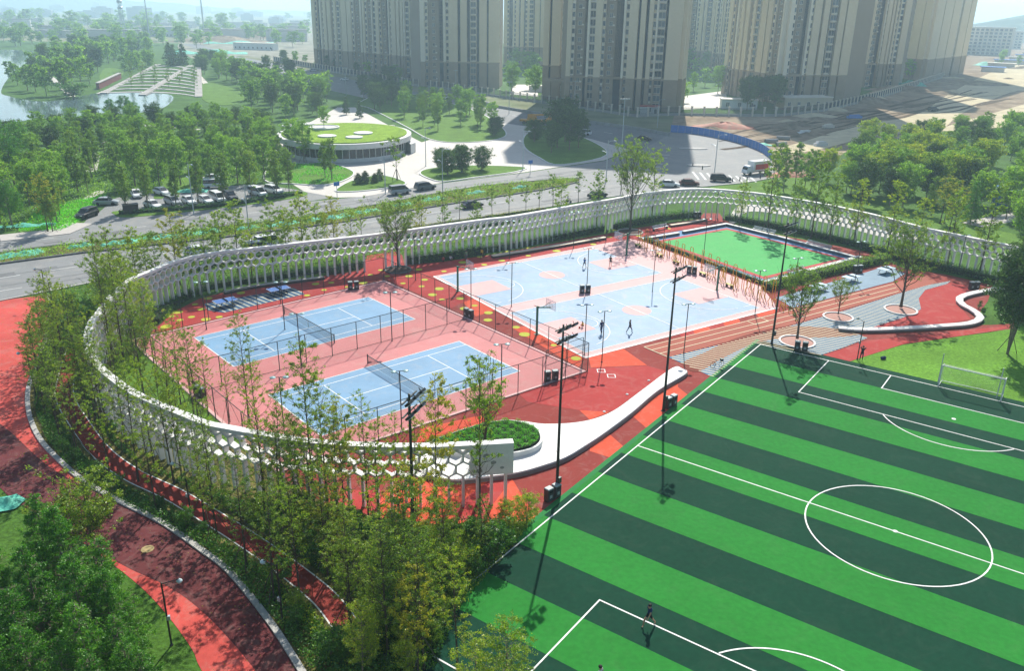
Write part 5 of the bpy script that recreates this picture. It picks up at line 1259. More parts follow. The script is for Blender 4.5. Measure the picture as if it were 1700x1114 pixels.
def place(name, cat, variants, loc, h, label, group, rz=None, stakes=0, wide=1.0):
    """a tree thing (trunk, crown, stakes) scaled to height h"""
    global stake_me
    tm, cm, h0 = variants[rnd.randrange(len(variants))]; s = h / h0
    t = thing(name, label, cat, loc, rnd.uniform(0, 6.28) if rz is None else rz, group); t.scale = (s * wide, s * wide, s)
    t.rotation_euler = (rnd.uniform(-.03, .03), rnd.uniform(-.03, .03), t.rotation_euler.z)
    for nm, me in (('trunk', tm), ('crown', cm)):
        o = bpy.data.objects.new(nm, me); COL.objects.link(o); o.parent = t
    for k in range(stakes):
        if stake_me is None: so = STAKE.build('stake', M_stake, t); stake_me = so.data
        else: so = bpy.data.objects.new('stake', stake_me); COL.objects.link(so); so.parent = t
        a = k * 2.094 + .4; b = Vector((math.cos(a) * 1.15 / s, math.sin(a) * 1.15 / s, 0)); e = Vector((math.cos(a) * .05, math.sin(a) * .05, 2.5 / s)); v = e - b
        so.location = b; so.rotation_mode = 'QUATERNION'; so.rotation_quaternion = v.to_track_quat('Z', 'Y'); so.scale = (1, 1, v.length)
    return t
def V(nm, n, h, *a, **k): return [(*tree_meshes(nm, 100 * len(nm) + 7 * i, h, *a, **k), h) for i in range(n)]
SLEND = V('slender', 4, 10, .085, .28, 46, 1.75, slim, .72, 3600, .062, .09, L_oliv, M_barkd, asp=.38, clump=16, ntw=4)
SLEND2 = V('slenderb', 4, 10, .085, .24, 52, 1.75, slim, .66, 5200, .062, .1, L_mid, M_barkd, asp=.38, clump=16, ntw=4)
SLENDM = V('slendermid', 4, 10, .09, .22, 50, 1.9, slim, .7, 3600, .1, .13, L_oliv, M_barkd, asp=.42, clump=14, ntw=4)
YELLOW = V('yellowing', 2, 9, .08, .26, 46, 1.8, slim, .68, 4800, .068, .1, L_gold, M_barkd, asp=.4, clump=16)
DENSE = V('densebelt', 3, 8, .08, .15, 60, 1.8, slim, .6, 8000, .065, .13, L_oliv, M_bark, asp=.4, clump=18, ntw=4)
REDW = V('redwood', 4, 9, .14, .06, 95, 1.95, cone, .2, 30000, .068, .12, L_brig, M_bark, .12, ntw=7, asp=.36, clump=26)
PARK = V('park', 5, 8, .13, .22, 46, 2.5, oval, .65, 8000, .115, .24, L_park, clump=26)
PARKD = V('parkdark', 3, 8, .13, .2, 46, 2.7, oval, .55, 6500, .15, .32, L_dark)
POPLAR = V('poplar', 4, 9, .11, .2, 50, 1.9, slim, .85, 6500, .11, .2, L_park2, clump=22)
GOLD = V('golden', 3, 8, .15, .2, 50, 3.4, oval, .6, 8000, .15, .3, L_park)
GOLDT = V('goldentop', 3, 8, .15, .25, 50, 3.2, oval, .7, 8000, .14, .28, L_lgold)
WILLOW = V('willow', 2, 9, .2, .3, 50, 3.2, oval, .7, 9000, .16, .2, L_brig, None, .55, asp=.22)
BALL = V('ball', 2, 5, .15, .06, 70, 2.3, oval, .3, 11000, .1, .25, L_dark)
VASE = V('vase', 3, 6, .12, .2, 38, 4.2, vase, .95, 6500, .075, .13, L_mid, M_barkd, ntw=6, asp=.42)
MULTI = V('multistem', 2, 9, .1, .3, 90, 3.2, oval, .6, 16000, .13, .3, L_dark, M_bark, stems=5)
SHRUB = V('shrub', 4, 2.4, .03, .05, 44, 1.1, oval, .7, 4200, .052, .11, L_oliv, stems=4, k=4, asp=.4)
SHRUBD = V('shrubdark', 3, 2.2, .03, .05, 40, 1.1, oval, .7, 2400, .08, .14, L_hedge, stems=4, k=4)
SMALL = V('smallstreet', 3, 5, .06, .3, 26, 1.5, oval, .7, 700, .11, .15, L_mid, M_barkd)
FIR = V('fir', 2, 7, .12, .08, 70, 1.7, cone, .1, 6000, .13, .18, L_dark, None, .1)
FART = V('fartree', 4, 8, .15, .2, 22, 2.9, oval, .6, 1300, .34, .4, L_park, k=4, ntw=1)
def htop(p, ytop):
    b = G(*p); lo, hi = 0.5, 40.0
    for _ in range(40):
        mdl = (lo + hi) / 2; d = Vector((b.x, b.y, mdl - CAM_Z)); y = IMG_H / 2 - FOC * d.dot(_U) / d.dot(_fw)
        lo, hi = (mdl, hi) if y > ytop else (lo, mdl)
    return lo
# --- staked young trees inside the wall
row_up = [(235, 515, 378, SLENDM), (269, 498, 384, SLENDM), (300, 491, 348, YELLOW), (347, 478, 366, SLENDM), (398, 468, 334, SLENDM), (455, 461, 336, SLENDM), (505, 448, 320, SLENDM), (559, 438, 326, YELLOW), (697, 421, 338, YELLOW), (739, 413, 344, SLENDM), (990, 379, 284, SLENDM), (1082, 363, 250, SLENDM), (205, 535, 420, SLENDM), (420, 470, 385, SLENDM), (372, 474, 350, SLENDM), (480, 455, 345, SLENDM), (530, 444, 340, SLENDM), (586, 436, 350, SLENDM), (790, 407, 335, SLENDM), (930, 388, 300, SLENDM), (322, 486, 370, SLENDM), (252, 508, 400, SLENDM)]
for i, (x, y, yt, vv) in enumerate(row_up):
    g = G(x, y); place('young_tree', 'tree', vv, (g.x, g.y, 0.02), htop((x, y), yt), 'staked slender young tree in the row between hedge and upper honeycomb wall', 'young trees along the upper wall', stakes=3)
for x, y, yt in ((1273, 387, 246), (1318, 392, 300), (1346, 396, 258), (1376, 402, 286), (1416, 408, 296), (1472, 420, 300), (1572, 444, 316), (1625, 458, 300), (1520, 430, 330), (1226, 380, 300)):
    g = G(x, y); place('young_tree', 'tree', SLENDM, (g.x, g.y, 0.02), htop((x, y), yt), 'staked slender young tree before the right stretch of the honeycomb wall', 'young trees along the right wall', stakes=3)
for i, (x, y, yt, w) in enumerate(((1323, 566, 468, 'vase-shaped tree in the white ring at the pitch corner'), (1391, 525, 476, 'small vase-shaped tree in the white ring at the S-curved seat'), (1495, 513, 398, 'largest vase-shaped tree in a white ring before the right wall'), (661, 447, 352, 'spreading tree in the dark ring behind the tennis fence corner'), (1046, 384, 258, 'tall dark tree in the pale ring at the corner of the green court'))):
    g = G(x, y); place('ring_tree', 'tree', VASE, (g.x, g.y, 0.3), htop((x, y), yt), w, 'trees in round rings', wide=1.0 if i != 4 else .75)
# --- belt between wall and jogging path
tk = [(p[0], p[1]) for p in track_c]
def clear(p, ln_c, r): return all((p[0] - q[0]) ** 2 + (p[1] - q[1]) ** 2 > r * r for q in ln_c)
explicit = [(188, 632), (240, 660), (330, 700), (411, 946), (630, 880), (583, 1044), (185, 803), (131, 764), (289, 803), (361, 894), (102, 736), (75, 690), (90, 640), (105, 600), (140, 620), (160, 700), (230, 800), (340, 870), (260, 850), (470, 880), (520, 905), (560, 880), (300, 745), (455, 1000), (500, 1010), (704, 1112), (760, 1112), (660, 1060), (640, 985), (545, 960), (440, 860)]
for i, (x, y) in enumerate(explicit):
    g = G(x, y); lawn = i < 3
    place('belt_tree', 'tree', (SLEND, SLEND2)[i % 2] if rnd.random() < .95 else YELLOW, (g.x, g.y, 0.02), rnd.uniform(8.2, 10.2) if not lawn else rnd.uniform(8.5, 10), 'slender tree on the small lawn inside the left bend of the wall' if lawn else 'slender bare-stemmed tree in the belt between white wall and jogging path', 'trees on the inner lawn' if lawn else 'trees of the planted belt', stakes=3 if i % 2 else 0)
belt_px = PX([(100, 560), (150, 620), (165, 700), (240, 775), (400, 832), (560, 858), (700, 890), (860, 880), (790, 960), (760, 1020), (720, 1114), (560, 1130), (515, 1114), (455, 1030), (346, 916), (211, 840), (111, 772), (77, 731), (58, 680), (66, 615), (90, 545)])
for p in scatter(PX([(60, 620), (90, 540), (130, 600), (150, 680), (200, 745), (180, 790), (110, 760), (70, 720)]), 8, 2.2): place('belt_tree', 'tree', rnd.choice((SLEND, SLEND2)), (p[0], p[1], 0.02), rnd.uniform(7, 10), 'slender bare-stemmed tree in the belt between white wall and jogging path', 'trees of the planted belt')
for p in scatter(belt_px, 12, 3.2):
    if clear(p, tk, 1.6): place('belt_tree', 'tree', rnd.choice((SLEND, SLEND2)), (p[0], p[1], 0.02), rnd.uniform(5.5, 9.2), 'slender bare-stemmed tree in the belt between white wall and jogging path', 'trees of the planted belt')
for p in scatter(PX([(165, 505), (235, 520), (262, 548), (245, 590), (200, 600), (178, 575), (172, 540)]), 9, 2.0): place('belt_tree', 'tree', rnd.choice((SLEND2, DENSE)), (p[0], p[1], 0.02), rnd.uniform(6, 8.5), 'slender tree in the dense clump at the upper left bend of the wall', 'trees at the wall bend')
tall = [(188, 602, 386), (206, 600, 378), (226, 612, 420), (262, 642, 478), (283, 682, 546), (322, 692, 556), (346, 690, 566), (415, 706, 520), (382, 702, 600), (300, 672, 520),
    (522, 846, 563), (546, 850, 620), (612, 864, 655), (725, 888, 632), (797, 873, 592), (662, 882, 690), (470, 836, 640), (440, 824, 606), (352, 812, 636), (302, 794, 618), (256, 772, 596), (572, 856, 664), (210, 745, 560), (170, 705, 520), (690, 890, 700), (500, 850, 680), (135, 640, 470), (110, 610, 450), (95, 660, 500), (150, 700, 545)]
for i, (x, y, yt) in enumerate(tall):
    g = G(x, y); ins_ = i < 10
    place('belt_tree', 'tree', (SLEND, SLEND2, SLEND)[i % 3] if i not in (13, 21) else YELLOW, (g.x, g.y, .02), htop((x, y), yt), ('tall slender tree on the inner lawn at the wall bend' if ins_ else 'tall slender tree rising close outside the white wall'), 'tall trees inside the wall' if ins_ else 'tall trees outside the wall', stakes=3, wide=.8)
shr = PX([(420, 845), (560, 858), (640, 885), (720, 900), (850, 878), (884, 868), (860, 900), (780, 990), (730, 1050), (700, 1125), (560, 1125), (500, 1040), (440, 960), (400, 900)])
shr2 = PX([(470, 930), (600, 930), (700, 950), (800, 950), (730, 1050), (700, 1125), (560, 1125), (500, 1040)])
for p in scatter(shr, 85, 1.15):
    if clear(p, tk, 1.2): place('belt_shrub', 'shrub', SHRUB if rnd.random() < .55 else SHRUBD, (p[0], p[1], 0.02), rnd.uniform(.9, 2.6), 'yellow green shrub in the thicket before the end of the white wall', 'shrubs of the thicket')
for p in scatter(shr2, 7, 2.6):
    if clear(p, tk, 1.4): place('thicket_tree', 'tree', DENSE, (p[0], p[1], 0.02), rnd.uniform(3.5, 6), 'dense yellow green young tree in the thicket before the end of the white wall', 'young trees of the thicket')
for x, y, h, w in ((842, 1038, 6.5, 'bushy olive tree at the bottom edge left of the penalty box'), (790, 1060, 6.0, 'olive tree at the bottom edge beside the touchline corner')):
    g = G(x, y, h); place('thicket_tree', 'tree', DENSE, (g.x, g.y, 0.02), h, w, 'bottom edge trees', wide=1.15)
for p in scatter(PX([(90, 520), (150, 520), (160, 560), (140, 600), (100, 590)]), 10, 1.6): place('belt_shrub', 'shrub', SHRUBD, (p[0], p[1], .02), rnd.uniform(1.6, 3.0), 'dark shrub beside the road end of the jogging path', 'shrubs at the path entrance')
for p in scatter(belt_px, 60, 1.4):
    if clear(p, tk, 1.5): place('belt_shrub', 'shrub', SHRUBD, (p[0], p[1], .02), rnd.uniform(.7, 1.5), 'low dark shrub under the trees of the belt', 'low shrubs of the belt')
# --- bright conifers in the lower left corner
for x, y, h in ((48, 827, 9), (80, 846, 9), (159, 900, 8.5), (41, 916, 9), (165, 950, 8), (6, 976, 9), (89, 1056, 8), (112, 930, 9), (130, 1005, 8.6), (205, 1050, 7.2), (-30, 880, 9), (-40, 960, 9), (40, 1040, 8.5), (190, 1010, 7.5), (-20, 1060, 8.5), (225, 1085, 6), (150, 1100, 7)):
    g = G(x, y, h); place('feathery_conifer', 'tree', REDW, (g.x, g.y, 0.02), h * rnd.uniform(.95, 1.03), 'bright green feathery conifer in the stand below the jogging path', 'feathery conifers')
for p in scatter(shr2, 9, 2.4): place('thicket_tree', 'tree', rnd.choice((SLEND, SLEND2, YELLOW)), (p[0], p[1], .02), rnd.uniform(6, 11), 'slender see-through tree standing in the thicket before the wall end', 'slender trees of the thicket', wide=1.1)
for x, y, h in ((135, 812, 6.5), (110, 850, 6.0)):
    g = G(x, y, h); place('airy_tree', 'tree', VASE, (g.x, g.y, .02), h, 'airy dark-stemmed tree leaning over the jogging path behind the conifers', 'airy trees by the path')
# --- multi-stem evergreen at the right edge
for x, y, h, w in ((1672, 588, 10.5, 'dark multi-stemmed evergreen on props right of the lawn above the goal'), (1720, 560, 10, 'dark evergreen cut by the right edge behind the goal lawn'), (1690, 520, 9, 'dark evergreen behind the end of the S-curved seat')):
    g = G(x, y); place('evergreen_tree', 'tree', MULTI, (g.x, g.y, .02), h, w, 'evergreens at the right edge', stakes=3)
for p in scatter(PX([(1610, 505), (1650, 492), (1720, 490), (1720, 525), (1650, 538), (1625, 525)]), 24, .8): place('ground_shrub', 'shrub', SHRUBD, (p[0], p[1], .02), rnd.uniform(.5, .9), 'pale low shrub in the bend of the S-curved seat', 'shrubs in the seat bend')
# --- park groves
def grove(name, poly_px, n, dmin, variants, hr, label, group, avoid=(), cat='tree', stakes=0):
    for p in scatter(PX(poly_px), n, dmin, avoid): place(name, cat, rnd.choice(variants), (p[0], p[1], .02), rnd.uniform(*hr), label, group, stakes=stakes)
carpk = PX([(165, 352), (190, 330), (225, 318), (330, 311), (430, 306), (500, 316), (487, 338), (350, 349), (218, 363), (134, 376)])
clear1 = PX([(150, 252), (190, 230), (218, 240), (190, 260)]); clear2 = PX([(255, 330), (290, 285), (335, 290), (320, 314)])
grove('park_tree', [(-40, 392), (40, 382), (120, 335), (190, 322), (430, 300), (480, 296), (455, 255), (430, 235), (200, 240), (-40, 270)], 84, 5.0, (PARK, POPLAR, PARK, POPLAR, POPLAR), (6.5, 9), 'leafy tree of the park grove left of the round pavilion', 'park grove trees', (carpk, clear1, clear2))
for x, y, h in ((210, 352, 8.5), (247, 347, 9), (293, 345, 8), (330, 343, 9), (372, 338, 9.5), (418, 331, 9.5), (460, 325, 9), (480, 320, 8.5), (95, 372, 8.5), (88, 385, 7.5), (60, 330, 9), (130, 320, 9), (225, 310, 9), (265, 309, 9), (300, 308, 9), (350, 308, 8), (395, 304, 9), (440, 300, 9)):
    g = G(x, y); place('car_park_tree', 'tree', POPLAR if y > 312 else PARK, (g.x, g.y, .02), h, 'upright tree standing between the parked cars and the road', 'car park trees', stakes=3)
for x, y, h in ((25, 310, 11), (50, 322, 9), (5, 290, 12), (-20, 330, 12), (100, 315, 8), (35, 270, 10), (20, 375, 8)):
    g = G(x, y); place('willow_tree', 'tree', WILLOW, (g.x, g.y, .02), h, 'drooping bright willow at the left edge of the park', 'willows')
for x, y, yt in ((80, 385, 290), (100, 360, 300)):
    g = G(x, y); place('yellowing_tree', 'tree', YELLOW, (g.x, g.y, .02), htop((x, y), yt), 'yellowing tree on the lawn left of the car park', 'yellowing trees left of the car park', wide=1.3)
grove('lakeside_tree', [(-30, 262), (100, 222), (200, 212), (330, 205), (450, 212), (450, 240), (200, 243), (-30, 285)], 46, 5.5, (PARK, PARKD, PARK), (5.5, 8), 'dark leafy tree along the near shore of the pond', 'near shore trees')
for x, y, h in ((187, 205, 7.5), (210, 203, 8.5), (225, 206, 7)):
    g = G(x, y); place('round_willow', 'tree', WILLOW, (g.x, g.y, .02), h, 'round light green willow on the near pond shore', 'round willows')
g = G(122, 162); place('shore_bush', 'shrub', SHRUBD, (g.x, g.y, .02), 5, 'large round grey green bush at the tip of the far shore', None, wide=2.6)
grove('far_shore_tree', [(8, 152), (25, 128), (60, 104), (120, 86), (245, 72), (255, 92), (205, 108), (170, 112), (160, 138), (110, 158), (60, 160)], 80, 6.5, (FART, FART, PARKD), (8, 13), 'hazy tree on the wooded far shore of the pond', 'far shore trees')
grove('terrace_tree', [(205, 122), (262, 112), (262, 108), (215, 108)], 12, 5, (FART,), (7, 10), 'tree behind the left shoulder of the terraces', 'trees left above the terraces')
for x, y in ((283, 116), (290, 118), (306, 117)):
    g = G(x, y); place('terrace_fir', 'tree', FIR, (g.x, g.y, .02), rnd.uniform(13, 16), 'dark fir on top of the terraces', 'firs above the terraces')
grove('slope_tree', [(330, 122), (345, 108), (400, 120), (430, 140), (500, 152), (545, 165), (560, 182), (500, 205), (430, 195), (405, 165), (370, 140)], 60, 5.5, (PARK, PARKD, FART), (7, 11), 'leafy tree on the slope between terraces and round pavilion', 'slope trees')
for k in range(16):   # bare terrace saplings
    x, y = 215 + (k % 6) * 22 + rnd.uniform(-4, 4), 148 - (k // 6) * 12; g = G(x, y); place('sapling', 'tree', SMALL, (g.x, g.y, .3), rnd.uniform(5, 8), 'thin sapling on the stone terraces', 'terrace saplings')
# --- plaza islands
grove('island_tree', [(720, 225), (690, 208), (655, 192), (672, 172), (735, 175), (795, 195), (822, 214)], 26, 3.6, (PARK, POPLAR), (7, 9.5), 'tree of the grove on the island behind the round plaza', 'island grove trees')
grove('island_conifer', [(596, 172), (610, 160), (650, 156), (668, 170), (650, 188), (625, 184)], 12, 3.0, (PARKD,), (7, 9.5), 'dark tree at the left end of the island grove', 'dark island trees')
for x, y, h in ((732, 281, 4.8), (743, 291, 5.6), (767, 287, 5.9), (763, 276, 4.6), (800, 283, 5.4), (820, 226, 5.2), (887, 236, 6.2), (828, 216, 4.0)):
    g = G(x, y); place('round_evergreen', 'shrub', BALL, (g.x, g.y, .1), h, 'dense round dark evergreen on a lawn island of the plaza', 'round evergreens', wide=.95)
for x, y, h in ((925, 246, 12), (945, 250, 11), (960, 246, 9), (938, 236, 12), (915, 255, 8)):
    g = G(x, y); place('shaded_tree', 'tree', PARKD, (g.x, g.y, .1), h, 'tall dark tree on the shaded island before the junction', 'shaded island trees')
for x, y, h, vv, w in ((659, 300, 9, SMALL, 'thin staked tree on the small front lawn of the plaza'), (551, 300, 9, POPLAR, 'tree before the left half of the pavilion'), (540, 296, 8, POPLAR, 'tree standing close in front of the pavilion glass'), (505, 270, 9, PARK, 'tree at the left end of the pavilion'), (488, 262, 9, PARK, 'leafy tree covering the left side of the pavilion')):
    g = G(x, y); place('plaza_tree', 'tree', vv, (g.x, g.y, .1), h, w, 'plaza trees', stakes=3)
for x, y in ((606, 305), (622, 304), (630, 300), (595, 306)):
    g = G(x, y); place('low_pine', 'shrub', FIR, (g.x, g.y, .1), rnd.uniform(1.8, 2.8), 'low dark spreading pine on the small front lawn', 'low pines', wide=2.0)
place('roof_tree', 'tree', PARK, (RTREE[0], RTREE[1], 4.95), 5.5, 'tree growing through the round well in the pavilion roof', None, wide=1.1)
for x, y in ((575, 190), (597, 196)):
    g = G(x, y); place('plaza_fir', 'tree', FIR, (g.x, g.y, .05), 6, 'small dark fir behind the pavilion', 'firs behind the pavilion')
# --- kerbside saplings beyond the wall
for x, y in ((763, 366), (817, 359), (873, 351), (918, 343), (960, 336), (700, 378), (640, 386), (1030, 322), (735, 370), (600, 394), (540, 402), (480, 410), (420, 420), (360, 432), (300, 444), (845, 355), (895, 347)):
    g = G(x, y); place('kerb_sapling', 'tree', SMALL if x > 690 else SLENDM, (g.x, g.y, .05), rnd.uniform(4.8, 6.4), 'sparse sapling on the verge between honeycomb wall and road', 'kerb saplings')
# --- right grove
grove('golden_tree', [(1365, 318), (1380, 278), (1420, 250), (1530, 245), (1560, 270), (1650, 300), (1600, 345), (1470, 345)], 32, 4.2, (GOLDT, GOLDT, GOLDT, GOLD), (6.5, 9), 'green tree with yellow blossom tops in the right grove', 'golden trees')
grove('grove_tree', [(1440, 268), (1540, 232), (1640, 222), (1760, 240), (1760, 440), (1700, 425), (1640, 395), (1560, 372), (1460, 350), (1350, 325), (1330, 312)], 56, 4.4, (GOLD, PARK, POPLAR, PARKD), (6, 9.5), 'leafy tree of the grove beyond the right stretch of the wall', 'right grove trees')
for x, y, h in ((1290, 300, 8.5), (1320, 306, 9), (1300, 318, 9), (1345, 322, 9)):
    g = G(x, y); place('verge_tree', 'tree', POPLAR, (g.x, g.y, .1), h, 'slim tree on the verge lawn between wall and hoarding', 'verge trees')
for x, y, h in ((1535, 262, 9), (1620, 262, 10), (1700, 300, 10)):
    g = G(x, y); place('grove_fir', 'tree', FIR, (g.x, g.y, .02), h, 'dark pointed fir in the right grove', 'right grove firs')
g = G(1610, 372, 0); place('bright_conifer', 'tree', REDW, (g.x, g.y, .02), 8, 'bright conifer at the right end behind the wall', None)
for x, y, vv in ((1575, 385, YELLOW), (1560, 372, YELLOW)):
    g = G(x, y); place('yellowing_tree', 'tree', vv, (g.x, g.y, .02), 9, 'yellow tinged tree just behind the right stretch of the wall', 'yellow tinged trees', wide=1.4)
# --- trees among the towers
grove('compound_tree', [(838, 158), (892, 166), (893, 118), (848, 108)], 14, 5, (FART, PARK), (8, 13), 'tree in the gap left of the middle tower', 'trees in the left tower gap')
grove('compound_tree', [(1132, 182), (1206, 180), (1206, 100), (1136, 104)], 20, 6, (FART, PARK), (7, 13), 'tree in the courtyard gap right of the middle tower', 'trees in the courtyard gap')
grove('compound_tree', [(1238, 184), (1290, 182), (1340, 172), (1300, 168), (1240, 170)], 8, 4, (PARKD,), (9, 13), 'dark tree in front of the broad right hand tower', 'trees before the broad tower')
grove('compound_tree', [(1425, 152), (1560, 120), (1540, 112), (1415, 140)], 15, 5, (PARKD, FART), (9, 14), 'dark tree behind the fence below the right towers', 'trees below the right towers')
grove('compound_tree', [(470, 104), (690, 142), (700, 138), (560, 115), (470, 98)], 18, 5, (PARKD, FART), (5, 8), 'dark tree behind the fence below the left tower', 'trees below the left towers')
grove('roadside_tree', [(470, 118), (500, 128), (520, 150), (490, 140), (440, 118)], 8, 5, (PARKD,), (6, 9), 'dark tree beside the shaded road at the left', 'shaded roadside trees')
# --- scattered far trees
for k in range(150):
    y = rnd.choice((rnd.uniform(30, 62), rnd.uniform(52, 80))); x = rnd.uniform(-40, 520); g = G(x, y)
    if inside((g.x, g.y), river): continue
    place('distant_tree', 'tree', FART, (g.x, g.y, 0), rnd.uniform(9, 16) * (1.4 if y < 50 else 1), 'hazy distant tree on the plain beyond the park', 'distant trees', wide=1.3)
for k in range(24):
    x, y = rnd.uniform(1640, 1740), rnd.uniform(52, 110); g = G(x, y); place('distant_tree', 'tree', FART, (g.x, g.y, 0), rnd.uniform(6, 10), 'hazy tree by the earthworks at the upper right', 'upper right trees')
# ------------------------------------------------------------------ hedges
def hedge(label, pts_px, w, h, lmat=None, dens=70, ls=.085, name='hedge', seed=1, group='hedges'):
    p = resample(smooth2(PX(pts_px), 4), .8); nrs = np.random.RandomState(seed)
    t = thing(name, label, 'hedge', (0, 0, 0), 0, group)
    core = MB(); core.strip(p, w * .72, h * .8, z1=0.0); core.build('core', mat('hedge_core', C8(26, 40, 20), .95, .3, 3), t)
    q = np.array(p); seg = q[1:] - q[:-1]; sl = np.linalg.norm(seg, axis=1); tot = sl.sum(); n = int(dens * tot * (w + 2 * h))
    i = nrs.choice(len(seg), n, p=sl / tot); f = nrs.uniform(0, 1, n); nn = np.stack([-seg[:, 1], seg[:, 0]], 1) / sl[:, None]
    u = nrs.uniform(-1, 1, n) * (w / 2 + h); off = np.clip(u, -w / 2, w / 2); z = np.where(np.abs(u) > w / 2, h - (np.abs(u) - w / 2), h)
    wob = 1 + .16 * np.sin(q[i, 0] * 2.3 + q[i, 1] * 1.7) * np.sign(nrs.uniform(-.3, 1, n))
    P3 = np.concatenate([q[i] + seg[i] * f[:, None] + nn[i] * (off * wob)[:, None], (z * wob)[:, None]], 1) + nrs.normal(size=(n, 3)) * .09
    P3[:, 2] = np.maximum(P3[:, 2], .06); Vv, F = leaf_quads(P3, ls, nrs)
    o = bpy.data.objects.new('leaves', np_mesh('leaves', Vv, F, lmat or L_hedge)); COL.objects.link(o); o.parent = t
hedge('low dark shrub border behind the curved bench', [(255, 538), (285, 508), (330, 484), (372, 474), (440, 464), (540, 450)], 1.8, .8, seed=2)
hedge('block of dark hedge left of the wall doorway', [(545, 455), (600, 443)], 1.6, 1.3, seed=3)
hedge('dark hedge right of the wall doorway with people before it', [(678, 438), (740, 430), (800, 421)], 1.7, 1.4, seed=4)
hedge('dense upright shrubs behind the long bench', [(802, 419), (900, 402), (1000, 383)], 1.5, 1.1, seed=5)
hedge('dark shrubs between tall dark tree and back doorway', [(1020, 381), (1060, 372), (1110, 363), (1150, 359)], 1.6, 1.1, seed=6)
hedge('shrubs along the wall behind the green court', [(1205, 364), (1260, 374), (1340, 390), (1440, 413)], 1.6, .9, seed=7)
hedge('dark shrubs along the right end of the wall', [(1440, 416), (1530, 440), (1600, 456), (1655, 470)], 1.8, 1.0, seed=8)
hedge('thick clipped hedge along the front of the green court', [(1270, 482), (1340, 464), (1470, 434)], 1.6, 1.2, L_park, seed=9)
hedge('thin clipped hedge beside the loop frames', [(1070, 399), (1150, 428.5), (1264, 472)], .55, .6, seed=10)
hedge('clipped hedge in front of the parked cars', [(198, 356), (330, 346), (430, 334), (500, 322)], 1.4, .7, seed=11, dens=45, ls=.11)
hedge('low green hedge beyond the road side of the wall', [(300, 455), (430, 428), (640, 402), (860, 368)], 1.5, .7, seed=12, dens=40, ls=.1)
hedge('low yellow hedge along the road kerb behind the wall', [(640, 388), (760, 369), (905, 348)], .7, .45, L_gold, seed=13, dens=45)
# planter hedge inside the white bulb
def fill_bed(label, poly, z, h, n, lmat, ls, seed, name='planter_hedge', cat='hedge', flat=0.3):
    nrs = np.random.RandomState(seed); rs = random.Random(seed); pts = scatter(poly, n, 0, (), rs)
    P3 = np.array([(x, y, z + h * (.65 + .35 * math.sin(x * 5.1 + 1) * math.sin(y * 4.7)) * rs.uniform(.5, 1.05)) for x, y in pts])
    Vv, F = leaf_quads(P3, ls, nrs, flat); t = thing(name, label, cat, (0, 0, 0))
    MB().slab(offset(poly, -.12, True) if False else poly, z - .3, z + h * .35).build('core', MATS['hedge_core'], t)
    o = bpy.data.objects.new('leaves', np_mesh('leaves', Vv, F, lmat)); COL.objects.link(o); o.parent = t; return t
inner = []
ccx = sum(p[0] for p in pl_o) / len(pl_o); ccy = sum(p[1] for p in pl_o) / len(pl_o)
inner = [(ccx + (p[0] - ccx) * .95, ccy + (p[1] - ccy) * .93) for p in pl_o]
fill_bed('bright lime green hedge filling the white planter bulb', inner, .95, .55, 15000, L_lime2, .05, 21)
g = G(805, 742, .8); place('planter_tree', 'tree', V('planterstem', 1, 7, .05, .2, 60, 2.2, vase, .95, 2600, .09, .16, L_oliv, M_barkd, stems=6), (g.x, g.y, .9), 8, 'airy multi-stemmed tree rising from the lime hedge planter', None, wide=1.0)
# median cover: weeds and dust netting
def np_inside(P, poly):
    x, y = P[:, 0], P[:, 1]; r = np.zeros(len(P), bool); q = np.array(poly)
    for i in range(len(q)):
        x1, y1 = q[i]; x2, y2 = q[i - 1]
        if y1 != y2: r ^= ((y1 > y) != (y2 > y)) & (x < (x2 - x1) * (y - y1) / (y2 - y1) + x1)
    return r
def weeds(name, label, poly, n, h, lmat, ls, seed, avoid=()):
    nrs = np.random.RandomState(seed); q = np.array(poly); lo, hi = q.min(0), q.max(0); acc = []; m = 0
    for _ in range(12):
        P = nrs.uniform(lo, hi, (n * 2, 2)); P = P[np_inside(P, poly)]
        for a in avoid: P = P[~np_inside(P, a)]
        acc.append(P); m += len(P)
        if m >= n: break
    P = np.concatenate(acc)[:n]; x, y = P[:, 0], P[:, 1]; n = len(P)
    z = .06 + h * nrs.uniform(0, 1, n) ** 1.6 * (.35 + .65 * (np.sin(x * .55 + seed) * np.sin(y * .43 + 2 * seed) > -.15))
    Vv, F = leaf_quads(np.stack([x, y, z], 1), ls, nrs)
    o = bpy.data.objects.new(name, np_mesh(name, Vv, F, lmat)); COL.objects.link(o); tag(o, label, None, None, 'stuff'); return o
weeds('undergrowth', 'dark ground cover under the trees of the planted belt', belt_px, 60000, .6, L_hedge, .09, 31, [offset(track_c, 1.3) + offset(track_c, -1.3)[::-1]])
weeds('thicket_cover', 'yellow green undergrowth in the thicket before the wall end', shr, 26000, .9, L_oliv, .085, 32, [offset(track_c, 1.3) + offset(track_c, -1.3)[::-1]])
weeds('fallen_leaves', 'scattered fallen leaves on the jogging path', kerb_w + smooth2(PX(left_px), 6), 900, .0, L_gold, .05, 40)
weeds('median_weeds', 'rough weeds on the road median', median, 24000, .9, L_park, .13, 33)
weeds('touchline_cover', 'low shrubs between orange corner and touchline', PX([(690, 880), (850, 866), (890, 864), (860, 895), (800, 945), (720, 930)]), 9000, .8, L_mid, .08, 34)
weeds('car_park_groundcover', 'bright ground cover on the lawn left of the car park', PX([(30, 385), (60, 350), (110, 338), (150, 330), (178, 325), (160, 345), (134, 368), (100, 384)]), 9000, .45, L_lime, .13, 35)
weeds('island_groundcover', 'bright clipped ground cover on the plaza island before the pavilion', PX([(455, 268), (500, 273), (544, 271), (587, 286), (570, 301), (533, 308), (490, 306)]), 8000, .4, L_lime, .14, 36)
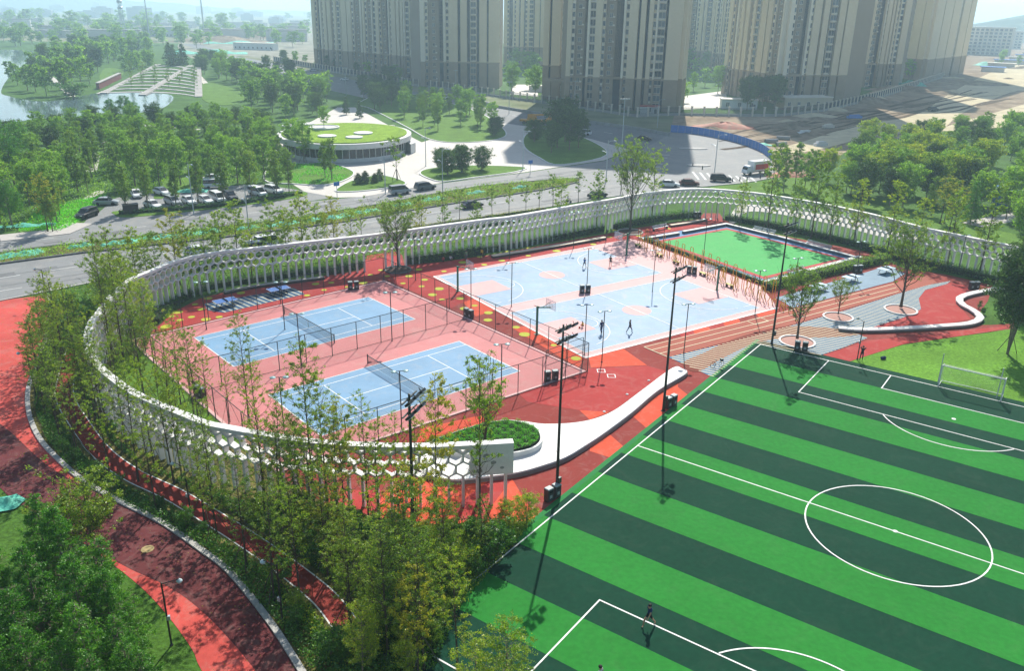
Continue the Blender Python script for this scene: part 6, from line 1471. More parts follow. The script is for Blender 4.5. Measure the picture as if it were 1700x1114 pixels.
weeds('inner_lawn_grass', 'tall grass and young shrubs at the wall bend', PX([(172, 540), (200, 515), (255, 545), (240, 590), (200, 640), (180, 600)]), 9000, .8, L_mid, .09, 37)
weeds('slope_grass', 'rough green undergrowth in the park grove', PX([(-40, 390), (40, 380), (120, 335), (190, 322), (430, 300), (480, 296), (455, 255), (430, 235), (200, 240), (-40, 270)]), 26000, .9, L_park, .2, 38, (carpk, clear1, clear2))
weeds('verge_cover', 'mixed low planting between road and honeycomb wall', PX([(100, 480), (270, 448), (560, 400), (860, 354), (1000, 331), (960, 366), (800, 402), (560, 440), (330, 478), (240, 510), (180, 510)]), 22000, .5, L_mid, .12, 39)
def netting(k, cx, cy, L, W, h, ang, label):
    rs = random.Random(900 + k); mb = MB(); nx, ny = 16, 5; n0 = 0
    for i in range(nx + 1):
        for j in range(ny + 1):
            u, v = i / nx, j / ny; e = math.sin(PI * v) * (math.sin(PI * min(1, max(0, u))) ** .3 if 0 < u < 1 else 0)
            x = (u - .5) * L; y = (v - .5) * W * (1 + .25 * math.sin(u * 9 + k)); mb.v.append((x * math.cos(ang) - y * math.sin(ang), x * math.sin(ang) + y * math.cos(ang), .02 + e * h * (.55 + .45 * math.sin(u * 13 + k * 2 + v * 3)) + e * rs.uniform(0, .12)))
    for i in range(nx):
        for j in range(ny): a = i * (ny + 1) + j; mb.face((a, a + ny + 1, a + ny + 2, a + 1))
    o = mb.build('dust_net', M_net, None, (cx, cy, .13), smooth=True); tag(o, label, 'netting', 'teal dust nets')
nlist = [(20, 426, 7, 2.6), (50, 421, 4, 2.0), (135, 410, 4, 1.2), (190, 406, 4, 1.6), (225, 401, 7, 2.2), (262, 396, 5, 2.4), (312, 391, 5, 2.0), (345, 386, 4, 2.4), (412, 380, 4, 1.4), (470, 373, 6, 2.4), (522, 366, 4, 2.0), (562, 361, 5, 2.4), (610, 352, 5, 1.8), (668, 341, 4, 1.4), (720, 332, 5, 1.6), (790, 321, 5, 1.2), (865, 312, 5, 1.0)]
for k, (x, y, L, W) in enumerate(nlist):
    g = G(x, y); netting(k, g.x, g.y, L, W, .5, math.radians(39), 'crumpled teal dust net lying on the road median')
for k, (x, y, L, W, a, w) in enumerate(((4, 842, 3, 2, 1.0, 'teal dust net beside the jogging path at the left edge'), (45, 376, 9, 2, .3, 'teal dust net on the verge at the far left'), (320, 318, 6, 3, .2, 'teal dust net between the parked cars'), (345, 88, 60, 26, .3, 'large pale teal net over the far spoil heap'), (1510, 142, 16, 9, .2, 'teal net on the spoil below the right towers'), (1150, 216, 8, 4, 0, 'teal net scrap behind the blue hoarding'), (1260, 240, 8, 3, -.5, 'teal net heap at the end of the blue hoarding'), (400, 72, 70, 20, .2, 'pale net strip on the far earthworks'), (1640, 108, 26, 12, .3, 'pale teal net by the far right earthworks'))):
    g = G(x, y); netting(40 + k, g.x, g.y, L, W, .5 if y > 150 else 3.0, a, w)
# ------------------------------------------------------------------ vehicles
M_tyre = mat('tyre', C8(28, 28, 30), .9, .1, 4); M_rimm = mat('alloy_rim', C8(150, 152, 154), .35, .05, 4, metal=.6)
M_cgl = mat('car_glass', C8(26, 32, 38), .08, .05, 2, spec=.7); M_hl = mat('headlight_glass', C8(220, 225, 225), .15, .03, 2); M_tl = mat('tail_lamp', C8(150, 24, 22), .3, .05, 2)
def paint(nm, c): return mat('paint_' + nm, c, .28, .03, 1.0, spec=.6)
P_W, P_S, P_K, P_B, P_R, P_G = paint('white', C8(222, 224, 224)), paint('silver', C8(158, 164, 168)), paint('black', C8(26, 28, 32)), paint('navy', C8(34, 48, 84)), paint('dark_red', C8(88, 26, 26)), paint('grey', C8(98, 102, 104))
def loft(st, mb=None):
    """body from stations along x: (x, half width, z low, z belt, z top)"""
    mb = mb or MB(); n0 = len(mb.v)
    for x, w, z0, zb, zt in st:
        mb.v += [(x, -w * .94, z0), (x, -w, (z0 + zb) / 2), (x, -w * .98, zb), (x, -w * .82, zt), (x, w * .82, zt), (x, w * .98, zb), (x, w, (z0 + zb) / 2), (x, w * .94, z0)]
    for i in range(len(st) - 1):
        for j in range(8):
            a, b = n0 + i * 8 + j, n0 + i * 8 + (j + 1) % 8; mb.face((a, a + 8, b + 8, b))
    mb.face([n0 + j for j in range(8)]); mb.face([n0 + (len(st) - 1) * 8 + j for j in range(8)][::-1]); return mb
CAR = {'sedan': dict(L=4.6, w=.9, body=[(-2.3, .78, .35, .6, .78), (-2.15, .86, .28, .72, .93), (-1.5, .9, .25, .82, 1.0), (0, .91, .25, .84, .98), (.9, .91, .25, .82, .96), (1.6, .88, .26, .72, .86), (2.15, .8, .3, .6, .72), (2.3, .7, .36, .52, .6)], cab=[(-1.85, .74, .95, .97, .99), (-1.15, .78, .95, 1.2, 1.4), (-.2, .8, .95, 1.25, 1.46), (.35, .78, .95, 1.2, 1.4), (1.15, .74, .94, .95, .97)], wb=1.35, r=.33),
       'suv': dict(L=4.8, w=.95, body=[(-2.4, .84, .4, .8, 1.0), (-2.25, .92, .34, .9, 1.1), (-1.2, .95, .32, .95, 1.12), (.9, .95, .32, .95, 1.1), (1.8, .92, .34, .86, 1.0), (2.3, .84, .38, .7, .86), (2.4, .76, .42, .6, .74)], cab=[(-2.3, .8, 1.08, 1.1, 1.14), (-2.0, .84, 1.08, 1.4, 1.68), (-.2, .86, 1.08, 1.45, 1.74), (.5, .84, 1.08, 1.4, 1.66), (1.25, .78, 1.07, 1.08, 1.1)], wb=1.4, r=.38),
       'van': dict(L=4.6, w=.88, body=[(-2.3, .82, .4, .9, 1.1), (-2.2, .87, .35, .95, 1.15), (.9, .88, .35, .95, 1.12), (1.7, .87, .35, .9, 1.02), (2.25, .82, .38, .7, .86), (2.32, .76, .42, .6, .7)], cab=[(-2.26, .8, 1.1, 1.15, 1.25), (-2.15, .82, 1.1, 1.6, 1.86), (.4, .83, 1.1, 1.62, 1.9), (.9, .82, 1.1, 1.55, 1.8), (1.75, .78, 1.05, 1.06, 1.08)], wb=1.3, r=.32)}
def wheels(t, xs, w, r, wd=.22):
    for x in xs:
        for s in (-1, 1):
            o = MB().lathe([(r * .6, -wd / 2), (r * .95, -wd / 2), (r, -wd / 4), (r, wd / 4), (r * .95, wd / 2), (r * .6, wd / 2)], 16).build('wheel', M_tyre, t, (x, s * w, r)); o.rotation_euler = (PI / 2, 0, 0)
            q = MB().lathe([(r * .6, -wd * .42), (r * .6, wd * .42)], 10).build('rim', M_rimm, o)
def car(kind, pm):
    k = CAR[kind]; t = thing('car', 'x', 'car'); loft(k['body']).build('body', pm, t)
    cb = loft(k['cab']).build('glasshouse', M_cgl, t)
    c2 = k['cab'][1:-1]; mb = MB(); n = len(c2)
    for x, w, z0, zb, zt in c2: mb.v += [(x, -w * .83, zt - .05), (x, -w * .8, zt + .03), (x, w * .8, zt + .03), (x, w * .83, zt - .05)]
    for i in range(n - 1):
        for j in range(3): a = i * 4 + j; mb.face((a, a + 4, a + 5, a + 1))
    mb.build('roof', pm, t)
    for s in (-1, 1): MB().tube([(xa, s * wa * .84, za) for xa, wa, _, _, za in k['cab']], .04, 4).build('roof_rail', pm, t)
    wheels(t, (-k['wb'], k['wb']), k['w'] - .1, k['r'])
    xl = k['body'][-2][0]; 
    for s in (-1, 1):
        MB().box((xl + .02, s * .55, .58 if kind == 'sedan' else .7), (.16, .34, .14)).build('headlight', M_hl, t); MB().box((k['body'][1][0] - .02, s * .6, .68 if kind == 'sedan' else .85), (.16, .3, .16)).build('tail_light', M_tl, t)
        MB().box((.75, s * (k['w'] + .08), .95 if kind == 'sedan' else 1.1), (.14, .16, .12)).build('mirror', pm, t)
    MB().box((xl + .12, 0, .42), (.06, .5, .12)).build('number_plate', P_B, t)
    return Proto(t)
PROT = {}
def put_car(kind, pm, px, ang, label, group, z=.05):
    key = (kind, pm.name)
    if key not in PROT: PROT[key] = car(kind, pm)
    g = G(*px); o = PROT[key].put((g.x, g.y, z), math.radians(ang), label, group); return o
RD = 39
gp = 'cars in the car park'
for kind, pm, px, a, w in (('sedan', P_S, (177, 340), 12, 'silver sedan parked alone at the left mouth of the car park'), ('suv', P_K, (145, 361), -100, 'black off-road car facing the road left of the car park'), ('sedan', P_W, (227, 327), -60, 'white sedan in the back row, first from the left'), ('sedan', P_W, (269, 323), -40, 'white sedan in the back row, second from the left'), ('sedan', P_W, (254, 345), -40, 'white sedan in the front row, first from the left'), ('suv', P_S, (288, 340), -45, 'silver car in the front row beside the first white sedan'), ('sedan', P_W, (314, 338), -50, 'white sedan in the front row, third from the left'), ('sedan', P_W, (341, 337), -45, 'white sedan in the front row, fourth from the left'), ('van', P_W, (362, 334), -50, 'white minivan in the front row'), ('suv', P_K, (382, 331), -50, 'dark car beside the white minivan'), ('van', P_W, (428, 325), -40, 'white minivan near the right end of the car park'), ('suv', P_W, (455, 321), -40, 'white car last at the right end of the car park'), ('sedan', P_W, (354, 300), 30, 'white car half hidden behind the park trees'), ('van', P_W, (357, 312), 20, 'white van in the back row under the trees')):
    put_car(kind, pm, px, a, w, gp)
for kind, pm, px, a, w in (('sedan', P_K, (784, 345), RD, 'black sedan driving on the near carriageway behind the wall'), ('van', P_S, (664, 322), RD - 5, 'silver van stopped at the plaza kerb'), ('suv', P_G, (706, 315), RD, 'grey pickup beside the silver van at the plaza kerb'), ('sedan', P_W, (331, 423), RD, 'white sedan half hidden behind the upper left wall'), ('suv', P_B, (431, 418), RD, 'navy car seen through the honeycomb of the upper wall'), ('van', P_W, (448, 409), RD, 'white van roof showing above the upper wall'), ('sedan', P_W, (1111, 310), -12, 'white sedan waiting beside the dark red car'), ('sedan', P_R, (1144, 308), -12, 'dark red sedan waiting beyond the top of the wall'), ('suv', P_K, (1196, 301), -10, 'black car by the zebra crossing beyond the wall'), ('sedan', P_K, (992, 328), RD, 'black sedan behind the wall left of the tall tree'), ('van', P_W, (738, 164), -12, 'white van on the road behind the grove'), ('suv', P_W, (969, 224), 168, 'white car on the road beside the shaded island'), ('sedan', P_K, (1070, 233), -20, 'dark low car on the shaded junction'), ('van', P_W, (610, 148), -20, 'white van on the shaded road below the left towers'), ('sedan', P_W, (572, 133), 160, 'white car parked along the shaded road, nearest the left tower'), ('sedan', P_G, (597, 138), 160, 'grey car parked along the shaded road'), ('suv', P_R, (622, 143), 160, 'dark red car parked along the shaded road'), ('sedan', P_K, (424, 106), -60, 'dark car on the far road left of the towers'), ('sedan', P_S, (446, 109), -60, 'silver car on the far road left of the towers'), ('suv', P_K, (1549, 184), 20, 'black pickup alone on the sand track'), ('sedan', P_S, (520, 118), -30, 'silver car on the far road before the left tower')):
    put_car(kind, pm, px, a, w, 'cars on the roads')
for i in range(9):
    x = 1585 + i * 5 + rnd.uniform(-1, 1); y = 104 - i * 5.2
    put_car(rnd.choice(('sedan', 'van')), rnd.choice((P_W, P_S, P_K)), (x, y), 60, ('car number %d' % (i + 1)) and ('far parked car beside the shop block, ' + ('first', 'second', 'third', 'fourth', 'fifth', 'sixth', 'seventh', 'eighth', 'ninth')[i] + ' from the front'), 'cars by the shop block', .07)
# box truck
g = G(1254, 289); t = thing('box_truck', 'white box truck with red side panels beside the blue hoarding', 'truck', (g.x, g.y, .05), math.radians(-150))
loft([(1.9, .95, .5, 1.3, 1.5), (2.6, 1.0, .5, 1.5, 2.3), (3.2, 1.0, .5, 1.4, 2.2), (3.7, .95, .5, 1.1, 1.3), (3.8, .9, .55, .9, 1.0)]).build('cab', P_W, t)
MB().box((3.32, 0, 1.35), (.7, 1.7, .6), taper=.8).build('windscreen', M_cgl, t); b = MB().box((-.8, 0, .9), (5.2, 2.2, 2.3)).build('cargo_box', P_W, t)
for s in (-1, 1): MB().box((-.8, s * 1.11, 1.3), (4.2, .03, 1.2)).build('red_panel', mat('truck_red', C8(196, 64, 58), .5, .2, 1.2), b)
MB().box((-3.42, 0, 1.2), (.03, 1.8, 1.5)).build('rear_panel', MATS['truck_red'], b); MB().box((0, 0, .55), (7, .8, .25)).build('chassis', M_pole, t); wheels(t, (-2.4, 2.7), .9, .42, .3)
# crane lorry
g = G(890, 206); t = thing('crane_lorry', 'yellow mobile crane parked in shade beside the dark island tree', 'truck', (g.x, g.y, .05), math.radians(-15)); M_yl = mat('crane_yellow', C8(204, 144, 44), .5, .1, 1)
loft([(3.6, 1.2, .8, 1.6, 2.0), (4.4, 1.25, .8, 2.0, 2.8), (5.6, 1.25, .8, 1.9, 2.7), (6.0, 1.2, .8, 1.4, 1.6)]).build('cab', M_yl, t); MB().box((0, 0, .9), (11, 2.4, .6)).build('deck', M_yl, t); MB().box((-1.5, 0, 1.5), (3, 2, 1.5), taper=.85).build('turret', M_yl, t); MB().tube([(-3, 0, 2.9), (6.5, 0, 3.5)], .35, 6).build('boom', M_yl, t); wheels(t, (-4, -2.6, 2.6, 4.2), 1.05, .55, .35)
g = G(218, 354); t = thing('dark_container', 'dark box container standing at the left end of the car park hedge', 'container', (g.x, g.y, .05), .5); MB().box((0, 0, .1), (2.6, 1.6, 1.5)).build('body', mat('container_dark', C8(70, 62, 60), .7, .1, 2), t); MB().box((0, 0, 1.6), (2.7, 1.7, .1)).build('lid', M_bin, t)
# spoil heaps and pipes on the earthworks
def heap(px, rx, ry, h, mt_, label, name='spoil_heap'):
    g = G(*px); mb = MB(); n, k = 18, 6
    for i in range(k + 1):
        r = 1 - i / k
        for j in range(n):
            a = 2 * PI * j / n; f = 1 + .18 * math.sin(3 * a + px[0]) + .1 * math.sin(7 * a); mb.v.append((rx * r * f * math.cos(a), ry * r * f * math.sin(a), h * (1 - r ** 1.6) * (1 + .15 * math.sin(5 * a + i))))
    for i in range(k):
        for j in range(n): a, b = i * n + j, i * n + (j + 1) % n; mb.face((a, b, b + n, a + n))
    o = mb.build(name, mt_, None, (g.x, g.y, .03), smooth=True); tag(o, label, 'heap', 'spoil heaps')
M_tarp = mat('red_tarp', C8(196, 96, 70), .7, .4, .5, .6, 2, col2=C8(150, 110, 84))
heap((1205, 212), 11, 4, 1.8, M_tarp, 'rubble heap under faded red tarpaulin by the compound fence'); heap((1180, 218), 7, 3, 1.4, M_dirt, 'brown rubble heap behind the blue hoarding'); heap((1330, 222), 9, 4, 1.2, M_dirt, 'low brown heap in the middle of the earthworks'); heap((1440, 170), 14, 6, 2.4, M_dirt, 'brown heap below the fence of the right towers'); heap((1500, 150), 18, 8, 2.5, M_dirt, 'long brown heap below the rightmost tower'); heap((1620, 140), 22, 8, 2.0, M_dirt, 'brown heap beside the sand track at the right'); heap((420, 62), 60, 30, 9, M_dirt, 'hazy earth mound left of the towers'); heap((370, 70), 50, 20, 6, M_dirt, 'hazy earth mound beyond the terraces'); heap((1310, 292), 6, 3, 1.0, M_tarp, 'stack of orange boards at the grove edge')
rs5 = random.Random(3)
for k in range(16):
    x = rs5.uniform(1290, 1700); heap((x, 205 - (x - 1290) * .22 + rs5.uniform(-18, 14)), rs5.uniform(3, 9), rs5.uniform(2, 4), rs5.uniform(.6, 1.6), M_dirt if k % 3 else M_sand, 'low spoil heap scattered over the earthworks')
for i, (x, y, a) in enumerate(((1280, 237, .2), (1296, 242, .5), (1300, 232, -.3))):
    g = G(x, y); o = MB().tube([(-2, 0, .6), (2, 0, .6)], .6, 12, False).build('concrete_pipe', M_fw, None, (g.x, g.y, .05), a); tag(o, ('leftmost', 'nearest', 'farthest')[i] + ' of three grey concrete pipes by the grove edge', 'pipe', 'concrete pipes')
for i, (x, y, L) in enumerate(((1336, 223, 5), (1375, 212, 4), (1418, 196, 6), (1362, 242, 4))):
    g = G(x, y); o = MB().box((0, 0, 0), (L, 1.4, .8)).box((0, 0, .8), (L * .7, 1.2, .5), .1).build('board_stack', (P_W, M_slab, M_blue, P_W)[i], None, (g.x, g.y, .05), .3); tag(o, ('white board stack near the middle of the earthworks', 'pale board stack left of the sand track bend', 'blue sheet stack below the fence corner', 'white board stack near the grove')[i], 'board stack', 'board stacks')
for i, (x, y) in enumerate(((1262, 296), (1240, 299), (1228, 300), (1216, 301), (1150, 276), (1166, 281))):
    g = G(x, y); t = thing('bollard', ('first', 'second', 'third', 'fourth', 'fifth', 'sixth')[i] + ' short dark bollard at the junction, counted from the truck', 'bollard', (g.x, g.y, .04), 0, 'junction bollards'); MB().lathe([(.14, 0), (.12, .7), (.15, .74), (.1, .85), (0, .88)], 10).build('shaft', M_pole, t); MB().lathe([(.2, 0), (.2, .05)], 10).build('foot', M_pole, t)
for i, (x, y, rx) in enumerate(((1150, 247, 4.2), (1160, 275, 3.0))):
    g = G(x, y); o = MB().slab(ell(0, 0, rx, 1.6, 24), 0, .2).build('traffic_island', M_kerb, None, (g.x, g.y, .03)); tag(o, ('larger', 'smaller')[i] + ' oval kerbed traffic island on the pale junction', 'traffic island', 'traffic islands')
# ------------------------------------------------------------------ people
M_skin = mat('skin', C8(196, 146, 118), .6, .05, 5); M_hair = mat('hair', C8(28, 24, 22), .7, .1, 9)
CL_ = {k: mat('cloth_' + k, c, .85, .08, 6) for k, c in dict(navy=C8(34, 48, 92), black=C8(28, 28, 32), white=C8(206, 208, 206), yellow=C8(214, 178, 40), blue=C8(90, 126, 176), teal=C8(70, 160, 148), grey=C8(110, 112, 116), red=C8(160, 52, 48), green=C8(120, 150, 110), shoe=C8(50, 50, 54)).items()}
def person(label, loc, rz, top, bottom, pose='stand', h=1.7, shorts=False, group=None):
    s = h / 1.7; t = thing('person', label, 'person', loc, rz, group)
    J = dict(pel=(0, 0, .92), spi=(0, 0, 1.12), che=(0, .01, 1.34), nec=(0, 0, 1.46), hea=(0, .03, 1.57), cro=(0, .02, 1.64), nos=(0, .125, 1.555))
    for sg, n in ((-1, 'L'), (1, 'R')):
        sw = {'stand': .04, 'walk': .26, 'run': .34, 'lean': .06, 'sit': 0, 'crouch': 0}[pose] * sg
        J.update({'sh' + n: (.18 * sg, 0, 1.4), 'el' + n: (.25 * sg, -sw * .7 - .02, 1.13), 'wr' + n: (.26 * sg, -sw * .9 + .08, .9), 'ha' + n: (.26 * sg, -sw * .9 + .11, .84), 'hip' + n: (.1 * sg, 0, .88), 'kn' + n: (.11 * sg, sw * .8 + .03, .48), 'an' + n: (.11 * sg, sw * 1.1 - .03 - (.1 if sw < 0 else 0), .08 + (.06 if sw < -.2 else 0)), 'to' + n: (.12 * sg, sw * 1.1 + .13 - (.1 if sw < 0 else 0), .035)})
    if pose in ('sit', 'crouch'):
        dz = -.47 if pose == 'sit' else -.6
        for k in J:
            if not (k[:2] in ('kn', 'an', 'to')): x, y, z = J[k]; J[k] = (x, y + (.12 * (z - .9) / .5 if pose == 'crouch' else 0), z + dz)
        for sg, n in ((-1, 'L'), (1, 'R')):
            J['kn' + n] = (.14 * sg, .42, .46 if pose == 'sit' else .5); J['an' + n] = (.14 * sg, .4 if pose == 'sit' else .1, .08); J['to' + n] = (.15 * sg, .55 if pose == 'sit' else .27, .035)
            J['el' + n] = (.27 * sg, .14, 1.12 + dz); J['wr' + n] = (.2 * sg, .36, 1.0 + dz); J['ha' + n] = (.19 * sg, .42, .98 + dz)
    if pose == 'lean':
        for n, sg in (('L', -1), ('R', 1)): J['el' + n] = (.3 * sg, .22, 1.38); J['wr' + n] = (.12 * sg, .3, 1.48); J['ha' + n] = (.08 * sg, .3, 1.53)
        for k in J:
            x, y, z = J[k]; J[k] = (x, y + .14 * max(0, z - .5), z)
    E_ = [('pel', 'spi'), ('spi', 'che'), ('che', 'nec'), ('nec', 'hea'), ('hea', 'cro'), ('hea', 'nos')]
    for n in 'LR':
        E_ += [('che', 'sh' + n), ('sh' + n, 'el' + n), ('el' + n, 'wr' + n), ('wr' + n, 'ha' + n), ('pel', 'hip' + n), ('hip' + n, 'kn' + n), ('kn' + n, 'an' + n), ('an' + n, 'to' + n)]
        hx, hy, hz = J['ha' + n]; sg = -1 if n == 'L' else 1
        for f in range(5):
            ox = (f - 1.5) * .02 if f < 4 else -.045 * sg; ln2 = (.07, .08, .075, .06, .05)[f]
            J['f%d%s' % (f, n)] = (hx + (.0 if f < 4 else -.03 * sg), hy + ox * (1 if f < 4 else 0) + (.03 if f == 4 else 0), hz - ln2 * .55); J['g%d%s' % (f, n)] = (hx - .012 * sg, hy + ox * 1.1 + .012 + (.03 if f == 4 else 0), hz - ln2)
            E_ += [('ha' + n, 'f%d%s' % (f, n)), ('f%d%s' % (f, n), 'g%d%s' % (f, n))]
    R_ = dict(pel=.135, spi=.12, che=.15, nec=.055, hea=.095, cro=.07, nos=.018); per = dict(sh=.065, el=.045, wr=.032, ha=.035, hi=.095, kn=.062, an=.042, to=.035)
    names = list(J); ix = {k: i for i, k in enumerate(names)}
    me = bpy.data.meshes.new('body'); me.from_pydata([tuple(c * s for c in J[k]) for k in names], [(ix[a], ix[b]) for a, b in E_], [])
    o = bpy.data.objects.new('body', me); COL.objects.link(o)
    md = o.modifiers.new('s', 'SKIN'); 
    for i, k in enumerate(names):
        r = (R_[k] if k in R_ else (.009 if k[0] in 'fg' and k[1].isdigit() else per[k[:2]])) * s; sv = me.skin_vertices[0].data[i]; sv.radius = (r, r * (.8 if k in ('pel', 'spi', 'che') else 1)); sv.use_root = (k == 'pel')
    sb = o.modifiers.new('d', 'SUBSURF'); sb.levels = 1; sb.render_levels = 1
    dg = bpy.context.evaluated_depsgraph_get(); ev = bpy.data.meshes.new_from_object(o.evaluated_get(dg)); o.modifiers.clear(); o.data = ev; bpy.data.meshes.remove(me)
    ev.materials.clear()
    for q in (M_skin, CL_[top], CL_[bottom], CL_['shoe']): ev.materials.append(q)
    JP = np.array([J[k] for k in names]) * s; co = np.array([p.center for p in ev.polygons]); near = np.argmin(((co[:, None] - JP[None]) ** 2).sum(2), 1)
    def reg(k):
        if k in ('pel',) or k[:3] == 'hip': return 2
        if k[:2] == 'kn': return 0 if shorts else 2
        if k[:2] == 'an': return 3 if not shorts else 0
        if k[:2] == 'to': return 3
        if k in ('spi', 'che') or k[:2] == 'sh': return 1
        if k[:2] == 'el': return 1 if not shorts else 0
        return 0
    ev.polygons.foreach_set('material_index', [reg(names[i]) for i in near]); ev.polygons.foreach_set('use_smooth', [True] * len(ev.polygons)); o.parent = t
    hx, hy, hz = (c * s for c in J['hea'])
    mb = MB(); mb.lathe([(.108 * s, .0), (.118 * s, .05 * s), (.1 * s, .1 * s), (.05 * s, .125 * s), (0, .13 * s)], 12, (hx, hy - .025 * s, hz + .0)); mb.build('hair', M_hair, t, smooth=True)
    for sg in (-1, 1): MB().lathe([(0, -.008), (.009, 0), (0, .008)], 6, (sg * .032 * s, hy + .088 * s, hz + .005)).build('eye', M_hair, t)
    return t
PP = [((970, 446), -.6, 'blue', 'black', 'walk', 1.65, True, 'person in blue shirt walking on the far basketball court by the lamp'), ((1013, 443), 2.6, 'black', 'black', 'stand', 1.65, True, 'person in dark clothes standing under the far gym end hoop'), ((968, 545), 1.0, 'yellow', 'black', 'crouch', 1.3, True, 'child in yellow shirt crouching with a ball on the near basketball court'), ((998, 555), .6, 'navy', 'navy', 'stand', 1.75, False, 'person in navy standing near the crouching child'), ((1045, 554), -1.2, 'black', 'navy', 'walk', 1.7, False, 'person in dark clothes walking below the centre circle of the near court'), ((1076, 1042), 2.2, 'navy', 'black', 'run', 1.72, True, 'football player in navy kit jogging on the pitch penalty line'), ((1429, 600), -.5, 'black', 'black', 'lean', 1.75, False, 'person in black leaning with raised arms beside the path lamp'), ((774, 433), .3, 'green', 'grey', 'stand', 1.6, False, 'person in pale green top standing before the dark hedge'), ((800, 430), 2.8, 'yellow', 'black', 'walk', 1.6, False, 'person in yellow top walking before the dark hedge'), ((736, 437), .2, 'red', 'black', 'sit', 1.5, False, 'person in red top sitting low before the dark hedge'), ((748, 435), -.2, 'white', 'black', 'sit', 1.5, False, 'person in white top sitting low before the dark hedge'), ((1306, 385), 1.0, 'teal', 'black', 'stand', 1.6, False, 'person in teal top behind the low wall of the green court')]
for p, rz, a, b, ps, h, sh, w in PP:
    g = G(*p); person(w, (g.x, g.y, .085 if ps != 'sit' else .06), rz, a, b, ps, h, sh, 'people')
g = G(997, 1108, 1.68); person('person whose head just shows at the bottom edge of the picture', (g.x, g.y, .08), 1.0, 'white', 'black', 'stand', 1.72, True, 'people')
# seats for the two sitting people
for i, (x, y) in enumerate(((736, 436.5), (748, 434.5))):
    g = G(x, y); t = thing('stool', ('left', 'right')[i] + ' of the two low dark stools before the dark hedge', 'stool', (g.x, g.y, .05), 0, 'low stools'); MB().lathe([(.2, .32), (.2, .37), (0, .375)], 14).build('seat', M_bside, t)
    for k in range(3): MB().tube([(.15 * math.cos(k * 2.1), .15 * math.sin(k * 2.1), 0), (.1 * math.cos(k * 2.1), .1 * math.sin(k * 2.1), .33)], .02, 5).build('leg', M_pole, t)
def ball(px, r, mt_, label):
    g = G(*px); mb = MB().lathe([(r * math.sin(PI * i / 10) + (1e-5), -r * math.cos(PI * i / 10)) for i in range(11)], 16); mb.cur = 0
    n = len(mb.f)
    o = mb.build('ball', mt_, None, (g.x, g.y, .085 + r), smooth=True); tag(o, label, 'ball')
ball((962, 546), .12, mat('basketball_orange', C8(186, 88, 50), .7, .15, 12, .2, 60), 'orange basketball beside the crouching child')
ball((1066, 700), .11, M_line, 'white ball lying near the middle line by the touchline') if False else None
g = G(1583, 697); o = MB().lathe([(.2, 0), (.2, .004)], 16).build('penalty_spot', M_line, pit, (g.x, g.y, .095))
# scooter rider
g = G(944, 338); sc = thing('motor_scooter', 'dark motor scooter on the near carriageway beyond the wall', 'scooter', (g.x, g.y, .05), math.radians(RD))
loft([(-.75, .14, .45, .7, .8), (-.3, .17, .35, .7, .78), (0, .15, .25, .3, .34), (.35, .13, .25, .32, .36)]).build('body', P_K, sc); MB().tube([(.45, 0, .3), (.35, 0, .95), (.28, 0, 1.02)], .04, 6).build('steering_column', P_K, sc); MB().tube([(.28, -.32, 1.0), (.28, .32, 1.0)], .02, 6).build('handlebar', M_pole, sc); MB().box((-.4, 0, .78), (.6, .26, .08)).build('seat', M_bin, sc)
for x in (-.55, .55): w_ = MB().lathe([(.14, -.05), (.24, -.04), (.25, 0), (.24, .04), (.14, .05)], 16).build('wheel', M_tyre, sc, (x, 0, .25)); w_.rotation_euler = (PI / 2, 0, 0)
sp_ = person('person in white riding the motor scooter', (g.x - .25 * math.cos(math.radians(RD)), g.y - .25 * math.sin(math.radians(RD)), .42), math.radians(RD) - PI / 2, 'white', 'black', 'sit', 1.65)
# bicycle on the striped zone
g = G(1190, 611); bk = thing('bicycle', 'dark bicycle resting on its stand on the blue striped zone', 'bicycle', (g.x, g.y, .09), .3)
for x in (-.52, .52):
    w_ = MB().tube([(x + .32 * math.cos(a), 0, .33 + .32 * math.sin(a)) for a in [2 * PI * k / 24 for k in range(25)]], .022, 6, False).build('wheel', M_tyre, bk)
    mb = MB()
    for k in range(8): mb.tube([(x, 0, .33), (x + .31 * math.cos(k * PI / 4), 0, .33 + .31 * math.sin(k * PI / 4))], .004, 3)
    mb.build('spokes', M_galv, w_)
for nm, pts, r in (('frame', [(-.52, 0, .33), (-.12, 0, .3), (.35, 0, .78), (-.2, 0, .75), (-.12, 0, .3)], .02), ('seat_stay', [(-.52, 0, .33), (-.2, 0, .75), (-.23, 0, .9)], .016), ('fork', [(.52, 0, .33), (.38, 0, .8), (.35, 0, .95)], .018), ('handlebar', [(.28, -.28, .97), (.36, -.1, .98), (.36, .1, .98), (.28, .28, .97)], .016), ('stand', [(-.2, 0, .3), (-.15, .3, .0)], .012)): MB().tube(pts, r, 6).build(nm, P_B if nm == 'frame' else M_pole, bk)
MB().box((-.24, 0, .9), (.26, .14, .06), taper=.6).build('saddle', M_bin, bk); MB().box((.5, 0, .75), (.26, .34, .24)).build('basket', M_pole, bk)
g = G(1466, 597); t = thing('sports_bag', 'small dark sports bag lying on the lawn left of the goal', 'bag', (g.x, g.y, .03), .2); MB().lathe([(.05, -.3), (.16, -.27), (.18, 0), (.16, .27), (.05, .3)], 12).build('body', CL_['navy'], t).rotation_euler = (0, PI / 2, 0); t.children[0].location = (0, 0, .18); MB().tube([(-.15, 0, .34), (0, 0, .5), (.15, 0, .34)], .02, 5).build('strap', M_bin, t)
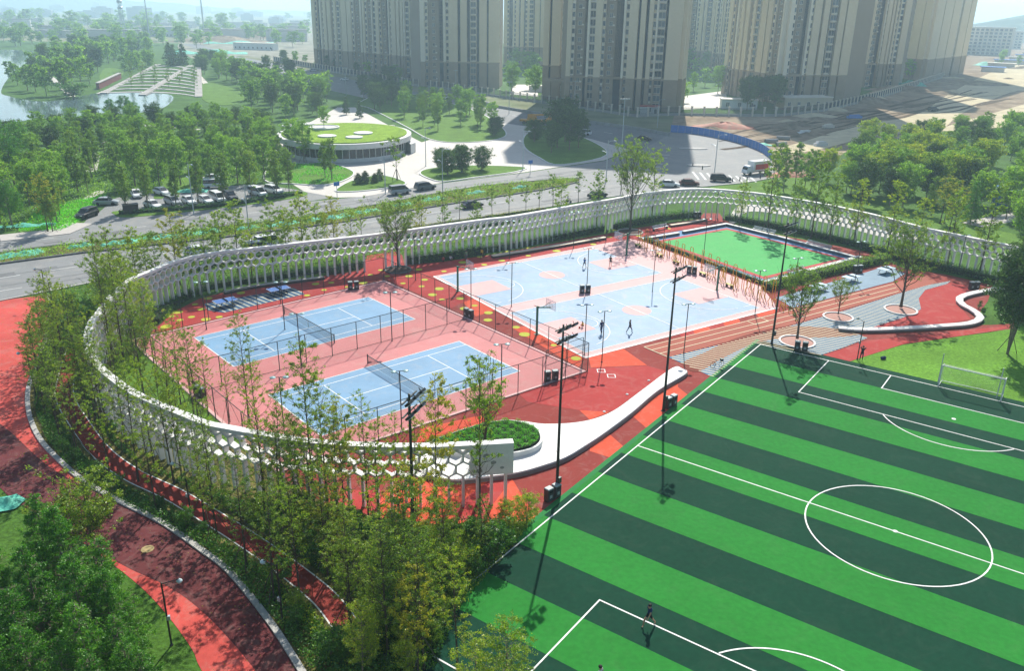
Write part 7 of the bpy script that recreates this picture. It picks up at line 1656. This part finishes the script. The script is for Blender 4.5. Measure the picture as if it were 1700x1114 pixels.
for i, (x, y) in enumerate(((1077, 633), (1041, 656), (1003, 685))):
    g = G(x, y); t = thing('ground_light', ('upper', 'middle', 'lower')[i] + ' of three small white ground lights along the white seat', 'ground light', (g.x, g.y, .06), 0, 'ground lights'); MB().lathe([(.14, 0), (.14, .06), (.1, .08), (0, .085)], 14).build('housing', M_line, t); MB().lathe([(.08, 0), (.06, .03), (0, .035)], 12, (0, 0, .08)).build('lens', M_lens, t)
# ------------------------------------------------------------------ labels of rows one can count along
ORD = 'first second third fourth fifth sixth seventh eighth ninth tenth eleventh twelfth thirteenth fourteenth fifteenth sixteenth seventeenth eighteenth nineteenth twentieth twenty-first twenty-second twenty-third twenty-fourth'.split()
rows = {'young trees along the upper wall': 'slender young tree between hedge and upper wall', 'young trees along the right wall': 'slender young tree before the right stretch of wall', 'car park trees': 'upright tree among the parked cars', 'kerb saplings': 'sparse sapling on the verge behind the wall', 'feathery conifers': 'bright feathery conifer below the jogging path', 'round evergreens': 'round dark evergreen on a plaza island', 'willows': 'drooping willow at the left park edge', 'trees on the inner lawn': 'slender tree on the inner lawn by the wall bend', 'shaded island trees': 'tall dark tree on the shaded island', 'teal dust nets': None, 'verge trees': 'slim tree on the verge lawn beyond the wall', 'low pines': 'low dark pine on the small front lawn', 'round willows': 'round light willow on the near pond shore', 'firs above the terraces': 'dark fir on top of the terraces', 'right grove firs': 'dark pointed fir in the right grove', 'evergreens at the right edge': None, 'firs behind the pavilion': 'small dark fir behind the pavilion', 'airy trees by the path': 'airy tree leaning over the jogging path', 'yellowing trees left of the car park': 'yellowing tree left of the car park', 'yellow tinged trees': 'yellow tinged tree behind the right wall', 'young trees of the thicket': 'dense young tree in the thicket before the wall end', 'tall trees inside the wall': 'tall slender tree on the inner lawn', 'tall trees outside the wall': 'tall slender tree close outside the white wall', 'slender trees of the thicket': 'slender see-through tree in the thicket', 'trees at the wall bend': 'slender tree in the clump at the wall bend', 'island grove trees': None}
def px_of(o):
    d = Vector(o.location) - Vector((0, 0, CAM_Z)); return FOC * d.dot(_R) / d.dot(_fw)
for gname, base in rows.items():
    if base is None: continue
    mem = sorted([o for o in COL.objects if o.get('group') == gname], key=px_of)
    if 1 < len(mem) <= 24:
        for i, o in enumerate(mem): o['label'] = base + ', ' + ORD[i] + ' from the left'
mem = sorted([o for o in COL.objects if o.get('group') == 'teal dust nets' and 'median' in o['label']], key=px_of)
for i, o in enumerate(mem[:20]): o['label'] = 'crumpled teal dust net on the road median, ' + ORD[i] + ' from the left'
# ------------------------------------------------------------------ haze over the whole place
def hazebox():
    mt = bpy.data.materials.new('haze'); mt.use_nodes = True; N, L = mt.node_tree.nodes, mt.node_tree.links
    N.clear(); o = N.new('ShaderNodeOutputMaterial'); v = N.new('ShaderNodeVolumePrincipled')
    v.inputs['Color'].default_value = (0.60, 0.84, 1.0, 1); v.inputs['Density'].default_value = 0.00040; v.inputs['Anisotropy'].default_value = 0.5
    L.new(v.outputs[0], o.inputs['Volume'])
    mb = MB().box((0, 4300, -1.0), (15000, 9800, 130.0))
    h = mb.build('haze', mt); h['kind'] = 'stuff'; h['label'] = 'pale morning haze lying over the whole place'
hazebox()
